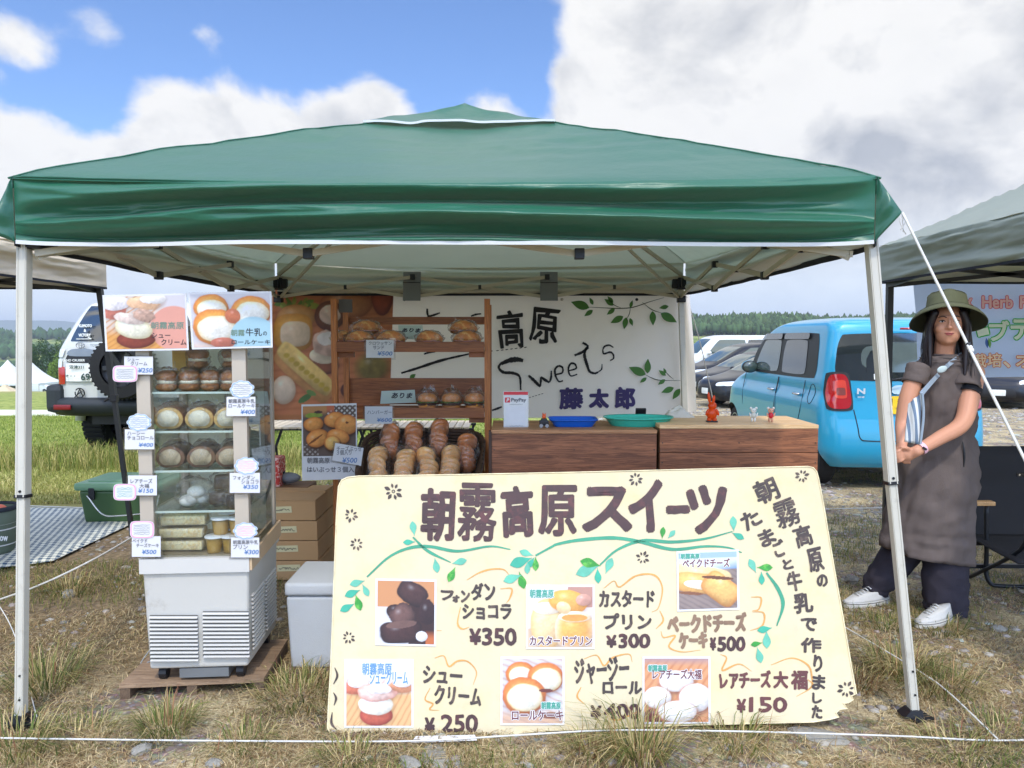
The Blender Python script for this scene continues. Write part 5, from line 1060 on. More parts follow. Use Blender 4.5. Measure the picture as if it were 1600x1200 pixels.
def price_card(pl, box, lines, price, label, bub=None, lift=.004, q=None):
    x0_, y0_, x1_, y1_ = box; q = q or [(x0_, y0_), (x1_, y0_), (x1_, y1_), (x0_, y1_)]
    t = thing('price_card', pl.pix(*q[3]), label, 'price card', 'handwritten price cards'); cx_, cy_ = sum(p[0] for p in q) / 4, sum(p[1] for p in q) / 4
    paper(pl, [(p[0] + (3 if p[0] > cx_ else -3), p[1] + (3 if p[1] > cy_ else -3)) for p in q], t, lam, lift, .0008, 'laminate'); paper(pl, q, t, wt2, lift + .001, .0008, 'card')
    for s, b in lines: mb = MB(); letter(mb, pl, s, b, 0, 0, lift + .002, wob=.3, bold=.1); mb.build('lettering', grey_t, t)
    mb = MB(); letter(mb, pl, price[0], price[1], 0, .15, lift + .002, wob=.3, bold=.16); mb.build('price', blue_t, t)
    if bub:
        kind, (a, b, c, d), tcol = bub; e = []; n = 40
        for k in range(n):
            th = 2 * math.pi * k / n; ct, st = math.cos(th), math.sin(th)
            if kind == 'pink': r = (abs(ct) ** 5 + abs(st) ** 5) ** (-1 / 5); r *= 1 + .02 * math.sin(k * 3.14)
            else: r = .86 + .16 * abs(math.sin(th * 4.5)) ** .7
            e.append((ct * r, st * r))
        cc, ce = (a + c) / 2, (b + d) / 2; hx, hy = (c - a) / 2, (d - b) / 2
        bt_ = bpy.data.objects.new('tmp', None)
        B = thing('comment_bubble', pl.pix(cc, ce), 'small %s comment bubble taped above the card for %s' % ('pink-framed' if kind == 'pink' else 'cloud-shaped', label.split(' for ')[1].split(' on ')[0]), 'note', 'comment bubbles on the fridge')
        for sc_, m_, lf, nm in ((1.0, wt, .0030, 'paper'), (.95, pink_t if kind == 'pink' else blue_l, .0036, 'frame'), (.86, wt, .0042, 'field')):
            mb = MB(); mb.add([pl.pix(cc + x * hx * sc_, ce + y * hy * sc_, lift + lf) for x, y in e], [tuple(range(n))[::-1]]); mb.build(nm, m_, B)
        rows_ = int((d - b) / 4.2)
        for k in range(rows_): mb = MB(); scribble(mb, pl, a + hx * .30, b + hy * .42 + k * (d - b) * .62 / rows_ + 1, c - hx * .30, lift + .005, int(a + k * 7), .9); tag(mb.build('scribbled_line', tcol, B), kind='stuff')
    return t
CP = Plane(SP(.5, 0, 0) + SF * .012, SF)
price_card(CP, (194, 557, 239, 585), [('シュー', (199, 559, 217, 564.5)), ('クリーム', (204, 565, 230, 571))], ('¥250', (216, 575, 238, 582)), 'price card ¥250 for cream puffs on the fridge\'s left post', ('pink', (176, 571, 215, 597), grey_t))
price_card(CP, (195, 671, 241, 702), [('ハーシー', (199, 674, 226, 680)), ('チョコロール', (199, 681, 240, 687))], ('¥400', (217, 692, 239, 698)), 'price card ¥400 for chocolate rolls on the fridge\'s left post', ('blue', (198, 646, 237, 674), blue_t))
price_card(CP, (200, 743, 245, 774), [('レアチーズ', (204, 748, 238, 755)), ('大福', (218, 756, 233, 762.5))], ('¥150', (216, 763.5, 239, 770)), 'price card ¥150 for rice cakes on the fridge\'s left post', ('pink', (177, 756, 213, 782), mat('green_pen', S(100, 160, 140), .6)))
price_card(CP, (206, 838, 251, 870), [('ベイクド', (207, 842, 230, 848)), ('チーズケーキ', (213, 849, 248, 855))], ('¥500', (222, 859, 244, 865.5)), 'price card ¥500 for baked cheese cake on the fridge\'s left post', ('pink', (203, 814, 241, 841), grey_t))
price_card(CP, (354, 620, 399, 650), [('朝霧高原牛乳', (357, 623.5, 398, 630)), ('ロールケーキ', (357, 631, 398, 637))], ('¥400', (376, 640, 398, 647)), 'price card ¥400 for milk roll cake on the fridge\'s right post', ('blue', (359, 594, 398, 623), grey_t))
price_card(CP, (359, 739, 406, 770), [('フォンダン', (364, 743, 398, 749.5)), ('ショコラ', (377, 749.5, 404, 756))], ('¥350', (380, 757.5, 403, 764)), 'price card ¥350 for chocolate slices on the fridge\'s right post', ('blue', (366, 714, 405, 742), pink_t))
price_card(CP, (361, 840, 405, 871), [('朝霧高原牛乳', (364, 844, 403, 850.5)), ('プリン', (364, 851, 387, 858))], ('¥300', (382, 859, 404, 866)), 'price card ¥300 for milk pudding on the fridge\'s right post', ('blue', (364, 816, 403, 843), pink_t))

# ---- pallet
ply = woodmat('pallet_wood', S(116, 92, 70), S(158, 132, 104), 'x', .2, .8, 7, S(60, 44, 32))
pa, pb_, pc = G(186, 1073, .055), G(412, 1063, .055), G(443, 1012, .055); px_ = (pb_ - pa); py_ = pc - pb_; py_ = py_ * 1.25
PAL = thing('pallet', (pa.x, pa.y, 0), 'low weathered wooden pallet under the display fridge', 'pallet')
def PP(a, b, z): q = pa + px_ * a + py_ * b; return Vector((q.x, q.y, z))
for k in range(3):
    mb = MB(); a0, a1 = k / 3 + .002, (k + 1) / 3 - .002; mb.hexa([PP(0, a0, .047), PP(1, a0, .047), PP(1, a1, .047), PP(0, a1, .047)], [PP(0, a0, .062), PP(1, a0, .062), PP(1, a1, .062), PP(0, a1, .062)]); mb.build('plank', ply, PAL)
for a0 in (0, .46, .93):
    mb = MB(); mb.hexa([PP(a0, 0.01, 0), PP(a0 + .07, 0.01, 0), PP(a0 + .07, .99, 0), PP(a0, .99, 0)], [PP(a0, 0.01, .046), PP(a0 + .07, .01, .046), PP(a0 + .07, .99, .046), PP(a0, .99, .046)]); mb.build('bearer', woodmat('bearer_wood', S(80, 64, 50), S(120, 98, 76), 'y', .2, .85), PAL)
mb = MB(); mb.tube(catmull([PP(.06, .5, .066), PP(-.03, .6, .05), PP(.05, .9, .12), PP(-.02, .75, .02), PP(.0, 1.0, .09)], 8), .0022, 5); tag(mb.build('wire', mat('grey_wire', S(150, 156, 158), .5), None), 'thin pale cable curling beside the left caster of the fridge', 'cable')
# ---- styrofoam box
sty = mat('styrofoam', S(190, 193, 194), .75, var=.03, vs=20, bump=.3, bs=300)
a = G(450, 1046); w, dpt = .42, .32; FX = thing('foam_box', (a.x + w / 2, a.y + dpt / 2, 0), 'white foam box with lid between the fridge and the menu board', 'foam box')
mb = MB(); b4 = [Vector((a.x + .01, a.y + .01, 0)), Vector((a.x + w - .01, a.y + .01, 0)), Vector((a.x + w - .01, a.y + dpt - .01, 0)), Vector((a.x + .01, a.y + dpt - .01, 0))]; t4 = [Vector((a.x - .004, a.y - .002, .315)), Vector((a.x + w, a.y, .315)), Vector((a.x + w, a.y + dpt, .315)), Vector((a.x, a.y + dpt, .315))]; mb.hexa(b4, t4)
o = mb.build('box', sty, FX); o.modifiers.new('b', 'BEVEL').width = .012; o.modifiers['b'].segments = 3; mods(o)
mb = MB(); mb.box((a.x + w / 2, a.y + dpt / 2, .346), (w + .018, dpt + .018, .056), bev=.014); mb.build('lid', sty, FX, True)
# ---- cardboard boxes
cb = mat('cardboard', S(186, 148, 104), .85, var=.06, vs=6, bump=.1, bs=40); cbd = mat('cardboard_edge', S(124, 94, 62), .9)
f0 = G(500, 907); wz = .46; dz_ = .46; hh = .117
names = ['lowest', 'second lowest', 'second highest', 'topmost']
for k in range(4):
    z = k * hh; jit = [0, -.008, -.012, -.02][k]; t = thing('cardboard_box', (f0.x - wz / 2 + jit, f0.y + dz_ / 2, z), names[k] + ' brown cardboard box in the stack beside the fridge', 'cardboard box', 'stacked cardboard boxes', 0)
    c = Vector((f0.x - wz / 2 + jit, f0.y + dz_ / 2, z + hh / 2)); mb = MB(); mb.box(c, (wz, dz_, hh - .004), bev=.004); mb.build('carton', cb, t)
    BPl = Plane(c - Vector((0, dz_ / 2 + .001, 0)), (0, -1, 0)); y_ = [888, 858, 828, 797][k]; x_ = [455, 451, 449, 441][k]
    lb = paper(BPl, [(x_ - 22, y_ - 5), (x_ + 14, y_ - 6), (x_ + 15, y_ + 4), (x_ - 22, y_ + 5)], t, mat('label_paper', S(214, 204, 160), .7), .001, .0008, 'paper_label'); mb = MB(); scribble(mb, BPl, x_ - 19, y_, x_ + 12, .002, k + 70, 2.0, .9); tag(mb.build('scribbled_line', kuro, lb), kind='stuff')
    if k == 3:
        for s in (-1, 1): mb = MB(); mb.hexa([c + Vector((-wz / 2, s * .004 if s > 0 else -dz_ / 2, hh / 2)), c + Vector((wz / 2, s * .004 if s > 0 else -dz_ / 2, hh / 2)), c + Vector((wz / 2, dz_ / 2 if s > 0 else -.004, hh / 2)), c + Vector((-wz / 2, dz_ / 2 if s > 0 else -.004, hh / 2))],
            [c + Vector((-wz / 2, .004 if s > 0 else -dz_ / 2, hh / 2 + .012 * (s > 0) + .004)), c + Vector((wz / 2, .004 if s > 0 else -dz_ / 2, hh / 2 + .010 * (s > 0) + .004)), c + Vector((wz / 2, dz_ / 2 if s > 0 else -.004, hh / 2 + .004)), c + Vector((-wz / 2, dz_ / 2 if s > 0 else -.004, hh / 2 + .004))]); mb.build('flap', cb, t)
p = A(441, 744, 4.85); t = thing('shoe', p, 'grey and black sports shoe behind the cardboard stack', 'shoe'); mb = MB(); mb.ell(p + Vector((.03, 0, -.01)), (.09, .04, .035), 14, 8); mb.build('upper', mat('grey_fabric', S(130, 134, 140), .8), t, True); mb = MB(); mb.tube([p + Vector((-.01, 0, .0)), p + Vector((-.012, -.005, .03))], [.036, .03], 12); mb.build('opening', blk, t, True)
mb = MB(); q = p + Vector((.03, 0, -.05)); mb.box((q.x, q.y, q.z / 2), (.32, .22, q.z), bev=.004); tag(mb.build('low_crate', woodmat('crate_dark', S(90, 60, 36), S(130, 92, 56)), None), 'brown crate that the shoe rests on behind the boxes', 'crate')
# ---- red checked bag seen through the side glass
p = A(412, 790, 4.75); t = thing('shopping_bag', (p.x, p.y, p.z), 'red and white patterned bag seen through the fridge\'s side glass', 'bag'); zt_ = A(412, 716, 4.75).z
redck = mat('red_pattern', S(196, 60, 52), .7, vs=60, col2=S(232, 190, 180), c2=(.5, .56)); mb = MB(); mb.box((p.x, p.y + .08, (p.z + zt_) / 2), (.20, .14, zt_ - p.z), bev=.015); mb.build('fabric_body', redck, t, True)
for s in (-1, 1): mb = MB(); mb.tube(catmull([(p.x - .05, p.y + .08 + s * .05, zt_), (p.x - .04, p.y + .08 + s * .04, zt_ + .06), (p.x + .04, p.y + .08 + s * .04, zt_ + .06), (p.x + .05, p.y + .08 + s * .05, zt_)], 4), .006, 6); mb.build('handle', blk, t)
mb = MB(); mb.box((p.x, p.y + .08, p.z / 2), (.42, .30, p.z), bev=.006); tag(mb.build('storage_box', mat('dark_box', S(52, 50, 48), .6), None), 'dark storage box under the red patterned bag', 'storage box')

# ---- slatted roll table behind the stall
Yt = 6.75; xa, xb = (395 - 800) / F * Yt, (742 - 800) / F * Yt; zt_ = A(600, 662, Yt).z
RT = thing('roll_table', ((xa + xb) / 2, Yt, 0), 'long slatted camping table with black folding legs behind the stall', 'table'); slm = woodmat('pale_slat', S(176, 160, 132), S(204, 190, 164), 'y', .15, .6)
k = 0; x = xa
while x < xb - .05:
    mb = MB(); mb.box((x + .032, Yt, zt_ - .008), (.058, .55, .016), bev=.003); mb.build('slat', slm, RT); x += .066
for yy in (-.2, .2): mb = MB(); mb.bar((xa, Yt + yy, zt_ - .026), (xb, Yt + yy, zt_ - .026), .02); mb.build('rail', blk, RT)
for xx in (xa + .1, (xa + xb) / 2 - .12, (xa + xb) / 2 + .1, xb - .12):
    for s in (-1, 1): mb = MB(); mb.bar((xx - s * .10, Yt - .2, zt_ - .03), (xx + s * .12, Yt - .2 + .02 * s, .0), .022); mb.build('leg', blk, RT); mb = MB(); mb.bar((xx - s * .10, Yt + .2, zt_ - .03), (xx + s * .12, Yt + .2 + .02 * s, .0), .022); mb.build('leg', blk, RT)

# ---- green cooler bin, blanket, bucket bag
grn_m = mat('cooler_green', S(60, 88, 50), .42, var=.08, vs=4); grn_l = mat('cooler_lid', S(112, 150, 116), .38, var=.05)
c0 = G(124, 820); wb, db, hb = .62, .46, .26; CB = thing('cooler_box', (c0.x + wb / 2, c0.y + db / 2, 0), 'dark green hard cooler with lighter lid on the checked blanket', 'cooler')
cc_ = Vector((c0.x + wb / 2, c0.y + db / 2, 0)); mb = MB(); mb.hexa([cc_ + Vector((s * (wb / 2 - .03), t_ * (db / 2 - .02), 0.01)) for s, t_ in ((-1, -1), (1, -1), (1, 1), (-1, 1))], [cc_ + Vector((s * wb / 2, t_ * db / 2, hb)) for s, t_ in ((-1, -1), (1, -1), (1, 1), (-1, 1))])
o = mb.build('body', grn_m, CB); o.modifiers.new('b', 'BEVEL').width = .02; o.modifiers['b'].segments = 3; mods(o)
mb = MB(); mb.box(cc_ + Vector((0, 0, hb + .03)), (wb + .05, db + .05, .06), bev=.022); mb.build('lid', grn_l, CB, True); mb = MB(); mb.box(cc_ + Vector((0, 0, hb + .062)), (wb - .1, db - .1, .012), bev=.005); mb.build('lid_panel', grn_l, CB)
for s in (-.2, .2): mb = MB(); mb.box(cc_ + Vector((s, -db / 2 - .018, hb - .02)), (.045, .02, .09), bev=.006); mb.build('latch', blk, CB)
mb = MB(); mb.tube(catmull([cc_ + Vector((-wb / 2 + .08, -db / 2 - .03, hb - .03)), cc_ + Vector((-.1, -db / 2 - .07, .1)), cc_ + Vector((.02, -db / 2 - .07, .085)), cc_ + Vector((wb / 2 - .04, -db / 2 - .06, .12)), cc_ + Vector((wb / 2, -db / 2 - .02, hb - .03))], 6), .006, 6); mb.build('handle', mat('chrome_handle', S(200, 204, 206), .25, metal=.8), CB, True)
def gingham():
    m = bpy.data.materials.new('gingham'); m.use_nodes = True; t = m.node_tree; t.nodes.clear(); co = nd(t, 'ShaderNodeSeparateXYZ', {0: nd(t, 'ShaderNodeTexCoord').outputs['Object']})
    def st(v, f): return mth(t, 'GREATER_THAN', mth(t, 'FRACT', mth(t, 'MULTIPLY', v, f)), .5)
    a = st(mth(t, 'ADD', co.outputs[0], mth(t, 'MULTIPLY', co.outputs[1], .35)), 21.0); b = st(mth(t, 'SUBTRACT', co.outputs[1], mth(t, 'MULTIPLY', co.outputs[0], .35)), 21.0)
    c = mixc(t, mth(t, 'MULTIPLY', mth(t, 'ADD', a, b), .5), S(222, 222, 206), S(58, 84, 108)); p = nd(t, 'ShaderNodeBsdfPrincipled', {'Base Color': c, 'Roughness': .85}); nd(t, 'ShaderNodeOutputMaterial', {0: p.outputs[0]}); return m
q = [G(-140, 905), G(80, 879), G(198, 822), G(100, 794), G(-160, 790)]
mb = MB(); A0, B0, C0, D0 = G(-190, 915), G(82, 880), G(250, 800), G(-160, 790)
mb.grid(lambda a, b: (A0.lerp(B0, a)).lerp(D0.lerp(C0, a), b) + Vector((0, 0, .012 + .02 * float(vnoise(a * 9, b * 9, 4, 3)) * (1 if .02 < a < .98 and .02 < b < .98 else .2))), 70, 60)
bk_ = mb.build('picnic_blanket', gingham(), None, True); tag(bk_, 'blue and white checked blanket spread on the grass at left', 'blanket')
p = G(-8, 868); t = thing('bucket_bag', p, 'grey-green bucket bag with pale lettering cut by the left picture edge', 'bag'); olv = mat('olive_canvas', S(96, 108, 92), .8, var=.1)
mb = MB(); mb.lathe([(0, 0.012), (.10, .012), (.115, .05), (.13, .20), (.135, .31), (.125, .31), (.12, .22), (0, .2)], p, 24); mb.build('bag_body', olv, t, True)
mb = MB(); mb.lathe([(.137, .30), (.142, .315), (.134, .33), (.126, .315)], p, 24); mb.build('rim', mat('dark_check', S(40, 46, 56), .8), t, True)
mb = MB(); mb.ell(p + Vector((.05, -.02, .30)), (.05, .05, .04), 12, 8); mb.build('contents', mat('salmon_cloth', S(224, 120, 96), .8), t, True)
LP = Plane(p + Vector((0.05, -.128, .12)), Vector((.3, -1, .05))); mb = MB(); letter(mb, LP, 'ow', (0, 838, 12, 845), bold=.4, lift=.006); mb.build('lettering', wt, t)
for z in (.18, .21, .08): mb = MB(); mb.lathe([(.1215 + z * .04, z), (.1225 + z * .04, z + .008)], p, 24); mb.build('stripe', wt, t)
# ================================================================ REAR BANNER
BY = 5.90; BPL = Plane((0, BY, 0), (0, -1, 0)); BAN = thing('stall_banner', (-.2, BY, .8), 'large off-white cloth banner with brush lettering and a baked goods photo behind the stall', 'banner')
ban_m = mat('banner_cloth', S(242, 234, 222), .75, var=.03, vs=3, bump=.12, bs=4, trl=(.25, S(225, 218, 205)))
def bz(x, z): return .012 * math.sin(x * 5 + z * 1.5) * (1 - .5 * z / 1.8) + .010 * (float(vnoise(x * 3, z * 3, 66, 3)) - .5)
bl, br = A(424, 600, BY).x, A(1070, 600, BY).x; ztop = 1.80
def bfn(a, b):
    x = bl + (br - bl) * a; zbm = A(800, 657 - 6 * a, BY).z; z = zbm + (ztop - zbm) * b; return (x, BY + .012 + bz(x, z), z)
mb = MB(); mb.grid(bfn, 90, 40); mb.build('cloth', ban_m, BAN, True)
mb = MB(); xx = A(1066, 600, BY).x
mb.grid(lambda a, b: (xx + .05 * a + .06 * a * (1 - b), BY - .01 + .03 * math.sin(a * 3 + b * 4), .84 + .9 * b), 4, 16); mb.build('side_edge', ban_m, BAN, True)
def z8(x, y): return (400 + x / 3.87, 450 + y / 3.87)
def z9(x, y): return (760 + x / 4.14, 450 + y / 4.14)
def p_banner(u, v):
    p = Pic(u, v, (206, 122, 76), 1.0); p.wood((222, 150, 96), (176, 96, 56), 4, 16); X = lambda px: (px - 425) / 190; Y_ = lambda py: (py - 455) / 200
    E_ = lambda cx_, cy_, rx, ry, col, **k: p.ell(X(cx_), Y_(cy_), rx / 190, ry / 200, col, **k)
    for q in range(16): E_(435 + (q % 8) * 8, 478 + 5 * math.sin(q * 2.1), 7, 3, (150, 160, 60) if q % 2 else (110, 140, 50), rot=q * 25, tex=.3)
    E_(462, 498, 30, 20, (206, 150, 84), edge=(180, 118, 60)); E_(458, 521, 31, 29, (222, 160, 62), edge=(196, 128, 40), sq=3); E_(461, 523, 23, 19, (228, 200, 168), sq=3)
    E_(540, 478, 42, 24, (188, 122, 78), edge=(150, 84, 52)); E_(515, 495, 24, 23, (130, 72, 46), edge=(90, 46, 32)); E_(514, 494, 16, 15, (226, 196, 184), tex=.35, wob=.2)
    E_(598, 462, 18, 34, (156, 66, 34), edge=(110, 40, 26)); E_(560, 458, 8, 6, (90, 130, 50))
    E_(510, 571, 22, 14, (150, 84, 54), edge=(104, 50, 36)); E_(508, 556, 24, 13, (232, 212, 186)); E_(510, 538, 22, 20, (206, 170, 152), tex=.5, wob=.3); E_(512, 530, 16, 10, (236, 226, 220), tex=.3, wob=.3)
    E_(477, 584, 54, 20, (212, 150, 88), rot=39, sq=5, wob=.05); E_(478, 576, 52, 15, (228, 190, 112), rot=39, sq=5, tex=.35); 
    for q in range(9): E_(448 + q * 8, 556 + q * 6.5, 5, 4, (196, 164, 60), soft=.5, tex=.3)
    E_(444, 609, 19, 22, (232, 206, 178), edge=(206, 172, 140), wob=.02, tex=.05); E_(478, 622, 12, 5, (84, 120, 60), rot=-30); E_(488, 614, 8, 4, (110, 140, 70), rot=20)
    E_(560, 610, 26, 16, (110, 60, 50), edge=(80, 40, 36)); E_(585, 575, 26, 22, (140, 120, 60), tex=.5, soft=.6)
    p.m(np.clip((v - .955) * 60, 0, 1), (190, 120, 66)); return p.c
q0 = [BPL.pix(425, 452), BPL.pix(615, 452), BPL.pix(608, 655), BPL.pix(425, 656)]
pic = quadgrid('printed_photo', q0, p_banner, 150, 150, BAN)
me = pic.data
for v in me.vertices: v.co.y += .008 + bz(v.co.x + BAN.location.x, v.co.z + BAN.location.z) - .0
brush = mat('brush_black', S(26, 24, 26), .7, var=.2, vs=30)
BP2 = Plane((0, BY - .004, 0), (0, -1, 0))
def bw(s, box, bd, m_=brush, rot=0, wob=3.0, seed=4): mb = MB(); letter(mb, BP2, s, box, 0, 0, .0, rot, wob, seed, 0, bd); mb.build('lettering', m_, BAN)
bw('高', (779, 485, 817, 543), 1.3, rot=-4, wob=5); bw('原', (828, 482, 872, 535), 1.3, rot=4, wob=6); 
purp = mat('purple_ink', S(58, 44, 96), .6, var=.15, vs=20)
bw('藤', (875, 607, 910, 638), 1.6, purp, 0, 1.5); bw('太', (922, 609, 950, 636), 2.0, purp, 0, 1.5); bw('郎', (962, 606, 991, 638), 1.7, purp, 0, 1.5)
def strokes(L):
    for pts, w in L: mb = MB(); ribbon(mb, BP2, pts, w, .0005, 8, (.7, 1, .6), .35); mb.build('brush_stroke', brush, BAN)
strokes([([z8(1035, 125), z8(1036, 150), z8(1042, 175)], 3.2), ([z8(1036, 172), z8(1070, 165), z8(1112, 150)], 3.4), ([z8(1300, 170), z8(1330, 160), z8(1362, 156)], 3.0), ([z8(1015, 400), z8(1045, 390), z8(1085, 386)], 3.0), ([z9(238, 470), z9(200, 462), z9(150, 468), z9(95, 490)], 8), ([z9(95, 485), z9(80, 515), z9(110, 545), z9(170, 550), z9(215, 575), z9(222, 660)], 4.6),
         ([z9(272, 565), z9(310, 600), z9(348, 640)], 5), ([z9(348, 638), z9(352, 600), z9(352, 575)], 3.6), ([z9(352, 575), z9(380, 595), z9(408, 612)], 4.5), ([z9(408, 610), z9(418, 580), z9(420, 535)], 3.4),
         ([z9(448, 560), z9(490, 548), z9(492, 515), z9(465, 505), z9(443, 530), z9(450, 575), z9(470, 605), z9(495, 600)], 3.4), ([z9(535, 535), z9(580, 520), z9(572, 492), z9(545, 490), z9(530, 525), z9(545, 568), z9(588, 558)], 3.2),
         ([z9(622, 353), z9(655, 375), z9(640, 400), z9(635, 440), z9(652, 500), z9(668, 540), z9(700, 552), z9(722, 545)], 4.6), ([z9(722, 545), z9(745, 525), z9(748, 492)], 2.2), ([z9(570, 436), z9(620, 415), z9(662, 385)], 4.2),
         ([z9(752, 400), z9(765, 378), z9(795, 370), z9(822, 385)], 2.8), ([z9(752, 400), z9(760, 425), z9(800, 415), z9(820, 430), z9(822, 455), z9(800, 470)], 3.0), ([z9(36, 792), z9(70, 780), z9(100, 768)], 3.4),
         ([(627, 583), (650, 576), (690, 563), (733, 553)], 4.2), ([z9(-120, 408), z9(20, 408), z9(40, 406)], 1.6)])
for k in range(7): x = 62 + k * 30; mb = MB(); ribbon(mb, BP2, [z9(x, 406 - k * 3.5), z9(x + 10, 405 - k * 3.5), z9(x + 20, 403 - k * 3.6)], 1.6, .0005, 2); mb.build('brush_stroke', brush, BAN)
for k in range(5): x = 275 + k * 20; mb = MB(); ribbon(mb, BP2, [z9(x, 710 - k * 6), z9(x + 6, 708 - k * 6), z9(x + 13, 706 - k * 6)], 1.2, .0005, 2); mb.build('brush_stroke', brush, BAN)
stem = mat('stem_green', S(66, 72, 44), .6); lfg = mat('printed_leaf_green', S(72, 122, 48), .6, var=.1)
for pts, w in [([z9(640, 122), z9(750, 128), z9(860, 132), z9(950, 124), z9(1060, 88), z9(1150, 62)], 1.6), ([z9(1008, 92), z9(1070, 140), z9(1135, 162)], 1.4), ([z9(932, 120), z9(925, 165), z9(905, 205)], 1.2), ([z9(800, 85), z9(830, 112), z9(870, 128)], 1.2),
               ([z9(1030, 562), z9(1070, 582), z9(1120, 596), z9(1255, 599)], 1.5), ([z9(1145, 525), z9(1180, 565), z9(1212, 592)], 1.2)]:
    mb = MB(); ribbon(mb, BP2, pts, w, .0006, 6); mb.build('printed_stem', stem, BAN)
for a, b, c, d in [(665, 128, 548, 90), (690, 108, 668, 62), (688, 143, 634, 182), (822, 112, 764, 72), (820, 95, 784, 54), (830, 134, 780, 172), (930, 126, 945, 80), (885, 184, 804, 226), (905, 190, 890, 266), (928, 195, 946, 245), (1075, 150, 1078, 242), (1128, 163, 1232, 222), (1178, 118, 1118, 130),
                   (1030, 560, 922, 512), (1042, 552, 1045, 458), (1036, 580, 994, 612), (1160, 566, 1115, 532), (1162, 552, 1146, 518), (1156, 592, 1111, 625), (1212, 645, 1133, 676), (1252, 652, 1205, 720)]:
    mb = MB(); leaf2(mb, BP2, z9(a, b), z9(c, d), .46, .0008, .8); mb.build('printed_leaf', lfg, BAN)
mb = MB(); leaf2(mb, BP2, z8(930, 548), z8(965, 520), .6, .0008, .8); mb.build('printed_leaf', lfg, BAN); mb = MB(); leaf2(mb, BP2, z8(400 + 50, 790), z8(478, 792), .6); mb.build('printed_leaf', lfg, BAN)
for px in (632, 878, 995): p = A(px, 468, BY - .02); mb = MB(); mb.ell(p, (.012, .008, .012), 8, 6); mb.build('eyelet', blk if px != 878 else trimw, BAN)

# ================================================================ WOODEN RACK
YF, YB = 4.35, 4.66
rk = woodmat('rack_wood', S(150, 86, 38), S(196, 122, 60), 'z', .15, .45, 6); rkx = woodmat('rack_wood_across', S(126, 68, 32), S(172, 104, 52), 'x', .18, .45, 6)
zT = A(523, 467, YF).z; xl, xr = A(523.5, 600, YF).x, A(761.5, 600, YF).x
RK = thing('shelf_rack', ((xl + xr) / 2, (YF + YB) / 2, 0), 'brown wooden shelf rack of wrapped breads in front of the banner', 'shelf rack')
for x in (xl, xr):
    for yy in (YF, YB):
        mb = MB(); mb.bar((x + (0 if yy == YF else 0), yy, 0), (x, yy, zT if yy == YF else zT - .02), .032, .03, up=(0, 1, 0)); mb.build('post', rk, RK)
def rz_(px, Y): return A(600, px, Y).z
for (yt, yb_, back) in ((534, 550, (495, 507)), (637, 653, (591, 632)), (722, 738, None)):
    za, zb2 = rz_(yt, YF - .02), rz_(yb_, YF - .02)
    mb = MB(); mb.box(((xl + xr) / 2, YF - .022, (za + zb2) / 2), (xr - xl - .034, .016, za - zb2), bev=.002); mb.build('front_rail', rkx, RK)
    mb = MB(); mb.box(((xl + xr) / 2, (YF + YB) / 2, za - .022), (xr - xl - .036, YB - YF - .02, .014)); mb.build('shelf_board', rkx, RK)
    for s in (-1, 1): mb = MB(); xq = xl + .06 if s < 0 else xr - .06; mb.box((xq, YF + .03, zb2 - .016), (.09, .03, .03)); mb.build('cleat', rkx, RK)
    if back:
        z1_, z2_ = rz_(back[0], YB), rz_(back[1], YB); mb = MB(); mb.box(((xl + xr) / 2, YB + .018, (z1_ + z2_) / 2), (xr - xl, .014, z1_ - z2_)); mb.build('back_rail', rkx, RK)
mb = MB(); c = A(540, 478, YF + .05); mb.box((c.x, c.y, c.z), (.075, .01, .075), 0); mb.build('grey_tape', mat('grey_tape', S(92, 88, 86), .7), RK)
# paper notes on the rack
def note(q, s, sb, Y_, label):
    pl = Plane((0, Y_, 0), (0, -1, 0)); t = thing('paper_note', pl.pix(*q[3]), label, 'note', 'notes lying on the rack'); paper(pl, q, t, mat('mint_paper', S(206, 220, 206), .7), 0, .001, 'sheet'); mb = MB(); letter(mb, pl, s, sb, 0, .2, .001, wob=1, bold=.35); mb.build('lettering', kuro, t)
note([(622, 508), (660, 508), (664, 530), (624, 530)], 'ありま', (628, 513, 657, 519), YB - .03, 'pale green handwritten note behind the breads of the upper rack shelf')
note([(596, 611), (648, 609), (650, 629), (594, 631)], 'ありま', (612, 614, 644, 622), YB - .06, 'pale green handwritten note left of the burgers on the lower rack shelf')
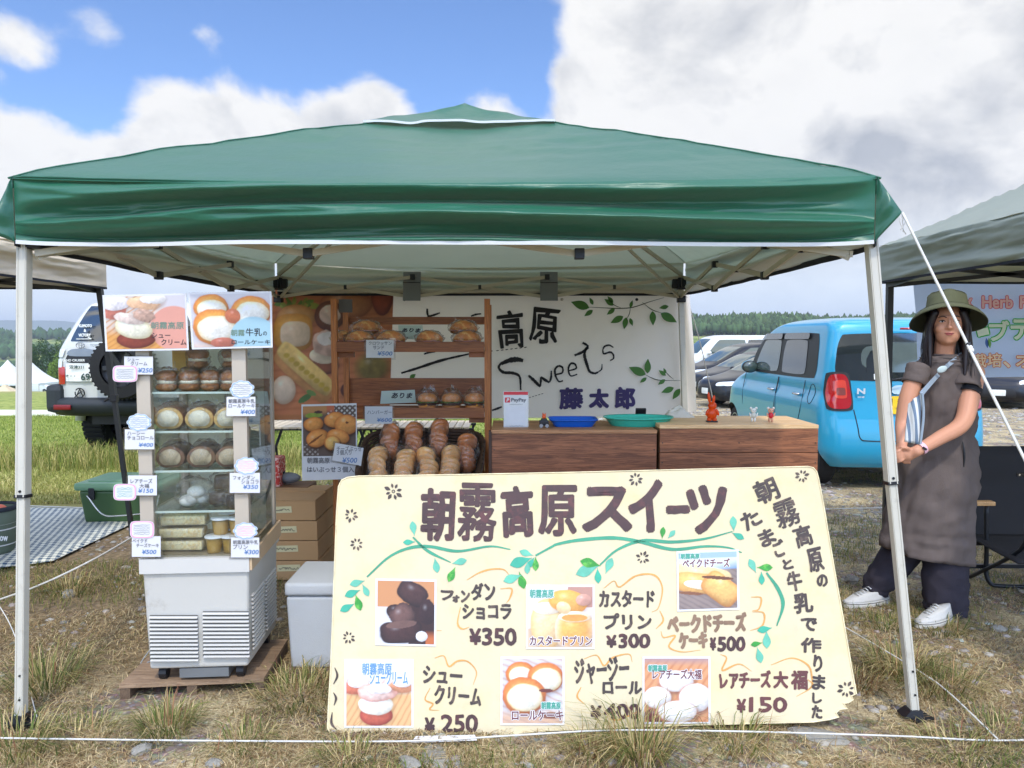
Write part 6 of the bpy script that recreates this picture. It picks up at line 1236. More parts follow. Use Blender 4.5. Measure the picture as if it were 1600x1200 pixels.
# breads
crust = mat('croissant', S(214, 134, 74), .5, var=.25, vs=30, bump=.5, bs=60, col2=S(236, 184, 116)); ham = mat('ham', S(220, 160, 150), .6, var=.1); lett = mat('lettuce', S(96, 120, 56), .6, var=.3, vs=40); chz = mat('cheddar', S(236, 160, 60), .5); patty = mat('patty', S(84, 54, 38), .7, bump=.5); bunb = mat('burger_bun', S(224, 144, 80), .3, var=.15, vs=18, bump=.15)
def sandwich(loc, label, rz=0):
    t = thing('croissant_sandwich', (0, 0, 0), label, 'croissant', 'bagged croissant sandwiches')
    mb = MB(); pts = [(-.075, .01, .02), (-.045, -.005, .034), (0, -.012, .042), (.045, -.005, .034), (.075, .01, .02)]; mb.tube(catmull(pts, 4), [.012 + .022 * math.sin(math.pi * min(1, max(0, i / 16))) * (1 + .12 * (i % 2)) for i in range(17)], 12); mb.build('croissant', crust, t, True)
    mb = MB(); mb.ell((0, -.012, .018), (.070, .026, .008), 14, 6, None, .2, 3); mb.build('ham', ham, t, True); mb = MB(); mb.ell((0, -.010, .025), (.066, .028, .007), 14, 6, None, .35, 5); mb.build('lettuce', lett, t, True)
    mb = MB(); pts = [(-.07, .01, .010), (0, -.008, .012), (.07, .01, .010)]; mb.tube(catmull(pts, 4), [.010, .013, .015, .016, .017, .016, .015, .013, .010], 10); mb.build('croissant_base', crust, t, True)
    bag(t, (0, 0, .035), (.092, .045, .045), 9, 5); t.location = loc; t.rotation_euler = (0, 0, rz); return t
spots = [(562, 530, 4.42, 'croissant sandwich at the left of the upper rack shelf, beside the ¥500 card'), (611, 531, 4.40, 'croissant sandwich right above the ¥500 croissant card'), (671, 533, 4.40, 'croissant sandwich right of the pale green note, upper rack shelf'), (730, 531, 4.42, 'croissant sandwich at the right end of the upper rack shelf'),
         (572, 511, 4.54, 'croissant sandwich stacked behind at the left of the upper shelf'), (724, 511, 4.50, 'croissant sandwich stacked on top at the right end of the upper shelf'), (536, 528, 4.5, 'croissant sandwich squeezed against the rack\'s left post')]
sw = None
for i, (px, py, Y_, lab) in enumerate(spots):
    p = A(px, py, Y_)
    if i < 4 or i == 6: p.z = rz_(534, YF - .02) - .013
    else: p.z = rz_(534, YF - .02) + .048
    if sw is None: sw = sandwich(p, lab)
    else: q = dup(sw, p, rz=[0, .1, -.3, .15, .4, -.1, 1.0][i]); q['label'] = lab
def burger(loc, label, rz=0, cheese_=True):
    t = thing('hamburger', (0, 0, 0), label, 'hamburger', 'bagged hamburgers on the rack'); mb = MB(); mb.lathe([(0, 0), (.046, .002), (.052, .012), (.048, .022), (0, .022)], (0, 0, 0), 20); mb.build('bun_bottom', bunb, t, True)
    mb = MB(); mb.lathe([(0, .022), (.052, .024), (.053, .036), (0, .038)], (0, 0, 0), 20); mb.build('patty', patty, t, True)
    mb = MB(); mb.add([(.052, 0, .041), (0, -.062, .018), (-.052, 0, .041), (0, .05, .041), (.0, -.045, .041)], [(0, 4, 2, 3), (0, 1, 4), (4, 1, 2)]); mb.build('cheese', chz, t)
    mb = MB(); mb.ell((0, 0, .040), (.058, .056, .006), 18, 6, None, .3, 2); mb.build('lettuce', lett, t, True)
    mb = MB(); mb.lathe([(.050, .044), (.056, .052), (.052, .072), (.036, .086), (.014, .092), (0, .092)], (0, 0, 0), 20); mb.build('bun_top', bunb, t, True); bag(t, (0, 0, .055), (.068, .064, .064), 17, 7); t.location = loc; t.rotation_euler = (0, 0, rz); return t
bz_ = rz_(637, YF - .02) - .013
b1 = burger(A(668, 634, 4.40), 'hamburger nearest the pale green note on the lower rack shelf'); b1.location.z = bz_
for px, rz, lab in ((705, 1.9, 'middle hamburger of the three on the lower rack shelf'), (741, .35, 'hamburger at the right post of the lower rack shelf')):
    p = A(px, 634, 4.40); p.z = bz_; q = dup(b1, p, rz=rz); q['label'] = lab
# basket
wick = mat('dark_wicker', S(82, 60, 44), .7, var=.3, vs=50, bump=.5, bs=90)
bf, bb = A(652, 768, 4.00), A(652, 688, 4.42); BK = thing('bread_basket', (bf.x, (bf.y + bb.y) / 2, bf.z), 'dark wicker basket of bagged cheese puffs tilted toward the viewer', 'basket')
ax = (Vector((0, bb.y - bf.y, bb.z - bf.z))).normalized(); up_ = Vector((0, -ax.z, ax.y)); LB = (Vector((0, bb.y, bb.z)) - Vector((0, bf.y, bf.z))).length; hwf, hwb = (738 - 566) / 2 / F * 4.02, (742 - 578) / 2 / F * 4.42
def BK_(u, v, h): hw = hwf + (hwb - hwf) * v; return Vector((bf.x + .0, bf.y, bf.z)) + Vector((1, 0, 0)) * (u * (hw + h * .3)) + ax * (v * LB) + up_ * (h - .03)
def rimpts(h, n=48, g_=0.0):
    o_ = []
    for k in range(n + 1):
        a = 2 * math.pi * k / n; c, s = math.cos(a), math.sin(a); r = (abs(c) ** 5 + abs(s) ** 5) ** (-1 / 5); o_.append(BK_(c * r * (1 + g_), .5 + s * r * (.5 + g_), h))
    return o_
mb = MB(); mb.add(rimpts(0)[:-1], [tuple(range(48))]); mb.build('base', wick, BK)
for k in range(4): mb = MB(); mb.tube(rimpts(.012 + k * .018, 48, .01 * k), .0095, 6, False); mb.build('woven_strand', wick, BK, True)
mb = MB(); mb.tube(rimpts(.084, 48, .045), .013, 8, False); mb.build('rim', wick, BK, True)
mb = MB()
for a, b in zip(rimpts(0, 44)[:-1], rimpts(.1, 44, .05)[:-1]): mb.tube([a, b], .005, 5)
tag(mb.build('stakes', wick, BK), kind='stuff')
puffm = mat('puff_bun', S(248, 184, 116), .3, coat=.4, crough=.15, var=.18, vs=22, bump=.15, bs=40, col2=S(252, 208, 150)); puffd = mat('puff_bun_brown', S(214, 132, 78), .3, coat=.4, crough=.15, var=.15)
def puffbag(c, m_, label, seed, n=3, tilt_=.35):
    t = thing('puff_bag', c, label, 'bagged puffs', 'bags of cheese puffs in the basket'); d = (ax * .80 + up_ * .52).normalized(); rd = random.Random(seed)
    for k in range(n):
        o_ = c + d * (k * .060) + Vector((rd.uniform(-.012, .012), rd.uniform(-.006, .006), rd.uniform(-.008, .008)))
        rot = Vector((rd.uniform(-.3, .3), 0, 0)); q_ = (-d + Vector((rd.uniform(-.55, .55), -.55, rd.uniform(-.1, .5)))).normalized().to_track_quat('Z', 'Y').to_matrix()
        mb = MB(); mb.ell(o_ - d * .012, (.055, .053, .024), 16, 8, q_); mb.build('bun', m_, t, True); mb = MB(); mb.ell(o_ + d * .013, (.056, .054, .025), 16, 8, q_); mb.build('bun', m_, t, True); mb = MB(); mb.ell(o_, (.046, .046, .008), 14, 6, q_); mb.build('filling', mat('puff_filling', S(230, 190, 140), .6), t, True)
    mb = MB(); q_ = d.to_track_quat('Z', 'Y').to_matrix(); mb.ell(c + d * .043 * (n - 1) / 2 * 1.35, (.067, .064, .052 + .027 * n), 16, 10, q_, .12, seed); mb.build('bag', bagm, t, True)
    mb = MB(); e_ = c + d * (.043 * n + .01)
    for k in range(5): a = Vector((rd.uniform(-.02, .02), rd.uniform(-.01, .01), 0)); mb.add([e_, e_ + Vector((.012, 0, .002)), e_ + a * 1.5 + up_ * .03 + Vector((.02, 0, 0)), e_ + a * 1.5 + up_ * .032], [(0, 1, 2, 3)])
    mb.build('bag_end', bagm, t); return t
for i, (u, v, m_, lab) in enumerate([(-.80, .20, puffm, 'bag of pale puffs at the front left of the basket'), (-.30, .18, puffm, 'bag of pale puffs second from left in the basket front'), (.16, .18, puffm, 'bag of pale puffs third from left in the basket front'), (.60, .22, puffm, 'tallest bag of pale puffs at the right of the basket front'),
        (-.66, .68, puffd, 'bag of brown puffs at the rear left of the basket'), (-.18, .68, puffd, 'bag of brown puffs at the middle rear of the basket'), (.28, .74, puffd, 'bag of brown puffs rising highest at the basket rear'), (.90, .45, puffd, 'bag of brown puffs against the basket\'s right wall')]):
    puffbag(BK_(u * .9, v, .05), m_, lab, 40 + i, 3)
# poster with photo, price cards on the rack
def p_bouchee(u, v):
    p = Pic(u, v, (110, 92, 84), .95); a = np.clip(np.sin((u + v) * 62) * 3 + .5, 0, 1) * np.clip(np.sin((u - v) * 62) * 3 + .5, 0, 1); p.m(np.clip((u * .7 + .28 - v) * 4, 0, 1) * .0 + ((u > .45) & (v < .35 + (u - .45) * .3)) * a * .9, (236, 234, 230)); p.m(((u < .3) & (v > .75)) * a * .6, (220, 214, 208))
    p.m(np.clip((.16 - v) * 12, 0, 1) * (u < .6), (214, 120, 84)); p.m(np.clip((.24 - v - .1 * u) * 8, 0, 1) * (u < .45), (206, 150, 96)); p.ell(.2, .18, .16, .05, (150, 170, 70), tex=.4, wob=.4); p.ell(.30, .12, .08, .03, (90, 60, 60), wob=.4)
    for cx_, cy_, rx, ry, r_ in ((.20, .36, .19, .14, -12), (.60, .28, .20, .15, -10), (.82, .38, .22, .20, 5), (.27, .64, .22, .17, -35), (.66, .62, .22, .15, 15), (.55, .74, .15, .15, 10)):
        p.ell(cx_ + .01, cy_ + .03, rx * 1.02, ry * 1.06, (90, 60, 44), rot=r_, soft=.2); p.ell(cx_, cy_, rx, ry, (236, 160, 84), rot=r_, edge=(196, 112, 52))
    p.ell(.24, .66, .18, .02, (140, 80, 44), rot=-38, wob=.3); p.ell(.55, .74, .13, .13, (240, 190, 110), edge=(226, 160, 84)); p.ell(.83, .34, .03, .02, (110, 60, 40)); return p.c
PP_ = Plane((0, 4.12, 0), (0, -1, 0)); T_ = thing('poster', PP_.pix(515, 750), 'poster of round cheese puffs standing left of the bread basket', 'poster')
paper(PP_, [(471, 632), (557, 630), (559, 748), (472, 751)], T_, wt2, 0, .002, 'sheet'); quadgrid('picture', [PP_.pix(*p, .001) for p in [(473, 635), (556, 633), (556, 712), (474, 713)]], p_bouchee, 90, 84, T_)
for s, b in (('朝霧高原', (480, 715, 515, 724)), ('はいぶっせ３個入', (480, 729, 553, 738))): mb = MB(); letter(mb, PP_, s, b, 0, 0, .0016, bold=.2); mb.build('lettering', grey_t, T_)
CPR = Plane((0, YF - .035, 0), (0, -1, 0)); price_card(CPR, (572, 531, 615, 559), [('クロワッサン', (576, 533.5, 612, 539)), ('サンド', (583, 540, 600, 546))], ('¥500', (590, 549, 613, 555.5)), 'price card ¥500 for croissant sandwiches on the upper rack shelf', None, .001)
price_card(CPR, (570, 635, 613, 662), [('ハンバーガー', (574, 641, 612, 647))], ('¥600', (589, 653, 612, 659)), 'price card ¥600 for hamburgers on the lower rack shelf', None, .001)
CPP = Plane((0, 4.10, 0), (0, -1, 0)); price_card(CPP, None or (518, 692, 568, 727), [('チーズぶっせ', (526, 697, 565, 705)), ('３個入り', (526, 703, 549, 711))], ('¥500', (535, 715, 558, 723)), 'tilted price card ¥500 for cheese puffs on the poster\'s lower corner', None, .002, [(524, 692), (568, 700), (564, 728), (519, 719)])

# ================================================================ COUNTER CRATES
YC = 3.60; DC = .43
def crate(xa_, xb_, z0, z1, front, label, planks, m_, cm):
    t = thing('wooden_crate', ((xa_ + xb_) / 2, YC + DC / 2, z0), label, 'wooden crate', 'wooden crates that form the counter'); n = planks; h_ = (z1 - z0)
    for k in range(n):
        a, b = z0 + h_ * k / n + .001, z0 + h_ * (k + 1) / n - .001; jx = .002 * (k % 2)
        mb = MB(); mb.box(((xa_ + xb_) / 2, YC + .009 - jx, (a + b) / 2), (xb_ - xa_, .018, b - a), bev=.0025); mb.build('front_plank', m_, t); mb = MB(); mb.box(((xa_ + xb_) / 2, YC + DC - .009, (a + b) / 2), (xb_ - xa_, .018, b - a), bev=.0025); mb.build('back_plank', m_, t)
        for x in (xa_ + .009, xb_ - .009): mb = MB(); mb.box((x, YC + DC / 2, (a + b) / 2), (.018, DC - .037, b - a), bev=.002); mb.build('side_plank', cm, t)
    if z1 > .6:
        for k in range(max(2, n)):
            for x in (xa_ + .012, xb_ - .012, xa_ + (xb_ - xa_) * .5):
                mb = MB(); zz = z0 + h_ * (k + .5) / max(2, n) + .02 * ((k % 2) - .5); mb.tube([(x, YC + .001, zz), (x, YC - .0035, zz)], .0032, 6); mb.build('nail_head', mat('nail', S(70, 60, 54), .5, metal=.5), t)
    for k in range(4): mb = MB(); y_ = YC + DC * (k + .5) / 4; mb.box(((xa_ + xb_) / 2, y_, z1 + .0095), (xb_ - xa_ + .004, DC / 4 - .002, .018), bev=.002); mb.build('top_plank', mat_top, t)
    return t
cr1 = woodmat('crate_brown', S(104, 62, 38), S(164, 104, 68), 'x', .3, .6, 6, S(52, 30, 20)); cr2 = woodmat('crate_red_brown', S(112, 66, 40), S(176, 112, 72), 'x', .34, .6, 7, S(56, 32, 22)); crs = woodmat('crate_side', S(110, 76, 48), S(150, 112, 76), 'y', .2, .7)
mat_top = woodmat('crate_top', S(206, 160, 106), S(236, 200, 150), 'x', .12, .55)
zL, zR = A(900, 672, YC).z - .018, A(1150, 664, YC).z - .018; xL0, xL1, xR0, xR1 = A(768, 700, YC).x, A(1026, 700, YC).x, A(1031, 700, YC).x, A(1278, 700, YC).x
mt1 = mat_top; mat_top = woodmat('crate_top_dark', S(156, 104, 66), S(200, 146, 100), 'x', .15, .6)
crate(xL0, xL1, zL - .34, zL, 1, 'upper left counter crate with one broad brown front panel', 1, cr1, crs)
mb = MB(); mb.box((xL0 - .006, YC + .03, zL - .17), (.014, .07, .36)); tag(mb.build('upright_board', woodmat('dark_board', S(58, 38, 26), S(84, 56, 38), 'z', .2), None), 'dark upright board at the left end of the counter, behind the payment sign', 'board')
mat_top = mt1
crate(xR0, xR1, zR - .34, zR, 1, 'upper right counter crate of stacked planks carrying the toy figures', 3, cr2, crs)
mat_top = woodmat('crate_top_dark', (0, 0, 0), (0, 0, 0))
for (a, b, z, w) in ((xL0, xL1, zL, 'left'), (xR0, xR1, zR, 'right')):
    crate(a + .01, b - .01, 0.0, z - .34 - .02, 1, 'lower %s counter crate hidden behind the menu board' % w, 3, cr2, crs)
zc1, zc2 = zL + .0195, zR + .0195
# payment sign (the square code is left blank)
SPN = Plane((0, 3.655, 0), (0, -1, .06)); T_ = thing('payment_sign', SPN.pix(806, 668), 'small white payment sign with red top band standing on the counter', 'sign')
paper(SPN, [(786, 611), (826, 611), (827, 669), (787, 669)], T_, lam, 0, .004, 'acrylic_holder'); paper(SPN, [(787, 612), (825, 612), (825, 668), (787, 668)], T_, wt, .001, .001, 'card')
red_p = mat('signal_red', S(206, 48, 56), .5); paper(SPN, [(787, 612), (825, 612), (825, 617), (787, 617)], T_, red_p, .0022, .001, 'red_band')
paper(SPN, [(789, 621), (797, 621), (797, 629), (789, 629)], T_, red_p, .0022, .001, 'logo_square'); mb = MB(); letter(mb, SPN, 'P', (791.5, 622.5, 795.5, 627.5), 0, .2, .0026, bold=.3); mb.build('logo_letter', wt, T_)
mb = MB(); letter(mb, SPN, 'PayPay', (799, 622, 822, 629), 0, 0, .0026, bold=.25); mb.build('lettering', grey_t, T_)
for yy in (632.0, 667.0 - 1.5): mb = MB(); scribble(mb, SPN, 796, yy, 818, .0026, 5, .4, .4); tag(mb.build('small_print', grey_t, T_), kind='stuff')
paper(SPN, [(791, 635), (821, 635), (821, 664), (791, 664)], T_, mat('pale_grey_print', S(214, 214, 216), .5), .0022, .001, 'blank_panel')
mb = MB(); p = SPN.pix(806, 668); mb.box((p.x, p.y + .03, zc1 + .003), (.11, .07, .005)); mb.build('foot', lam, T_)
# trays
def tray(name, c, rx, ry, h, m_, label, cat, sq=2.0, n=48):
    t = thing(name, c, label, cat); pr = [(.80, 0), (1.0, h), (1.03, h + .004), (1.03, h - .002), (.99, h - .004), (.78, .006), (0, .006)]
    vs, fs = [], []
    for r, z in pr:
        for k in range(n): a = 2 * math.pi * k / n; c_, s_ = math.cos(a), math.sin(a); q = (abs(c_) ** sq + abs(s_) ** sq) ** (-1 / sq); vs.append((c[0] + c_ * q * rx * r, c[1] + s_ * q * ry * r, c[2] + z))
    for i in range(len(pr) - 1):
        for k in range(n): fs.append((i * n + k, i * n + (k + 1) % n, (i + 1) * n + (k + 1) % n, (i + 1) * n + k))
    mb = MB(); mb.add(vs, fs); mb.build('dish', m_, t, True, fix=True); return t
p = A(895, 663, 3.78); tray('coin_tray', (p.x, p.y, zc1), .116, .085, .034, mat('blue_plastic', S(20, 92, 190), .3, var=.03), 'blue rectangular coin tray on the counter', 'tray', 7.0)
p = A(997, 660, 3.80); tray('round_tray', (p.x, p.y, zc1), .168, .115, .040, mat('mint_plastic', S(64, 186, 160), .3, var=.03), 'mint green oval serving tray on the counter', 'tray', 2.2)
# cloth bundle, phone
p = A(1060, 650, 3.98); mb = MB(); mb.grid(lambda a, b: (p.x - .085 + .17 * a, p.y - .06 + .12 * b, zc2 - .018 + .065 * (math.sin(math.pi * a) * math.sin(math.pi * b)) ** .6 * (.55 + .9 * float(vnoise(a * 5, b * 5, 8, 3)))), 26, 20)
tag(mb.build('cloth_bundle', mat('unbleached_cloth', S(214, 206, 190), .85, var=.1, vs=30), None, True), 'crumpled off-white cloth on the counter beside the mint tray', 'cloth')
p = A(1001, 646, 3.97); mb = MB(); mb.box((p.x, p.y, zc1 + .045), (.055, .012, .05), 0, .3, bev=.004); tag(mb.build('phone', blk, None), 'black phone edge peeking over the mint tray', 'phone')
# toy figures
p = A(850, 667, 3.70); T_ = thing('toy_car', (p.x, p.y, zc1), 'tiny black toy with an orange figure on top beside the payment sign', 'toy'); x, y, z = p.x, p.y, zc1
mb = MB(); mb.box((x, y, z + .022), (.046, .03, .026), bev=.006); mb.box((x, y, z + .036), (.03, .026, .016), bev=.005); mb.build('body', blk, T_)
for s in (-.014, .014):
    mb = MB(); mb.tube([(x + s, y - .018, z + .009), (x + s, y - .012, z + .009)], .009, 12); mb.build('wheel', mat('toy_grey', S(150, 150, 150), .4), T_)
mb = MB(); mb.ell((x, y, z + .052), (.010, .010, .012), 10, 8); mb.ell((x - .005, y, z + .064), (.003, .003, .008), 6, 5); mb.ell((x + .006, y, z + .062), (.003, .003, .008), 6, 5); mb.build('rider', mat('toy_orange', S(230, 92, 40), .4), T_, True)
orm = mat('orange_resin', S(238, 84, 22), .25, var=.05, trl=(.3, S(255, 110, 40))); p = A(1112, 661, 3.72); T_ = thing('rabbit_figure', (p.x, p.y, zc2), 'bright orange translucent rabbit figure on the right crate', 'figurine'); x, y, z = p.x, p.y, zc2
mb = MB(); mb.ell((x, y, z + .040), (.026, .022, .030), 14, 10); mb.ell((x + .002, y, z + .078), (.021, .020, .021), 14, 10); mb.ell((x - .012, y, z + .012), (.012, .016, .013), 10, 6); mb.ell((x + .013, y, z + .012), (.012, .016, .013), 10, 6); mb.ell((x + .024, y - .01, z + .048), (.008, .008, .018), 8, 6, (0, -.4, 0)); mb.ell((x - .024, y - .01, z + .048), (.008, .008, .018), 8, 6, (0, .4, 0)); mb.build('body', orm, T_, True)
for (dx, hh2, rr) in ((-.014, .030, -.15), (.008, .020, .1)): mb = MB(); mb.ell((x + dx, y, z + .098 + hh2 * .6), (.0075, .006, hh2), 10, 8, (0, rr, 0)); mb.build('ear', orm, T_, True)
mb = MB(); mb.box((x, y, z + .003), (.05, .035, .006)); mb.build('base', blk, T_)
for (px, bodyc, belly, earc, lab) in ((1177, S(226, 224, 214), S(206, 204, 190), S(226, 224, 214), 'small white bear toy left of the red-dressed one'), (1204, S(214, 156, 128), S(204, 30, 50), S(226, 214, 204), 'small toy bear with red clothes on the right crate')):
    p = A(px, 661, 3.72); T_ = thing('bear_figure', (p.x, p.y, zc2), lab, 'figurine', 'tiny bear toys'); x, y, z = p.x, p.y, zc2; m1 = mat('toy_' + str(px), bodyc, .4); m2 = mat('toy_b' + str(px), belly, .45)
    mb = MB(); mb.ell((x, y, z + .032), (.013, .011, .016), 12, 8); mb.build('torso', m2, T_, True); mb = MB(); mb.ell((x, y, z + .055), (.014, .012, .012), 12, 8); mb.build('head', m1, T_, True)
    for s in (-1, 1):
        mb = MB(); mb.ell((x + s * .013, y, z + .067), (.0065, .004, .0065), 8, 6); mb.build('ear', mat('toy_e' + str(px), earc, .4), T_, True); mb = MB(); mb.ell((x + s * .016, y - .003, z + .034), (.004, .004, .012), 8, 6, (0, s * .3, 0)); mb.build('arm', m1, T_, True)
        mb = MB(); mb.ell((x + s * .007, y, z + .011), (.006, .007, .012), 8, 6); mb.build('leg', m1, T_, True); mb = MB(); mb.ell((x + s * .005, y - .0115, z + .057), (.0016, .001, .0016), 6, 4); mb.build('eye', blk, T_)
# ================================================================ VEHICLES
def paint(name, col, metal=.25, rough=.32): return mat(name, col, rough, metal=metal, var=.02, vs=3, coat=.8, crough=.03)
cglass = mat('car_glass', S(34, 40, 42), .06, var=.05, spec=.8, coat=.6); cglass2 = mat('car_glass_light', S(66, 82, 76), .06, var=.2, vs=2, spec=.8, coat=.6); rub = mat('tyre_rubber', S(26, 26, 27), .85, var=.15, bump=.3); alloy = mat('alloy', S(150, 152, 156), .3, metal=.7)
chrome = mat('chrome', S(210, 212, 214), .12, metal=1.0); redl = mat('red_lens', S(170, 10, 18), .12, var=.08, coat=.8, spec=.7); redl2 = mat('red_lens_light', S(214, 64, 44), .15, coat=.8); clr = mat('clear_lens', S(216, 222, 226), .08, coat=1.0, var=.1, vs=10); plt = mat('number_plate', S(232, 234, 226), .5); ylw = mat('yellow_plate', S(240, 196, 20), .45); trimb = mat('dark_trim', S(30, 31, 34), .5, var=.1)
class Body:
    def __init__(s, sl, n=46):
        sl = np.array(sl, float); t = np.linspace(0, 1, len(sl)); P = catmull([Vector(tuple(q[:3])) for q in sl], 6); Q = catmull([Vector(tuple(q[3:6])) for q in sl], 6)
        s.a = np.array([list(p) + list(q) for p, q in zip(P, Q)]); s.a[:, 0] = np.maximum.accumulate(s.a[:, 0] + np.arange(len(s.a)) * 1e-6)
    def at(s, z): return [np.interp(z, s.a[:, 0], s.a[:, k]) for k in range(1, 6)]       # xr xf w rr rf
    def side(s, x, z, o=0.0):
        xr, xf, w, rr, rf = s.at(z); d = 0
        if x < xr + rr: q = min(rr, xr + rr - x); d = rr - math.sqrt(max(0, rr * rr - q * q))
        elif x > xf - rf: q = min(rf, x - xf + rf); d = rf - math.sqrt(max(0, rf * rf - q * q))
        return (x, w - d + o, z)
    def rear(s, y, z, o=0.0):
        xr, xf, w, rr, rf = s.at(z); d = 0.04 * (y / w) ** 2
        if abs(y) > w - rr: q = min(rr, abs(y) - w + rr); d += rr - math.sqrt(max(0, rr * rr - q * q))
        return (xr + d - o, y, z)
    def front(s, y, z, o=0.0):
        xr, xf, w, rr, rf = s.at(z); d = 0.05 * (y / w) ** 2
        if abs(y) > w - rf: q = min(rf, abs(y) - w + rf); d += rf - math.sqrt(max(0, rf * rf - q * q))
        return (xf - d + o, y, z)
    def ring(s, row):
        z, xr, xf, w, rr, rf = row; pts = []; K = 7
        def arc(cx_, cy_, r, a0, a1):
            for k in range(K + 1): a = a0 + (a1 - a0) * k / K; pts.append([cx_ + r * math.cos(a), cy_ + r * math.sin(a)])
        h = math.pi / 2
        arc(xr + rr, w - rr, rr, h, 2 * h)
        for k in range(1, 8): y = (w - rr) * (1 - 2 * k / 8); pts.append([xr, y])
        arc(xr + rr, -w + rr, rr, 2 * h, 3 * h)
        for k in range(1, 16): pts.append([xr + rr + (xf - rf - xr - rr) * k / 16, -w])
        arc(xf - rf, -w + rf, rf, 3 * h, 4 * h)
        for k in range(1, 8): pts.append([xf, -(w - rf) * (1 - 2 * k / 8)])
        arc(xf - rf, w - rf, rf, 0, h)
        for k in range(1, 16): pts.append([xf - rf - (xf - rf - xr - rr) * k / 16, w])
        for p in pts:
            if p[0] < xr + rr + 1e-4: p[0] += .04 * (p[1] / w) ** 2
            if p[0] > xf - rf - 1e-4: p[0] -= .05 * (p[1] / w) ** 2
        return [(p[0], p[1], z) for p in pts]
    def mesh(s): mb = MB(); mb.loft([s.ring(r) for r in s.a]); return mb
def patch(surf, q, o, n=8, m=8, rnd=.12, flip=False):
    """bilinear patch q=[bl,br,tr,tl] in (u,v) on a body surface, with rounded corners"""
    mb = MB(); vs = []
    def sq(a, b):                     # rounded square mapping
        x, y = a * 2 - 1, b * 2 - 1; k = 1 - rnd * min(abs(x), abs(y)) ** 3 * .5; return (x * k + 1) / 2, (y * k + 1) / 2
    for j in range(m + 1):
        for i in range(n + 1):
            a, b = sq(i / n, j / m); u = (q[0][0] * (1 - a) + q[1][0] * a) * (1 - b) + (q[3][0] * (1 - a) + q[2][0] * a) * b; v = (q[0][1] * (1 - a) + q[1][1] * a) * (1 - b) + (q[3][1] * (1 - a) + q[2][1] * a) * b
            vs.append(surf(u, v, o))
    mb.add(vs, [((j * (n + 1) + i), (j * (n + 1) + i + 1), ((j + 1) * (n + 1) + i + 1), ((j + 1) * (n + 1) + i)) for j in range(m) for i in range(n)]); return mb
def wheel(par, x, y, r, w, m_rim=None, spokes=7, tread=0):
    s = 1 if y > 0 else -1; mb = MB(); n = 48
    pr = [(r * .62, -w / 2), (r * .93, -w / 2), (r, -w / 2 + .03), (r, w / 2 - .03), (r * .93, w / 2), (r * .62, w / 2)]
    mb.lathe(pr, (x, y, r), n, axis=(0, 1, 0)); 
    if tread:
        for k in range(tread): a = 2 * math.pi * k / tread; mb.box((x + math.cos(a) * (r + .006), y, r + math.sin(a) * (r + .006)), (.03, w * .92, .045), 0, 0, -a, 0)
    t = mb.build('tyre', rub, par, False); mb = MB(); mb.lathe([(0, 0), (r * .20, s * .02), (r * .60, s * .0), (r * .64, s * .04)], (x, y + s * w * .30, r), 32, axis=(0, 1, 0)); mb.build('wheel_disc', trimb, t, True)
    mb = MB()
    for k in range(spokes): a = 2 * math.pi * k / spokes; mb.bar((x, y + s * w * .36, r), (x + math.cos(a) * r * .62, y + s * w * .38, r + math.sin(a) * r * .62), .035, .02, up=(0, 1, 0))
    mb.lathe([(r * .60, s * -.02), (r * .66, s * .0), (r * .66, s * .03), (r * .60, s * .03)], (x, y + s * w * .36, r), 32, axis=(0, 1, 0)); mb.build('rim', m_rim or alloy, t)
    return t
def arches(o, xs, r, w):
    mb = MB()
    for x in xs: mb.tube([(x, -w, r * .98), (x, w, r * .98)], r * 1.16, 40)
    cut = mb.build('cut', None, None); cut.data.materials.append(trimb); md = o.modifiers.new('b', 'BOOLEAN'); md.object = cut; md.operation = 'DIFFERENCE'; md.solver = 'EXACT'; md.material_mode = 'TRANSFER'
    dg = bpy.context.evaluated_depsgraph_get(); dg.update(); me = bpy.data.meshes.new_from_object(o.evaluated_get(dg), depsgraph=dg); o.modifiers.clear(); o.data = me; bpy.data.objects.remove(cut)
    me.polygons.foreach_set('use_smooth', [True] * len(me.polygons)); me.set_sharp_from_angle(angle=R(35))
def P_(par, name, m_, mb, smooth=True): return mb.build(name, m_, par, smooth)

# ---- sky blue kei car
sky_b = paint('sky_blue_paint', S(34, 156, 194), .1)
t = BC = thing('small_car', (0, 0, 0), 'sky blue small boxy car parked behind the stall, rear towards the viewer', 'car')
B = Body([(.22, .07, 3.28, .66, .10, .12), (.27, .03, 3.36, .705, .13, .2), (.36, .0, 3.39, .758, .15, .26), (.50, .0, 3.40, .770, .16, .30), (.66, .02, 3.38, .772, .16, .32), (.80, .045, 3.33, .765, .15, .32), (.90, .06, 3.22, .735, .14, .34), (.97, .07, 2.98, .732, .13, .34),
          (1.03, .075, 2.68, .726, .12, .25), (1.10, .085, 2.56, .715, .11, .18), (1.25, .10, 2.38, .698, .10, .16), (1.42, .125, 2.16, .672, .10, .18), (1.50, .14, 2.02, .658, .10, .22), (1.555, .17, 1.86, .635, .12, .28), (1.592, .24, 1.66, .57, .16, .3), (1.612, .42, 1.40, .44, .2, .3), (1.614, .8, 1.1, .1, .08, .08)])
body = P_(t, 'body', sky_b, B.mesh()); arches(body, (.48, 2.98), .275, 1.2)
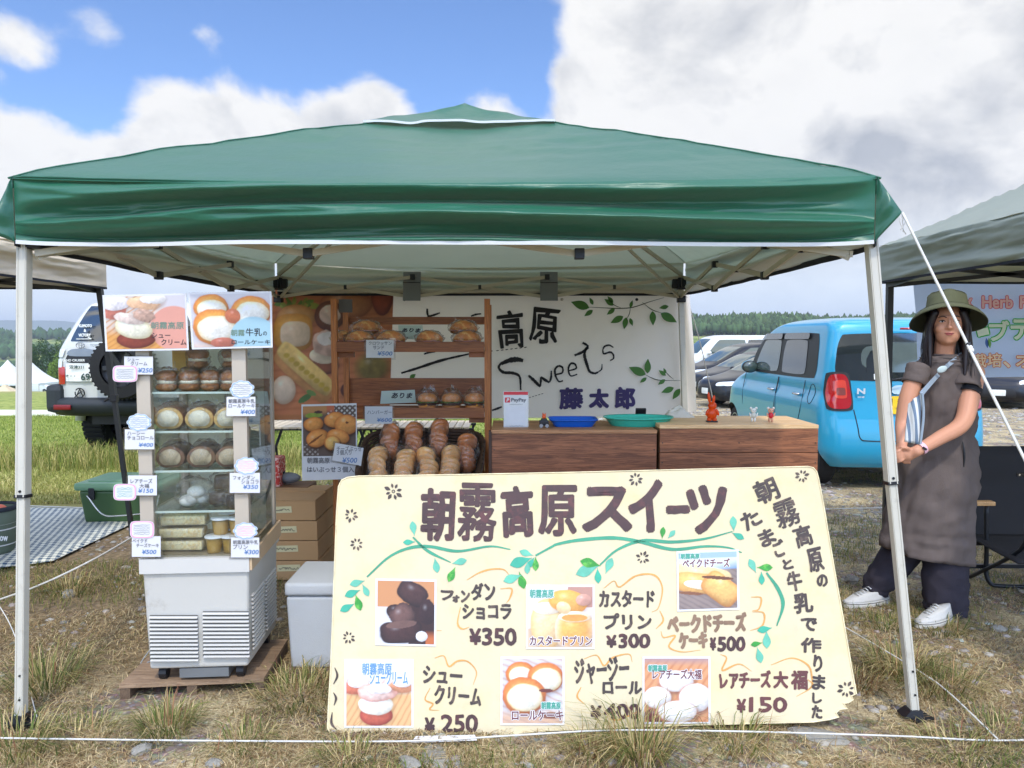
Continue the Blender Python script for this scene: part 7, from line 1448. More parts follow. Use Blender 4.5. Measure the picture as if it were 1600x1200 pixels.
for s in (1, -1):
    sd = lambda x, z, o, s=s: (B.side(x, z, o)[0], s * B.side(x, z, o)[1], z)
    P_(t, 'window_surround', trimb, patch(sd, [(.34, 1.02), (2.40, 1.02), (2.06, 1.47), (.40, 1.47)], .003, 30, 10, .1)); P_(t, 'rear_side_window', cglass, patch(sd, [(.62, 1.05), (1.30, 1.05), (1.28, 1.40), (.66, 1.40)], .007, 12, 8, .15))
    P_(t, 'front_side_window', cglass2, patch(sd, [(1.40, 1.05), (2.22, 1.05), (1.95, 1.40), (1.40, 1.40)], .007, 12, 8, .15))
    P_(t, 'rain_visor', mat('smoke_visor', S(60, 62, 66), .15, coat=.8), patch(sd, [(.62, 1.405), (1.32, 1.405), (1.30, 1.47), (.62, 1.47)], .022, 10, 3, .1)); P_(t, 'rain_visor', mat('smoke_visor', (0, 0, 0)), patch(sd, [(1.38, 1.405), (2.06, 1.40), (1.95, 1.47), (1.38, 1.47)], .022, 10, 3, .1))
    for x0_, x1_ in ((.60, 1.34), (1.36, 2.52)):
        mb = MB(); pts = [sd(x, z, .0015) for x, z in [(x0_, 1.0), (x0_ + .02, .7), (x0_ + .05 if x0_ > 1 else x0_ + .26, .36), (x1_ - .1, .33), (x1_, .7), (x1_, 1.0)]]; mb.tube(catmull(pts, 5), .0035, 5); P_(t, 'door_gap', trimb, mb)
        hx = x0_ + .13; mb = MB(); mb.tube([sd(hx - .07, .86, .01), sd(hx - .05, .86, .035), sd(hx + .05, .86, .035), sd(hx + .07, .86, .01)], .012, 8); P_(t, 'door_handle', chrome, mb)
    if s > 0:
        mb = MB(); c_ = sd(.40, .84, .002); mb.tube([sd(.40 + .075 * math.cos(a * .35), .88 + .095 * math.sin(a * .35), .0018) for a in range(19)], .003, 5); P_(t, 'fuel_door', trimb, mb)
    mb = MB(); mc = Vector((2.16, s * .80, 1.08)); mb.ell(mc, (.055, .10, .075), 16, 10); mir = P_(t, 'mirror', sky_b, mb); mb = MB(); mb.ell(mc + Vector((-.035, 0, 0)), (.03, .085, .062), 16, 10); P_(mir, 'mirror_glass', cglass2, mb)
    mb = MB(); mb.ell(mc + Vector((-.012, 0, 0)), (.05, .097, .073), 16, 10); P_(mir, 'mirror_rim', trimb, mb); mb = MB(); mb.tube([mc, (2.16, s * .68, 1.04)], .025, 8); P_(mir, 'stalk', trimb, mb)
rr_ = lambda y, z, o: B.rear(y, z, o)
P_(t, 'rear_window', cglass, patch(rr_, [(.66, 1.02), (-.66, 1.02), (-.60, 1.46), (.60, 1.46)], .004, 24, 10, .12))
mb = MB(); 
inn = patch(rr_, [(.42, 1.10), (-.42, 1.10), (-.40, 1.38), (.40, 1.38)], .0055, 16, 8, .5); P_(t, 'cabin_view', mat('cabin_glow', S(96, 108, 104), .1, var=.35, vs=3, coat=.5), inn)
for yy in (-.28, .28):
    mb = MB(); mb.grid(lambda a, b: rr_(yy + (a - .5) * .17 * (1 - .5 * max(0, b - .6) / .4), 1.10 + .20 * b, .007), 8, 8); P_(t, 'headrest_silhouette', cglass, mb)
for s in (1, -1):
    P_(t, 'tail_light', redl, patch(rr_, [(s * .725, .765), (s * .50, .765), (s * .535, 1.085), (s * .70, 1.085)], .014, 12, 12, .35, s < 0)); P_(t, 'lamp_segment', redl2, patch(rr_, [(s * .655, .86), (s * .545, .86), (s * .555, 1.03), (s * .655, 1.03)], .018, 8, 8, .25)); P_(t, 'lamp_segment', mat('dim_lens', S(130, 60, 52), .2, coat=.7), patch(rr_, [(s * .64, .89), (s * .56, .89), (s * .565, .96), (s * .64, .96)], .021, 6, 6, .2))
    P_(t, 'lamp_frame', trimb, patch(rr_, [(s * .732, .745), (s * .485, .745), (s * .518, 1.105), (s * .712, 1.105)], .007, 12, 12, .2, s < 0))
mb = MB(); mb.tube(catmull([rr_(y, z, .001) for y, z in [(.49, .76), (.46, .60), (.44, .50), (.36, .475), (0, .47), (-.36, .475), (-.44, .50), (-.46, .60), (-.49, .76)]], 6), .005, 5); P_(t, 'tailgate_gap', trimb, mb)
P_(t, 'plate_garnish', mat('pale_garnish', S(190, 214, 220), .2, coat=.8), patch(rr_, [(.16, .90), (-.16, .90), (-.15, .985), (.15, .985)], .03, 10, 4, .3)); P_(t, 'number_plate', ylw, patch(rr_, [(.165, .72), (-.165, .72), (-.165, .885), (.165, .885)], .02, 6, 4, .05))
mb = MB(); mb.tube([(-.0, -.05, 1.03), (-.03, .05, 1.06), (-.04, .22, 1.03)], .008, 6); P_(t, 'rear_wiper', trimb, mb); mb = MB(); mb.box((-.012 + .05, .0, 1.5), (.03, .18, .02)); P_(t, 'brake_light', redl, mb)
for x in (.48, 2.98):
    for s in (1, -1): wheel(t, x, s * .64, .275, .16, alloy)
mb = MB(); mb.box((1.7, 0, .26), (3.0, 1.2, .12)); P_(t, 'underbody', trimb, mb); mb = MB(); mb.tube([(.55, -.42, 1.60), (.42, -.42, 1.78)], .006, 6); mb.ell((.55, -.42, 1.605), (.03, .02, .012), 8, 6); P_(t, 'antenna', trimb, mb)
class RP:                                          # rear-plane writer for car-local lettering
    def __init__(s, org, u, v): s.o, s.u, s.v = Vector(org), Vector(u), Vector(v)
    def pix(s, x, y, off=0.0): return s.o + s.u * x + s.v * (-y) + s.u.cross(s.v).normalized() * off
def loclet(par, s, org, u, v, box, m_, bold=0.0, name='lettering', wob=0.0): mb = MB(); letter(mb, RP(org, u, v), s, box, 0, 0, 0.0, bold=bold, wob=wob); return mb.build(name, m_, par)
U_, V_ = Vector((0, -.001, 0)), Vector((0, 0, .001))
loclet(t, 'N', (-.012 + .055, .43, .93), U_, V_, (-34, -22, 34, 24), mat('silver_badge', S(206, 210, 214), .3, metal=.2), 4); loclet(t, 'ONE', (-.012 + .055, .43, .875), U_, V_, (-30, -7, 30, 7), mat('silver_badge', (0, 0, 0)), 1); loclet(t, 'う', (-.008 - .02, .13, .77), U_, V_, (-14, -14, 14, 14), trimb, 1.5); loclet(t, '580', (-.008 - .02, .10, .85), U_, V_, (-30, -12, 30, 12), trimb, 1.5); loclet(t, '・・・・', (-.008 - .02, .0, .78), U_, V_, (-70, -8, 70, 8), trimb, 4)
mb = MB(); mb.grid(lambda a, b: rr_(.30 - a * .10, 1.035 + b * .05, .007), 4, 3); P_(t, 'sticker', plt, mb)
t.location = (3.625, 6.98, gzf(3.585, 7.2)); t.rotation_euler = (0, 0, R(90))

# ---- white off-road car at the left
whp = paint('white_paint', S(200, 202, 196), .0); t = thing('off_road_car', (0, 0, 0), 'white off-road car with rear spare wheel on the grass behind the fridge', 'car')
B = Body([(.52, .03, 4.3, .80, .05, .1), (.60, .0, 4.5, .88, .07, .18), (.85, .0, 4.55, .915, .08, .22), (1.00, .0, 4.50, .92, .08, .24), (1.12, .01, 4.30, .92, .08, .24), (1.20, .015, 3.55, .915, .08, .2), (1.28, .02, 3.35, .90, .07, .16), (1.36, .03, 3.25, .865, .07, .14), (1.60, .08, 2.95, .745, .08, .16), (1.76, .12, 2.70, .65, .10, .2), (1.83, .16, 2.55, .59, .12, .22), (1.875, .26, 2.4, .48, .16, .25), (1.885, .5, 2.1, .25, .1, .1)])
body = P_(t, 'body', whp, B.mesh()); arches(body, (.95, 3.65), .39, 1.5); rr_ = lambda y, z, o: B.rear(y, z, o)
P_(t, 'rear_window', cglass, patch(rr_, [(.765, 1.375), (-.765, 1.375), (-.555, 1.80), (.555, 1.80)], .006, 24, 10, .04)); P_(t, 'plate_garnish', trimb, patch(rr_, [(.80, 1.125), (.34, 1.125), (.40, 1.24), (.76, 1.24)], .035, 10, 5, .3)); P_(t, 'garnish_cap', mat('silver_trim', S(128, 134, 140), .3, metal=.4), patch(rr_, [(.78, 1.20), (.38, 1.20), (.44, 1.29), (.74, 1.29)], .045, 10, 3, .4))
P_(t, 'number_plate', plt, patch(rr_, [(.785, .905), (.47, .905), (.47, 1.12), (.785, 1.12)], .03, 6, 4, .06)); P_(t, 'door_recess', mat('shade_white', S(200, 204, 202), .4), patch(rr_, [(.83, .90), (.46, .90), (.46, 1.13), (.83, 1.13)], .004, 6, 4, .1))
for s in (1, -1):
    P_(t, 'tail_light', redl, patch(rr_, [(s * .912, .87), (s * .80, .87), (s * .80, 1.08), (s * .912, 1.08)], .02, 8, 8, .1)); P_(t, 'turn_lamp', clr, patch(rr_, [(s * .905, 1.07), (s * .84, 1.07), (s * .84, 1.17), (s * .90, 1.17)], .02, 8, 6, .1)); P_(t, 'upper_lamp', clr, patch(rr_, [(s * .90, 1.19), (s * .83, 1.19), (s * .80, 1.29), (s * .87, 1.29)], .02, 8, 6, .1))
    sd = lambda x, z, o, s=s: (B.side(x, z, o)[0], s * B.side(x, z, o)[1], z)
    P_(t, 'side_window', cglass, patch(sd, [(.30, 1.38), (1.15, 1.38), (1.15, 1.74), (.42, 1.74)], .006, 8, 6, .1)); P_(t, 'side_window', cglass, patch(sd, [(1.25, 1.38), (2.05, 1.38), (2.05, 1.74), (1.25, 1.74)], .006, 8, 6, .1)); P_(t, 'side_window', cglass2, patch(sd, [(2.15, 1.38), (3.05, 1.38), (2.62, 1.74), (2.15, 1.74)], .006, 8, 6, .1))
    mb = MB(); mb.box((2.3, s * .93, .52), (1.7, .16, .05), bev=.02); P_(t, 'side_step', trimb, mb); mb = MB(); mb.ell((3.0, s * 1.02, 1.42), (.07, .12, .10), 12, 8); P_(t, 'mirror', whp, mb)
    for x in (.95, 3.65):
        w_ = wheel(t, x, s * .80, .40, .26, alloy, 6, 40)
        mb = MB(); mb.tube([(x + .47 * math.cos(a * math.pi / 12), s * .90, .39 + .47 * math.sin(a * math.pi / 12)) for a in range(13)], .06, 8); P_(t, 'fender_flare', whp, mb)
mb = MB(); nB = 24; ring = []
for (zz, off_) in ((.50, .06), (.55, .0), (.62, -.03), (.68, -.02), (.715, .04)):
    ring.append([(-.10 + off_ + .22 * (abs(a * 2 / nB - 1)) ** 6, 1.02 * (1 - a * 2 / nB) * (1 - .0 * zz), zz) for a in range(nB + 1)] + [(.12, -.98, zz), (.12, .98, zz)])
mb.loft(ring); P_(t, 'rear_bumper', mat('bumper_plastic', S(34, 40, 44), .55, var=.1), mb)
[P_(t, 'bumper_side', mat('bumper_plastic', (0, 0, 0)), MB().box((.22, s_ * .93, .70), (.5, .20, .34), bev=.07), False) for s_ in (-1, 1)]; mb = MB(); mb.box((-.135, .76, .61), (.02, .20, .06), bev=.01); P_(t, 'reflector', mat('dim_red', S(120, 16, 24), .3), mb)
mb = MB(); c_ = Vector((-.17, .02, 1.07)); mb.lathe([(.20, -.11), (.325, -.11), (.355, -.07), (.36, .04), (.34, .09), (.22, .11)], c_, 48, axis=(-1, 0, 0))
for k in range(44): a = 2 * math.pi * k / 44; mb.box(c_ + Vector((.02, math.cos(a) * .362, math.sin(a) * .362)), (.14, .025, .02), 0, a, 0)
sp = P_(t, 'spare_wheel', rub, mb, False); mb = MB(); mb.lathe([(0, .02), (.06, .03), (.20, .01), (.22, .07)], c_, 32, axis=(-1, 0, 0)); P_(sp, 'wheel_disc', mat('dark_alloy', S(60, 62, 66), .35, metal=.5), mb)
mb = MB()
for k in range(6): a = k * math.pi / 3; mb.bar(c_ + Vector((-.05, 0, 0)), c_ + Vector((-.07, math.cos(a) * .2, math.sin(a) * .2)), .05, .02, up=(1, 0, 0))
P_(sp, 'spokes', mat('dark_alloy', (0, 0, 0)), mb, False); mb = MB(); mb.box((2.2, 0, .50), (4.0, 1.2, .25)); mb.tube([(.2, .3, .40), (.6, .3, .42)], .035, 8); P_(t, 'underbody', trimb, mb, False)
for s in (.62,): mb = MB(); mb.box((.62, .80, .36), (.015, .26, .30)); mb.box((.62, -.80, .36), (.015, .26, .30)); P_(t, 'mudflap', trimb, mb, False)
X0 = -.035; loclet(t, '沼津331', (X0, .635, 1.075), U_, V_, (-85, -20, 85, 20), mat('plate_green', S(40, 70, 60), .5), 1.5); loclet(t, '69', (X0, .535, .96), U_, V_, (-50, -38, 50, 38), mat('plate_green', (0, 0, 0)), 3); loclet(t, 'そ・・', (X0, .71, .97), U_, V_, (-55, -14, 55, 14), mat('plate_green', (0, 0, 0)), 2)
loclet(t, 'LAND CRUISER', (-.045, .64, 1.155), U_, V_, (-150, -13, 110, 13), plt, 1); loclet(t, 'TOYOTA', (-.012, .44, 1.33), U_, V_, (-40, -14, 110, 14), mat('grey_badge', S(150, 152, 154), .3, metal=.6), 1.5)
mb = MB(); mb.tube([(-.004, .60 + .05 * math.cos(a * .42), 1.33 + .033 * math.sin(a * .42)) for a in range(16)], .005, 5); mb.tube([(-.004, .60 + .018 * math.cos(a * .42), 1.33 + .032 * math.sin(a * .42)) for a in range(16)], .004, 5); mb.tube([(-.004, .60 + .042 * math.cos(a * .42), 1.345 + .013 * math.sin(a * .42)) for a in range(16)], .004, 5); P_(t, 'badge', mat('grey_badge', (0, 0, 0)), mb)
for k, (s, w_) in enumerate((('KUMOTO', 75), ('&', 12), ('VICTORY', 70))): loclet(t, s, (.045 - .012 * k, .56, 1.56 - .055 * k), U_, V_, (-w_, -16, w_, 16), plt, 2)
mb = MB(); mb.bar((.022, .66, 1.405), (.02, .48, 1.405), .008, .008); mb.bar((.02, .48, 1.405), (.02, .52, 1.425), .008, .008); P_(t, 'arrow_sticker', plt, mb, False)
mb = MB(); mb.tube([(-.012, .62 + .055 * math.cos(a * .35 + .6), .77 + .055 * math.sin(a * .35 + .6)) for a in range(18)], .007, 5)
for q in (((-.012, .66, .73), (-.012, .62, .82)), ((-.012, .62, .82), (-.012, .585, .73)), ((-.012, .69, .71), (-.012, .60, .79))): mb.tube(q, .006, 5)
P_(t, 'emblem_sticker', trimb, mb); t.location = (-4.47, 9.05, gzf(-4.47, 9.5)); t.rotation_euler = (0, 0, R(90))

# ---- cars parked in the field
def parked(name, label, col, kind, px, Yc, rot, group='cars parked in the field', noseZ=True, cat='car'):
    t = thing(name, (0, 0, 0), label, cat, group); dk = sum(col) < .2; pm = mat('paint_' + '_'.join(str(int(c * 255)) for c in col), tuple(c * .5 for c in col) if dk else col, .35, metal=0, var=.02, spec=.3, coat=.45 if dk else 1, crough=.03)
    if kind == 'hatch': sl, L = [(.20, .1, 4.1, .78, .1, .2), (.35, .0, 4.22, .83, .2, .45), (.60, .0, 4.2, .85, .25, .55), (.75, .05, 4.05, .85, .25, .6), (.85, .08, 3.6, .84, .2, .5), (.95, .10, 3.2, .82, .2, .3), (1.10, .16, 2.9, .77, .2, .3), (1.30, .30, 2.5, .70, .25, .3), (1.42, .55, 2.1, .62, .3, .35), (1.48, 1.0, 1.7, .35, .2, .2)], 4.2
    elif kind == 'mini': sl, L = [(.20, .1, 4.5, .80, .1, .2), (.38, .0, 4.65, .86, .15, .4), (.70, .0, 4.60, .87, .15, .5), (.90, .02, 4.3, .87, .15, .5), (1.0, .03, 3.9, .86, .15, .35), (1.2, .06, 3.5, .83, .15, .3), (1.5, .12, 2.95, .77, .2, .3), (1.65, .25, 2.5, .70, .25, .35), (1.72, .7, 2.0, .4, .25, .3)], 4.6
    else: sl, L = [(.25, .05, 4.5, .80, .1, .2), (.45, .0, 4.68, .84, .1, .3), (.85, .0, 4.66, .85, .1, .35), (1.05, .0, 4.4, .85, .1, .3), (1.2, .02, 4.15, .84, .1, .25), (1.6, .06, 3.75, .80, .12, .25), (1.85, .10, 3.4, .75, .15, .3), (1.95, .4, 3.0, .5, .2, .3)], 4.6
    B = Body(sl); body = P_(t, 'body', pm, B.mesh()); r = .31; xw = (.80, L - .85); arches(body, xw, r, 1.3)
    zb_ = {'hatch': .93, 'mini': 1.02, 'van': 1.18}[kind]; zt2 = {'hatch': 1.36, 'mini': 1.58, 'van': 1.80}[kind]
    for s in (1, -1):
        sd = lambda x, z, o, s=s: (B.side(x, z, o)[0], s * B.side(x, z, o)[1], z); xf_ = B.at(zb_)[1]; xft = B.at(zt2)[1]; xr_ = B.at(zb_)[0]
        P_(t, 'front_side_window', cglass2, patch(sd, [(L * .46, zb_ + .02), (xf_ - .40, zb_ + .02), (xft - .22, zt2 - .03), (L * .46, zt2 - .03)], .006, 10, 6, .1)); P_(t, 'rear_side_window', cglass, patch(sd, [(xr_ + .45, zb_ + .02), (L * .44, zb_ + .02), (L * .44, zt2 - .03), (xr_ + .60, zt2 - .03)], .006, 10, 6, .1))
        mb = MB(); mb.ell((xf_ - .45, s * (B.at(zb_)[2] + .10), zb_ + .06), (.07, .11, .07), 12, 8); P_(t, 'mirror', pm, mb)
        fr_2 = lambda y, z, o: B.front(y, z, o); hz = {'hatch': .66, 'mini': .74, 'van': .86}[kind]; w_ = B.at(hz)[2]
        P_(t, 'headlight', clr, patch(lambda x, z, o, s=s: (B.side(x, z, o)[0], s * B.side(x, z, o)[1], z), [(L - .50, hz - .02), (L - .12, hz - .07), (L - .14, hz + .05), (L - .62, hz + .08)], .012, 10, 6, .4)); P_(t, 'headlight', clr, patch(fr_2, [(s * (w_ - .42), hz - .07), (s * (w_ - .12), hz - .05), (s * (w_ - .14), hz + .06), (s * (w_ - .42), hz + .03)], .012, 10, 6, .4))
        for x in xw: wheel(t, x, s * .74, r, .2, alloy, 7)
    P_(t, 'windscreen', cglass2, patch(lambda y, z, o: B.front(y, z, o), [(.62, zb_ + .04), (-.62, zb_ + .04), (-.54, zt2), (.54, zt2)], .006, 16, 8, .1))
    P_(t, 'grille', trimb, patch(lambda y, z, o: B.front(y, z, o), [(.42, .30), (-.42, .30), (-.36, .56), (.36, .56)], .008, 12, 5, .2)); P_(t, 'number_plate', plt, patch(lambda y, z, o: B.front(y, z, o), [(.165, .36), (-.165, .36), (-.165, .52), (.165, .52)], .02, 4, 3, .05))
    mb = MB(); mb.box((L / 2, 0, .26), (L * .85, 1.3, .14)); P_(t, 'underbody', trimb, mb, False)
    # nose (front centre) goes to photo column px at distance Yc
    nx, ny = (px - 800) / F * Yc, Yc; a = R(rot); t.rotation_euler = (0, 0, a); t.location = (nx - math.cos(a) * L, ny - math.sin(a) * L, 0); t.location.z = gzf(nx, ny) + .0; return t
parked('parked_car', 'black hatchback nearest behind the blue car\'s mirror, nose to the left', S(22, 24, 32), 'hatch', 1104, 21.0, 196)
parked('parked_car', 'glossy dark blue-black hatchback second in the row behind the blue car', S(26, 30, 42), 'hatch', 1086, 24.2, 196)
parked('parked_car', 'black minivan third in the row behind the blue car', S(24, 26, 34), 'mini', 1074, 27.6, 194)
parked('parked_van', 'white van farthest in the row behind the blue car', S(222, 224, 222), 'van', 1062, 31.5, 190, cat='van')
parked('parked_car', 'black car at the right edge seen below the herb banner', S(24, 28, 40), 'mini', 1562, 20.3, 236)
parked('parked_car', 'silver car whose roof shows behind the black one at the right edge', S(170, 174, 178), 'hatch', 1590, 24.5, 215)
t_ = parked('parked_van', 'white van beside the marquees in the distance at left', S(224, 226, 226), 'van', 82, 118, 350, 'cars parked in the field', cat='van')
# ---- white marquees
mq = mat('marquee_white', S(236, 238, 240), .7, var=.03, trl=(.2, S(240, 240, 240)))
for (px, Yt, w, lab) in ((12, 120, 6.6, 'white pointed marquee at the far left edge of the field'), (46, 108, 6.2, 'white pointed marquee partly hidden by the left tent leg')):
    x = (px - 800) / F * Yt; z = gzf(x, Yt); ze = 1.4 - (597 - 530) / F * Yt; zp = 1.4 - (562 - 530) / F * Yt; T = thing('marquee', (x, Yt, z), lab, 'marquee', 'white pointed marquees')
    def rf(a, b): u, v = a * 2 - 1, b * 2 - 1; m_ = max(abs(u), abs(v)); return (x + u * w / 2, Yt + v * w / 2, ze + (zp - ze) * (1 - m_) ** 1.7)
    mb = MB(); mb.grid(rf, 24, 24); mb.build('roof', mq, T, True); mb = MB()
    mb.box((x, Yt, ze - .15), (w + .02, w + .02, .32)); mb.build('valance', mq, T)
    for sx in (-1, 1):
        for sy in (-1, 1): mb = MB(); mb.bar((x + sx * w / 2, Yt + sy * w / 2, z - .2), (x + sx * w / 2, Yt + sy * w / 2, ze), .07); mb.build('leg', pole_m, T)
    if px == 46: continue
    mb = MB(); mb.box((x, Yt + w / 2 - .05, (z + ze) / 2), (w - .1, .03, ze - z)); mb.box((x - w / 2 + .1, Yt, (z + ze) / 2), (.03, w - .2, ze - z)); mb.build('side_wall', mat('marquee_wall', S(222, 230, 214), .7, var=.1, vs=1), T)
x = (6 - 800) / F * 92; z = gzf(x, 92); mb = MB(); mb.loft([[(x - 2.0, 91, z), (x + 1.6, 91, z), (x + 1.6, 93.5, z), (x - 2.0, 93.5, z)], [(x - .5, 91.8, z + .8), (x + .3, 91.8, z + .8), (x + .3, 92.6, z + .8), (x - .5, 92.6, z + .8)], [(x - .2, 92, z + 1.1), (x + .1, 92, z + 1.1), (x + .1, 92.3, z + 1.1), (x - .2, 92.3, z + 1.1)]]); tag(mb.build('camping_tent', mat('sand_canvas', S(200, 182, 150), .8, var=.1), None), 'small sand-coloured camping tent before the marquees', 'tent')
# ================================================================ HERB STALL BANNER, CAMP CHAIR, WOMAN
HY = 5.02; HP = Plane((0, HY, 0), (0, -1, 0)); T_ = thing('herb_banner', HP.pix(1520, 590), 'pale blue herb stall banner with pink, green and orange lettering', 'banner')
hb = mat('pale_blue_cloth', S(206, 222, 246), .7, var=.05, vs=2, bump=.15, bs=5, col2=S(222, 224, 246), trl=(.5, S(190, 208, 236)))
def hfn(a, b):
    tl, tr, br_, bl_ = [HP.pix(*q) for q in ((1431, 438), (1860, 436), (1860, 584), (1440, 592))]; p = (tl.lerp(tr, a)).lerp(bl_.lerp(br_, a), 1 - b); p.y += .02 + .012 * math.sin(a * 26 + b * 3) + .01 * math.sin(b * 8); return p
mb = MB(); mb.grid(hfn, 60, 30); mb.build('cloth', hb, T_, True)
HP2 = Plane((0, HY - .018, 0), (0, -1, 0))
def two(s, box, m1, m2, b1, b2, rot=0):
    mb = MB(); letter(mb, HP2, s, box, 0, 0, 0, rot, .6, 3, 0, b1); mb.build('letter_outline', m1, T_); mb = MB(); letter(mb, HP2, s, box, 0, 0, .004, rot, .6, 3, 0, b2); mb.build('lettering', m2, T_)
pk1 = mat('coral_pink', S(236, 110, 130), .6); pk2 = mat('pale_pink', S(248, 200, 208), .6); g1 = mat('bright_green', S(60, 190, 80), .6); g2 = mat('pale_green', S(230, 246, 230), .6); o1 = mat('orange_ink', S(226, 120, 60), .6); o2 = mat('pale_peach', S(250, 222, 190), .6)
two('Herb', (1535, 463, 1582, 481), pk1, pk2, 2.0, .7); two('P', (1594, 463, 1606, 481), pk1, pk2, 2.0, .7); two('x', (1507, 467, 1520, 481), pk1, pk2, 1.6, .4, -8)
two('ブ', (1546, 502, 1576, 532), g1, g2, 3.0, 1.2); two('テ', (1580, 500, 1612, 530), g1, g2, 3.0, 1.2); two('ー', (1528, 514, 1544, 524), g1, g2, 3.0, 1.0, -14); two('栽', (1523, 553, 1541, 573), o1, o2, 1.6, .4); two('培', (1543, 552, 1565, 573), o1, o2, 1.6, .4); two('、', (1568, 565, 1578, 574), o1, o2, 1.8, .6); two('オ', (1588, 552, 1612, 574), o1, o2, 2.0, .6)
for (dx, cc_) in ((0, S(70, 110, 190)), (4, S(110, 170, 90))): mb = MB(); leaf2(mb, HP2, (1543 + dx, 544), (1541 + dx, 528), .35, .002, 1.0); mb.build('bird_print', mat('bird%d' % dx, cc_, .6), T_)
# camp chair
CHY = 4.35; CP2 = Plane((0, CHY, 0), (0, -1, 0)); T_ = thing('camp_chair', CP2.pix(1570, 925), 'wide black folding camp chair with wooden armrest under the herb tent', 'chair'); fab = mat('black_canvas', S(34, 32, 34), .8, var=.15, vs=20, bump=.3, bs=300)
def q_(px, py, dy=0.0): return A(px, py, CHY + dy)
xl_, xr_2 = q_(1512, 800).x, q_(1700, 800).x
def sheet(name, z0, z1, y0_, y1_, m_): mb = MB(); mb.grid(lambda a, b: Vector((xl_ + (xr_2 - xl_) * a, y0_ + (y1_ - y0_) * b + .02 * math.sin(math.pi * b), z0 + (z1 - z0) * b - .03 * math.sin(math.pi * a) * math.sin(math.pi * b))), 16, 10); o = mb.build(name, m_, T_, True); o.modifiers.new('s', 'SOLIDIFY').thickness = .012; mods(o); return o
zt3, zb3 = q_(1570, 703).z, q_(1570, 848).z
sheet('backrest', zb3, zt3, CHY - .02, CHY + .16, fab); sheet('seat', zb3 + .02, zb3 + .05, CHY - .45, CHY, fab)
aw = woodmat('armrest_wood', S(196, 146, 92), S(226, 180, 124), 'y', .1, .45)
for x in (q_(1545, 784, -.1).x, xr_2 - .02):
    z = q_(1545, 786, -.1).z; mb = MB(); mb.box((x - .085, CHY - .10, z), (.22, .05, .024), bev=.006); mb.build('armrest', aw, T_)
    mb = MB(); mb.tube(catmull([(x, CHY - .08, z - .012), (x + .01, CHY - .08, z - .3), (x + .01, CHY - .08, .10), (x + .03, CHY - .09, .03), (x + .10, CHY - .10, .015), (x + .45, CHY - .12, .014)], 6), .0125, 8); mb.build('leg', blk, T_, True)
    mb = MB(); mb.tube(catmull([(x, CHY - .42, z - .012), (x, CHY - .38, .3), (x, CHY + .05, .02)], 4), .0115, 8); mb.build('leg', blk, T_, True)
mb = MB(); mb.bar((xl_ - .02, CHY - .05, .115), (xr_2, CHY - .05, .115), .022); mb.build('stretcher', blk, T_); mb = MB(); mb.bar((xl_, CHY - .04, zb3 + .01), (xr_2, CHY - .04, zb3 + .01), .024); mb.build('seat_rail', blk, T_)
mb = MB(); c = q_(1596, 741, -.02); mb.box((c.x + .02, c.y - .012, c.z), (.11, .004, .022)); lb = mb.build('brand_patch', mat('glossy_black', S(14, 14, 16), .25), T_); mb = MB(); c2_ = c - Vector((.022, .016, 0)); mb.tube([c2_, c2_ - Vector((0, .003, 0))], .006, 10); mb.build('patch_logo', chrome, lb)

# ---- woman
WY = 3.90
WM = thing('person', G(1455, 975), 'woman in grey linen dress, olive bucket hat and white sneakers standing with hands clasped', 'person')
skin = mat('skin', S(206, 148, 118), .48, var=.05, vs=6, bump=.08, bs=150, spec=.35); hairm = mat('dark_hair', S(34, 24, 26), .4, var=.2, vs=60, stretch=(1, 1, .1), spec=.5)
def E(mb, c, r, rot=None, n=20, m=14): mb.ell(c, r, n, m, rot)
def limb(mb, pts, rs): P = catmull(pts, 6); k = len(P); rr = np.interp(np.linspace(0, 1, k), np.linspace(0, 1, len(rs)), rs); mb.tube(P, list(rr), 14); E(mb, P[0], (rr[0],) * 3); E(mb, P[-1], (rr[-1],) * 3)
hd = A(1480, 508, 3.86)                            # head centre
face = Vector((-.40, -1, .08)).normalized(); rgt = face.cross(Vector((0, 0, 1))).normalized(); upv = rgt.cross(face).normalized()
HR = Matrix((rgt, -face, upv)).transposed()       # columns: right, back, up
def hp(x, y, z): return hd + rgt * x + face * y + upv * z
mb = MB(); E(mb, hp(0, -.012, .018), (.074, .088, .098), HR); E(mb, hp(0, .018, -.045), (.056, .060, .058), HR); E(mb, hp(0, .042, -.078), (.026, .026, .022), HR); E(mb, hp(.034, .045, -.022), (.026, .028, .026), HR); E(mb, hp(-.034, .045, -.022), (.026, .028, .026), HR)
E(mb, hp(0, .082, -.018), (.0135, .018, .013), HR); E(mb, hp(0, .078, .004), (.0085, .012, .026), HR); E(mb, hp(.011, .077, -.021), (.008, .009, .007), HR); E(mb, hp(-.011, .077, -.021), (.008, .009, .007), HR)
E(mb, hp(0, .070, -.046), (.022, .010, .005), HR); E(mb, hp(0, .069, -.054), (.018, .010, .006), HR); E(mb, hp(0, .068, .034), (.046, .014, .008), HR); E(mb, hp(.076, -.01, -.01), (.010, .020, .028), HR); E(mb, hp(-.076, -.01, -.01), (.010, .020, .028), HR)
nk = A(1476, 560, 3.88); limb(mb, [hp(0, -.02, -.05), nk + Vector((0, .01, .02)), nk + Vector((0, .02, -.06))], [.050, .047, .06])
chest = A(1478, 605, 3.92); hip = A(1466, 735, 3.92); mb.loft([[Vector((c.x + r1 * math.cos(a), c.y + r2 * math.sin(a), c.z)) for a in [2 * math.pi * k / 24 for k in range(24)]] for c, r1, r2 in ((A(1479, 556, 3.90), .06, .05), (A(1479, 566, 3.91), .13, .08), (chest, .165, .10), (A(1472, 670, 3.92), .14, .10), (hip, .16, .12), (A(1462, 800, 3.92), .12, .11))])
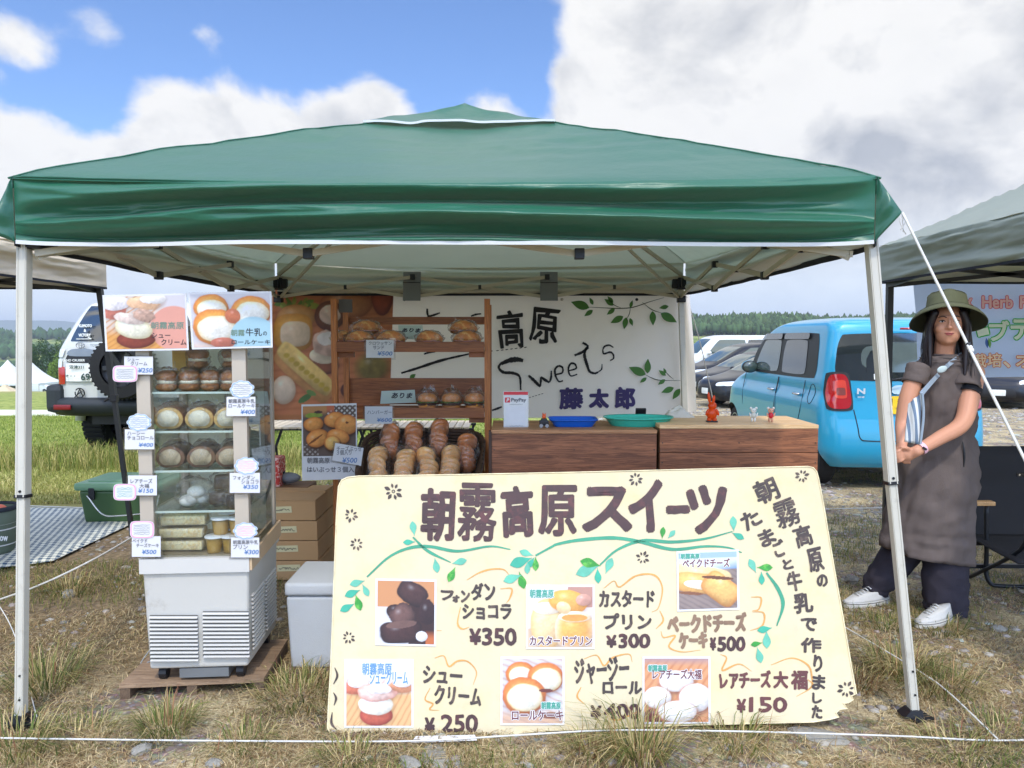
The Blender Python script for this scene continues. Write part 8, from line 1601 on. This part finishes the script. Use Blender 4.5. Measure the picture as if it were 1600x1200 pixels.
shL, elL, wrL = A(1432, 583, 3.82), A(1411, 660, 3.78), A(1409, 694, 3.69)      # image-left arm
shR, elR, wrR = A(1521, 583, 3.86), A(1503, 662, 3.72), A(1432, 705, 3.64)      # image-right arm
limb(mb, [shL, shL.lerp(elL, .5) + Vector((-.01, 0, 0)), elL, elL.lerp(wrL, .5), wrL], [.042, .041, .036, .032, .025]); limb(mb, [shR, shR.lerp(elR, .5) + Vector((.008, 0, 0)), elR, elR.lerp(wrR, .5) + Vector((0, 0, -.004)), wrR], [.052, .047, .040, .034, .026])
hc1, hc2 = A(1416, 709, 3.66), A(1407, 706, 3.69)
E(mb, hc1, (.044, .028, .034), (0, .5, .2)); E(mb, hc2, (.034, .026, .040), (0, .3, 0)); limb(mb, [wrR, hc1 + Vector((.02, 0, 0))], [.026, .028]); limb(mb, [wrL, hc2], [.025, .028])
for k in range(4):                                  # fingers of the upper hand wrap over the lower one
    b_ = hc1 + Vector((-.030 + .003 * k, -.012, .022 - .015 * k)); L_ = [.9, 1.0, .95, .75][k]
    limb(mb, [b_, b_ + Vector((-.022 * L_, -.012, -.006)), b_ + Vector((-.040 * L_, .004, -.014)), b_ + Vector((-.040 * L_, .022, -.018))], [.0095, .0088, .0082, .007])
limb(mb, [hc1 + Vector((.0, -.02, .024)), hc1 + Vector((-.018, -.030, .032)), hc1 + Vector((-.036, -.026, .034))], [.0115, .010, .0085])
for k in range(4):
    b_ = hc2 + Vector((-.004 + .008 * k, -.014, -.030)); limb(mb, [b_, b_ + Vector((.004, -.014, -.012)), b_ + Vector((.016, -.004, -.020))], [.0092, .0085, .007])
ftL, ftR = A(1358, 936, 4.02), A(1466, 966, 3.80)
hL, hR_ = A(1440, 800, 3.97), A(1478, 800, 3.90)
limb(mb, [hL, A(1408, 860, 4.0), A(1380, 905, 4.03), A(1370, 928, 4.05)], [.075, .062, .045, .036]); limb(mb, [hR_, A(1478, 870, 3.88), A(1480, 920, 3.86), A(1480, 955, 3.86)], [.075, .060, .045, .036])
o = mb.build('body', skin, WM); mods(o, ('REMESH', dict(mode='VOXEL', voxel_size=.0048, use_smooth_shade=True)), ('SMOOTH', dict(factor=.5, iterations=3)))
# face details
eyw = mat('eye_white', S(222, 214, 208), .3); iris = mat('iris', S(36, 24, 20), .2); lip = mat('lips', S(176, 92, 88), .45); brow = mat('eyebrow', S(60, 44, 40), .8)
for s in (-1, 1):
    mb = MB(); E(mb, hp(s * .031, .0655, .011), (.0125, .006, .0042), HR, 12, 8); e_ = mb.build('eye', eyw, o, True); mb = MB(); E(mb, hp(s * .031, .0705, .011), (.0048, .002, .0044), HR, 10, 6); mb.build('iris', iris, e_, True)
    mb = MB(); mb.tube(catmull([hp(s * .017, .071, .012), hp(s * .031, .073, .0175), hp(s * .045, .064, .013)], 4), .0022, 6); mb.build('eyelid', iris, o, True); mb = MB(); mb.tube(catmull([hp(s * .014, .080, .030), hp(s * .03, .080, .036), hp(s * .05, .068, .031)], 4), [.0028] * 5 + [.0026, .002, .0016, .001], 6); mb.build('eyebrow', brow, o, True)
mb = MB(); E(mb, hp(0, .0775, -.0465), (.021, .006, .0030), HR); E(mb, hp(0, .0765, -.053), (.016, .0065, .0042), HR); mb.build('lips', lip, o, True); mb = MB(); mb.tube(catmull([hp(-.023, .070, -.048), hp(0, .0835, -.0495), hp(.023, .070, -.048)], 4), .0012, 5); mb.build('mouth_line', mat('mouth_line', S(110, 50, 48), .6), o)
# hair
mb = MB(); E(mb, hp(0, -.030, .026), (.086, .085, .100), HR, 24, 16)
for s in (-1, 1):
    for k in range(5):
        y_ = .045 - .028 * k; zt4 = .055; L_ = (.19 if s < 0 else .15) - .012 * k * (s > 0)
        limb(mb, [hp(s * .062, y_, zt4), hp(s * (.079 + .004 * (k == 0)), y_ - .012, -.01), hp(s * .082, y_ - .02, -.075), hp(s * (.088 - .012 * (k == 0)), y_ - .012, -.06 - L_)], [.020, .019, .020, .008])
for k in range(4): limb(mb, [hp(-.05 + .033 * k, -.09, .0), hp(-.05 + .033 * k, -.11, -.08), hp(-.05 + .033 * k, -.09, -.17)], [.03, .034, .02])
hr = mb.build('hair', hairm, o); mods(hr, ('REMESH', dict(mode='VOXEL', voxel_size=.0055, use_smooth_shade=True)), ('SMOOTH', dict(factor=.5, iterations=2)))
rd = random.Random(4); mb = MB()
for k in range(90):
    s = rd.choice((-1, 1)); y_ = rd.uniform(-.08, .06); w = rd.uniform(0, .012); z1 = -.20 - rd.uniform(0, .07) * (1 if s < 0 else .7)
    mb.tube(catmull([hp(s * (.070 + w), y_, .03), hp(s * (.088 + w), y_, -.05), hp(s * (.090 + w * 1.5), y_ + rd.uniform(-.01, .02), -.14), hp(s * (.085 + rd.uniform(-.01, .03)), y_ + rd.uniform(-.02, .03), z1)], 4), .0016, 4)
tag(mb.build('hair_strands', hairm, o), kind='stuff')
# hat
tl_ = (upv * 1.0 - face * .32).normalized(); hc = hp(0, -.014, .070); hu, hw = basis(tl_); olive = mat('olive_felt', S(84, 86, 58), .85, var=.12, vs=30, bump=.3, bs=200); oliv2 = mat('olive_lining', S(70, 72, 50), .9, var=.1)
def hatp(r, z, a, wob=0.0): return hc + (hu * math.cos(a) + hw * math.sin(a)) * r * (1 + wob * math.sin(3 * a + 1)) + tl_ * z
n = 56; prof = [(.0, .092), (.045, .092), (.078, .086), (.088, .074), (.093, .045), (.098, .012), (.102, .0), (.125, -.008), (.150, -.026), (.168, -.045), (.173, -.055), (.172, -.059)]
rings = [[hatp(r, z + (.010 * math.sin(2 * a + 2.2) * (r - .1) / .07 if r > .1 else .004 * math.sin(5 * a) * (z > .03)), a, .012 if r > .1 else .006) for a in [2 * math.pi * k / n for k in range(n)]] for r, z in prof]
mb = MB(); mb.loft(rings, cap=False); hat = mb.build('hat', olive, o, True, fix=True); rings2 = [[hatp(r, z + (.010 * math.sin(2 * a + 2.2) * (r - .1) / .07), a, .012) for a in [2 * math.pi * k / n for k in range(n)]] for r, z in [(.172, -.061), (.150, -.031), (.125, -.013), (.100, -.005)]]
mb = MB(); mb.loft(rings2, cap=False); mb.build('brim_lining', oliv2, hat, True, fix=True)
mb = MB(); mb.tube([hatp(.1035, .005, a * .25, .006) for a in range(27)], .0022, 5); mb.build('seam', oliv2, hat); mb = MB(); mb.tube([hatp(.087, .078, a * .25, .006) for a in range(27)], .0018, 5); mb.build('seam', oliv2, hat)
for rr2 in (.120, .135, .150): mb = MB(); mb.tube([hatp(rr2, {.120: -.004, .135: -.013, .150: -.0235}[rr2] + .010 * math.sin(2 * a * .2 + 2.2) * (rr2 - .1) / .07, a * .2, .012) for a in range(33)], .0010, 4); mb.build('stitching', oliv2, hat)
# dress, its outline rows taken from the standing pose
linen = mat('grey_linen', S(108, 97, 92), .9, var=.14, vs=14, bump=.6, bs=260, spec=.2)
rows = [(554, 1453, 1505, .070, 3.905), (558, 1443, 1515, .085, 3.905), (562, 1438, 1520, .092, 3.905), (568, 1432, 1526, .098, 3.91), (580, 1430, 1528, .105, 3.92), (600, 1428, 1527, .115, 3.925), (625, 1426, 1524, .125, 3.925), (650, 1424, 1521, .128, 3.925), (680, 1417, 1522, .132, 3.925), (710, 1409, 1525, .145, 3.92), (740, 1402, 1525, .158, 3.915), (770, 1396, 1522, .162, 3.92), (800, 1388, 1519, .166, 3.925), (825, 1382, 1517, .168, 3.93), (845, 1379, 1516, .168, 3.93), (866, 1376, 1516, .168, 3.93)]
RW = catmull([Vector((r[0], r[1], r[2])) for r in rows], 4); RD = catmull([Vector((r[3], r[4], 0)) for r in rows], 4); n = 96; rings = []
for i, (a_, b_) in enumerate(zip(RW, RD)):
    yp, xa_, xb_ = a_; xa_ += 3 * min(1, i / 12); xb_ -= 4 * min(1, i / 12); dp, yc = b_[0], b_[1]; L_, R_ = A(xa_, yp, yc), A(xb_, yp, yc); c = (L_ + R_) / 2; hw_ = (R_ - L_).length / 2; ring = []; f_ = i / (len(RW) - 1)
    for k in range(n):
        a = 2 * math.pi * k / n; cs, sn = math.cos(a), math.sin(a); e_ = 2.35; q = (abs(cs) ** e_ + abs(sn) ** e_) ** (-1 / e_)
        wr = (float(vnoise(a * 3.5 + 10, f_ * 26, 5, 3)) - .5) * .034 * (.5 + .5 * f_) + (float(vnoise(a * 7 + 3, f_ * 5, 9, 2)) - .5) * .028 * f_ ** 1.2 + (float(vnoise(a * 1.6 + f_ * 4, f_ * 34, 15, 3)) - .5) * .026
        z = c.z - (.030 * -cs) * 0; z += (.075 * (-cs * .5) if f_ > .8 else 0) * (f_ - .8) / .2 + .0
        bust = .018 * math.exp(-((yp - 600) / 22) ** 2) * max(0, -sn)
        ring.append(Vector((c.x + cs * q * (hw_ + wr), c.y + sn * q * (dp + wr + bust), z)))
    rings.append(ring)
rings = rings[::-1]; mb = MB(); mb.loft(rings, cap=False); dr = mb.build('dress', linen, WM, True); dr.modifiers.new('s', 'SOLIDIFY').thickness = .004; mods(dr)
def sleeve(sh, el, r0, r1, t1, name='sleeve', m_=linen, out=.0):
    d = el - sh; u, w = basis(d); rg = []
    for k in range(12):
        f_ = k / 11; c = sh + d * (t1 * f_) ; r = (r0 + (r1 - r0) * f_) * min(1.0, .25 + math.sqrt(f_ / .3)); rg.append([c + (u * math.cos(a) + w * math.sin(a)) * (r + (float(vnoise(a * 2 + k, f_ * 6, 4, 2)) - .5) * .012) for a in [2 * math.pi * j / 28 for j in range(28)]])
    mb = MB(); mb.loft(rg, cap=False); s_ = mb.build(name, m_, dr, True); s_.modifiers.new('s', 'SOLIDIFY').thickness = .004; mods(s_)
sleeve(shL + Vector((.024, .015, .050)), elL, .056, .057, .36); sleeve(shR + Vector((-.026, .02, .058)), elR + Vector((.012, 0, 0)), .060, .070, .46); sleeve(shR.lerp(elR, .30), elR, .056, .054, .20, 'undershirt_cuff', mat('black_jersey', S(26, 26, 32), .8))
mb = MB(); mb.tube(catmull([Vector(p) for p in rings[-1]] + [Vector(rings[-1][0])], 1), .0035, 6); mb.build('neckline', linen, dr, True); mb = MB(); pk_ = [A(1504, 690, 3.78), A(1507, 710, 3.77), A(1506, 730, 3.77)]; mb.tube(catmull(pk_, 4), [.002, .003, .004, .005, .005, .005, .004, .003, .002], 6); mb.build('pocket_opening', blk, dr)
# trousers
trou = mat('charcoal_linen', S(58, 54, 62), .9, var=.12, vs=14, bump=.5, bs=220, spec=.2)
def leg_(pts, rs, nm):
    P = catmull(pts, 7); k = len(P); rr = np.interp(np.linspace(0, 1, k), np.linspace(0, 1, len(rs)), rs); rg = []
    for i, p in enumerate(P):
        d = (P[min(i + 1, k - 1)] - P[max(i - 1, 0)]).normalized(); u = Vector((1, 0, 0)); u = (u - d * u.dot(d)).normalized(); w = d.cross(u); f_ = i / k
        rg.append([p + (u * math.cos(a) + w * math.sin(a) * .85) * (rr[i] + (float(vnoise(a * 2.2 + 5, f_ * 16 + a * .5, 7, 3)) - .5) * .030) for a in [2 * math.pi * j / 48 for j in range(48)]])
    mb = MB(); mb.loft(rg, cap=False); s_ = mb.build(nm, trou, WM, True); s_.modifiers.new('s', 'SOLIDIFY').thickness = .004; mods(s_)
leg_([A(1440, 800, 3.96), A(1422, 838, 3.98), A(1396, 880, 4.01), A(1374, 908, 4.03), A(1366, 924, 4.04)], [.09, .112, .096, .078, .066], 'trouser_leg')
leg_([A(1478, 800, 3.90), A(1477, 850, 3.89), A(1476, 900, 3.87), A(1478, 940, 3.86), A(1478, 966, 3.85)], [.10, .112, .112, .106, .098], 'trouser_leg')
# sneakers
canv = mat('white_canvas_shoe', S(200, 198, 192), .8, var=.05, vs=30, bump=.3, bs=300, dirt=.25); solem = mat('white_rubber', S(216, 214, 206), .5, var=.05, dirt=.3)
def shoe(heel, toe):
    d = (toe - heel); L_ = d.length; d = d.normalized(); s_ = d.cross(Vector((0, 0, 1))).normalized(); g = MB(); rg = []
    z0 = gzf(heel.x, heel.y)
    def out_(w, z, k=1.0): return [heel + d * (L_ * (.5 + .5 * math.cos(a) * k)) + s_ * (math.sin(a) * w * (1 + .18 * math.cos(a)) * k) + Vector((0, 0, z - heel.z + z0)) for a in [2 * math.pi * j / 28 for j in range(28)]]
    mb = MB(); mb.loft([out_(.044, .0), out_(.046, .012), out_(.045, .028)]); sh_ = mb.build('sneaker', solem, WM, False)
    mb = MB(); rg = []
    for t_, hgt in ((0, .028), (.25, .05), (.5, .07), (.75, .085), (1, .095)):
        k = 1 - .12 * t_; rr = []
        for j in range(28): a = 2 * math.pi * j / 28; fx = .5 + .5 * math.cos(a); lim = .044 + .040 * (1 - fx) ** .6; p = heel + d * (L_ * (.5 + .5 * math.cos(a) * k - .08 * t_ * (fx > .5) * fx)) + s_ * (math.sin(a) * .042 * (1 + .18 * math.cos(a)) * (1 - .35 * t_)); rr.append(Vector((p.x, p.y, z0 + .028 + (lim - .028) * t_)))
        rg.append(rr)
    mb.loft(rg); mb.build('upper', canv, sh_, True); mb = MB(); mb.tube(out_(.0465, .022) + [out_(.0465, .022)[0]], .0016, 4); mb.build('stripe', mat('thin_dark_line', S(70, 60, 60), .6), sh_)
    mb = MB()
    for k in range(5): c = heel + d * L_ * (.46 + .065 * k); z = z0 + .088 - .007 * k; mb.tube([Vector((c.x, c.y, z)) - s_ * .018, Vector((c.x, c.y, z + .006)), Vector((c.x, c.y, z)) + s_ * .018], .003, 5)
    mb.build('laces', wht, sh_, True)
shoe(G(1389, 940), G(1318, 948)); shoe(G(1486, 968), G(1432, 982))
# shoulder bag, strap, tag, wristband
def striped():
    m = bpy.data.materials.new('striped_cotton'); m.use_nodes = True; t = m.node_tree; t.nodes.clear(); co = nd(t, 'ShaderNodeSeparateXYZ', {0: nd(t, 'ShaderNodeTexCoord').outputs['Object']})
    v = mth(t, 'FRACT', mth(t, 'MULTIPLY', mth(t, 'ADD', co.outputs[0], mth(t, 'MULTIPLY', co.outputs[2], .12)), 42.0)); c = mixc(t, mth(t, 'GREATER_THAN', v, .52), S(222, 224, 222), S(112, 130, 150)); p = nd(t, 'ShaderNodeBsdfPrincipled', {'Base Color': c, 'Roughness': .85}); nd(t, 'ShaderNodeOutputMaterial', {0: p.outputs[0]}); return m
BGP = Plane((0, 3.745, 0), (-.35, -1, 0)); bagT = thing('shoulder_bag', BGP.pix(1425, 700), 'small blue and white striped shoulder bag hanging at the woman\'s front', 'bag')
qb = [(1419, 631), (1441, 613), (1437, 695), (1413, 690)]
def bfn2(a, b):
    P = [Vector(q) for q in qb]; p = (P[3].lerp(P[2], a)).lerp(P[0].lerp(P[1], a), b); return BGP.pix(p.x, p.y, .012 * math.sin(math.pi * a) * math.sin(math.pi * b) + .004 * math.sin(a * 9 + b * 5))
mb = MB(); mb.grid(bfn2, 12, 16); bo_ = mb.build('pouch', striped(), bagT, True); bo_.modifiers.new('s', 'SOLIDIFY').thickness = .018; mods(bo_)
strp = mat('strap_grey', S(150, 164, 176), .8, stretch=None)
mb = MB(); pts = catmull([BGP.pix(1439, 616, .01), A(1462, 590, 3.775), A(1482, 570, 3.80), A(1500, 556, 3.84), A(1508, 549, 3.90)], 5)
for i in range(len(pts) - 1): mb.bar(pts[i], pts[i + 1] + (pts[i + 1] - pts[i]) * .05, .020, .004, up=(0, -1, .2))
mb.build('strap', strp, bagT); mb = MB(); c = A(1472, 577, 3.765); mb.ell(c, (.026, .004, .016), 16, 8, (0, -.35, 0)); mb.build('badge', mat('pale_badge', S(190, 206, 204), .4), bagT, True)
mb = MB(); mb.tube(catmull([BGP.pix(1441, 614, .01), BGP.pix(1443, 650, .006), BGP.pix(1438, 694, .008)], 5), .005, 6); mb.build('bag_edge', strp, bagT)
mb = MB(); u, w = basis((wrR - elR)); cw = wrR.lerp(elR, .10)
for j in (0,): mb.loft([[cw + (wrR - elR).normalized() * dz + (u * math.cos(a) + w * math.sin(a)) * .031 for a in [2 * math.pi * k / 24 for k in range(24)]] for dz in (-.011, .011)], cap=False)
mb.build('wristband', mat('pink_band', S(240, 190, 206), .5), o, True); mb = MB(); mb.box(cw + Vector((0, -.033, .004)), (.022, .003, .010), 0, 0, .6); mb.build('band_print', trimb, o)
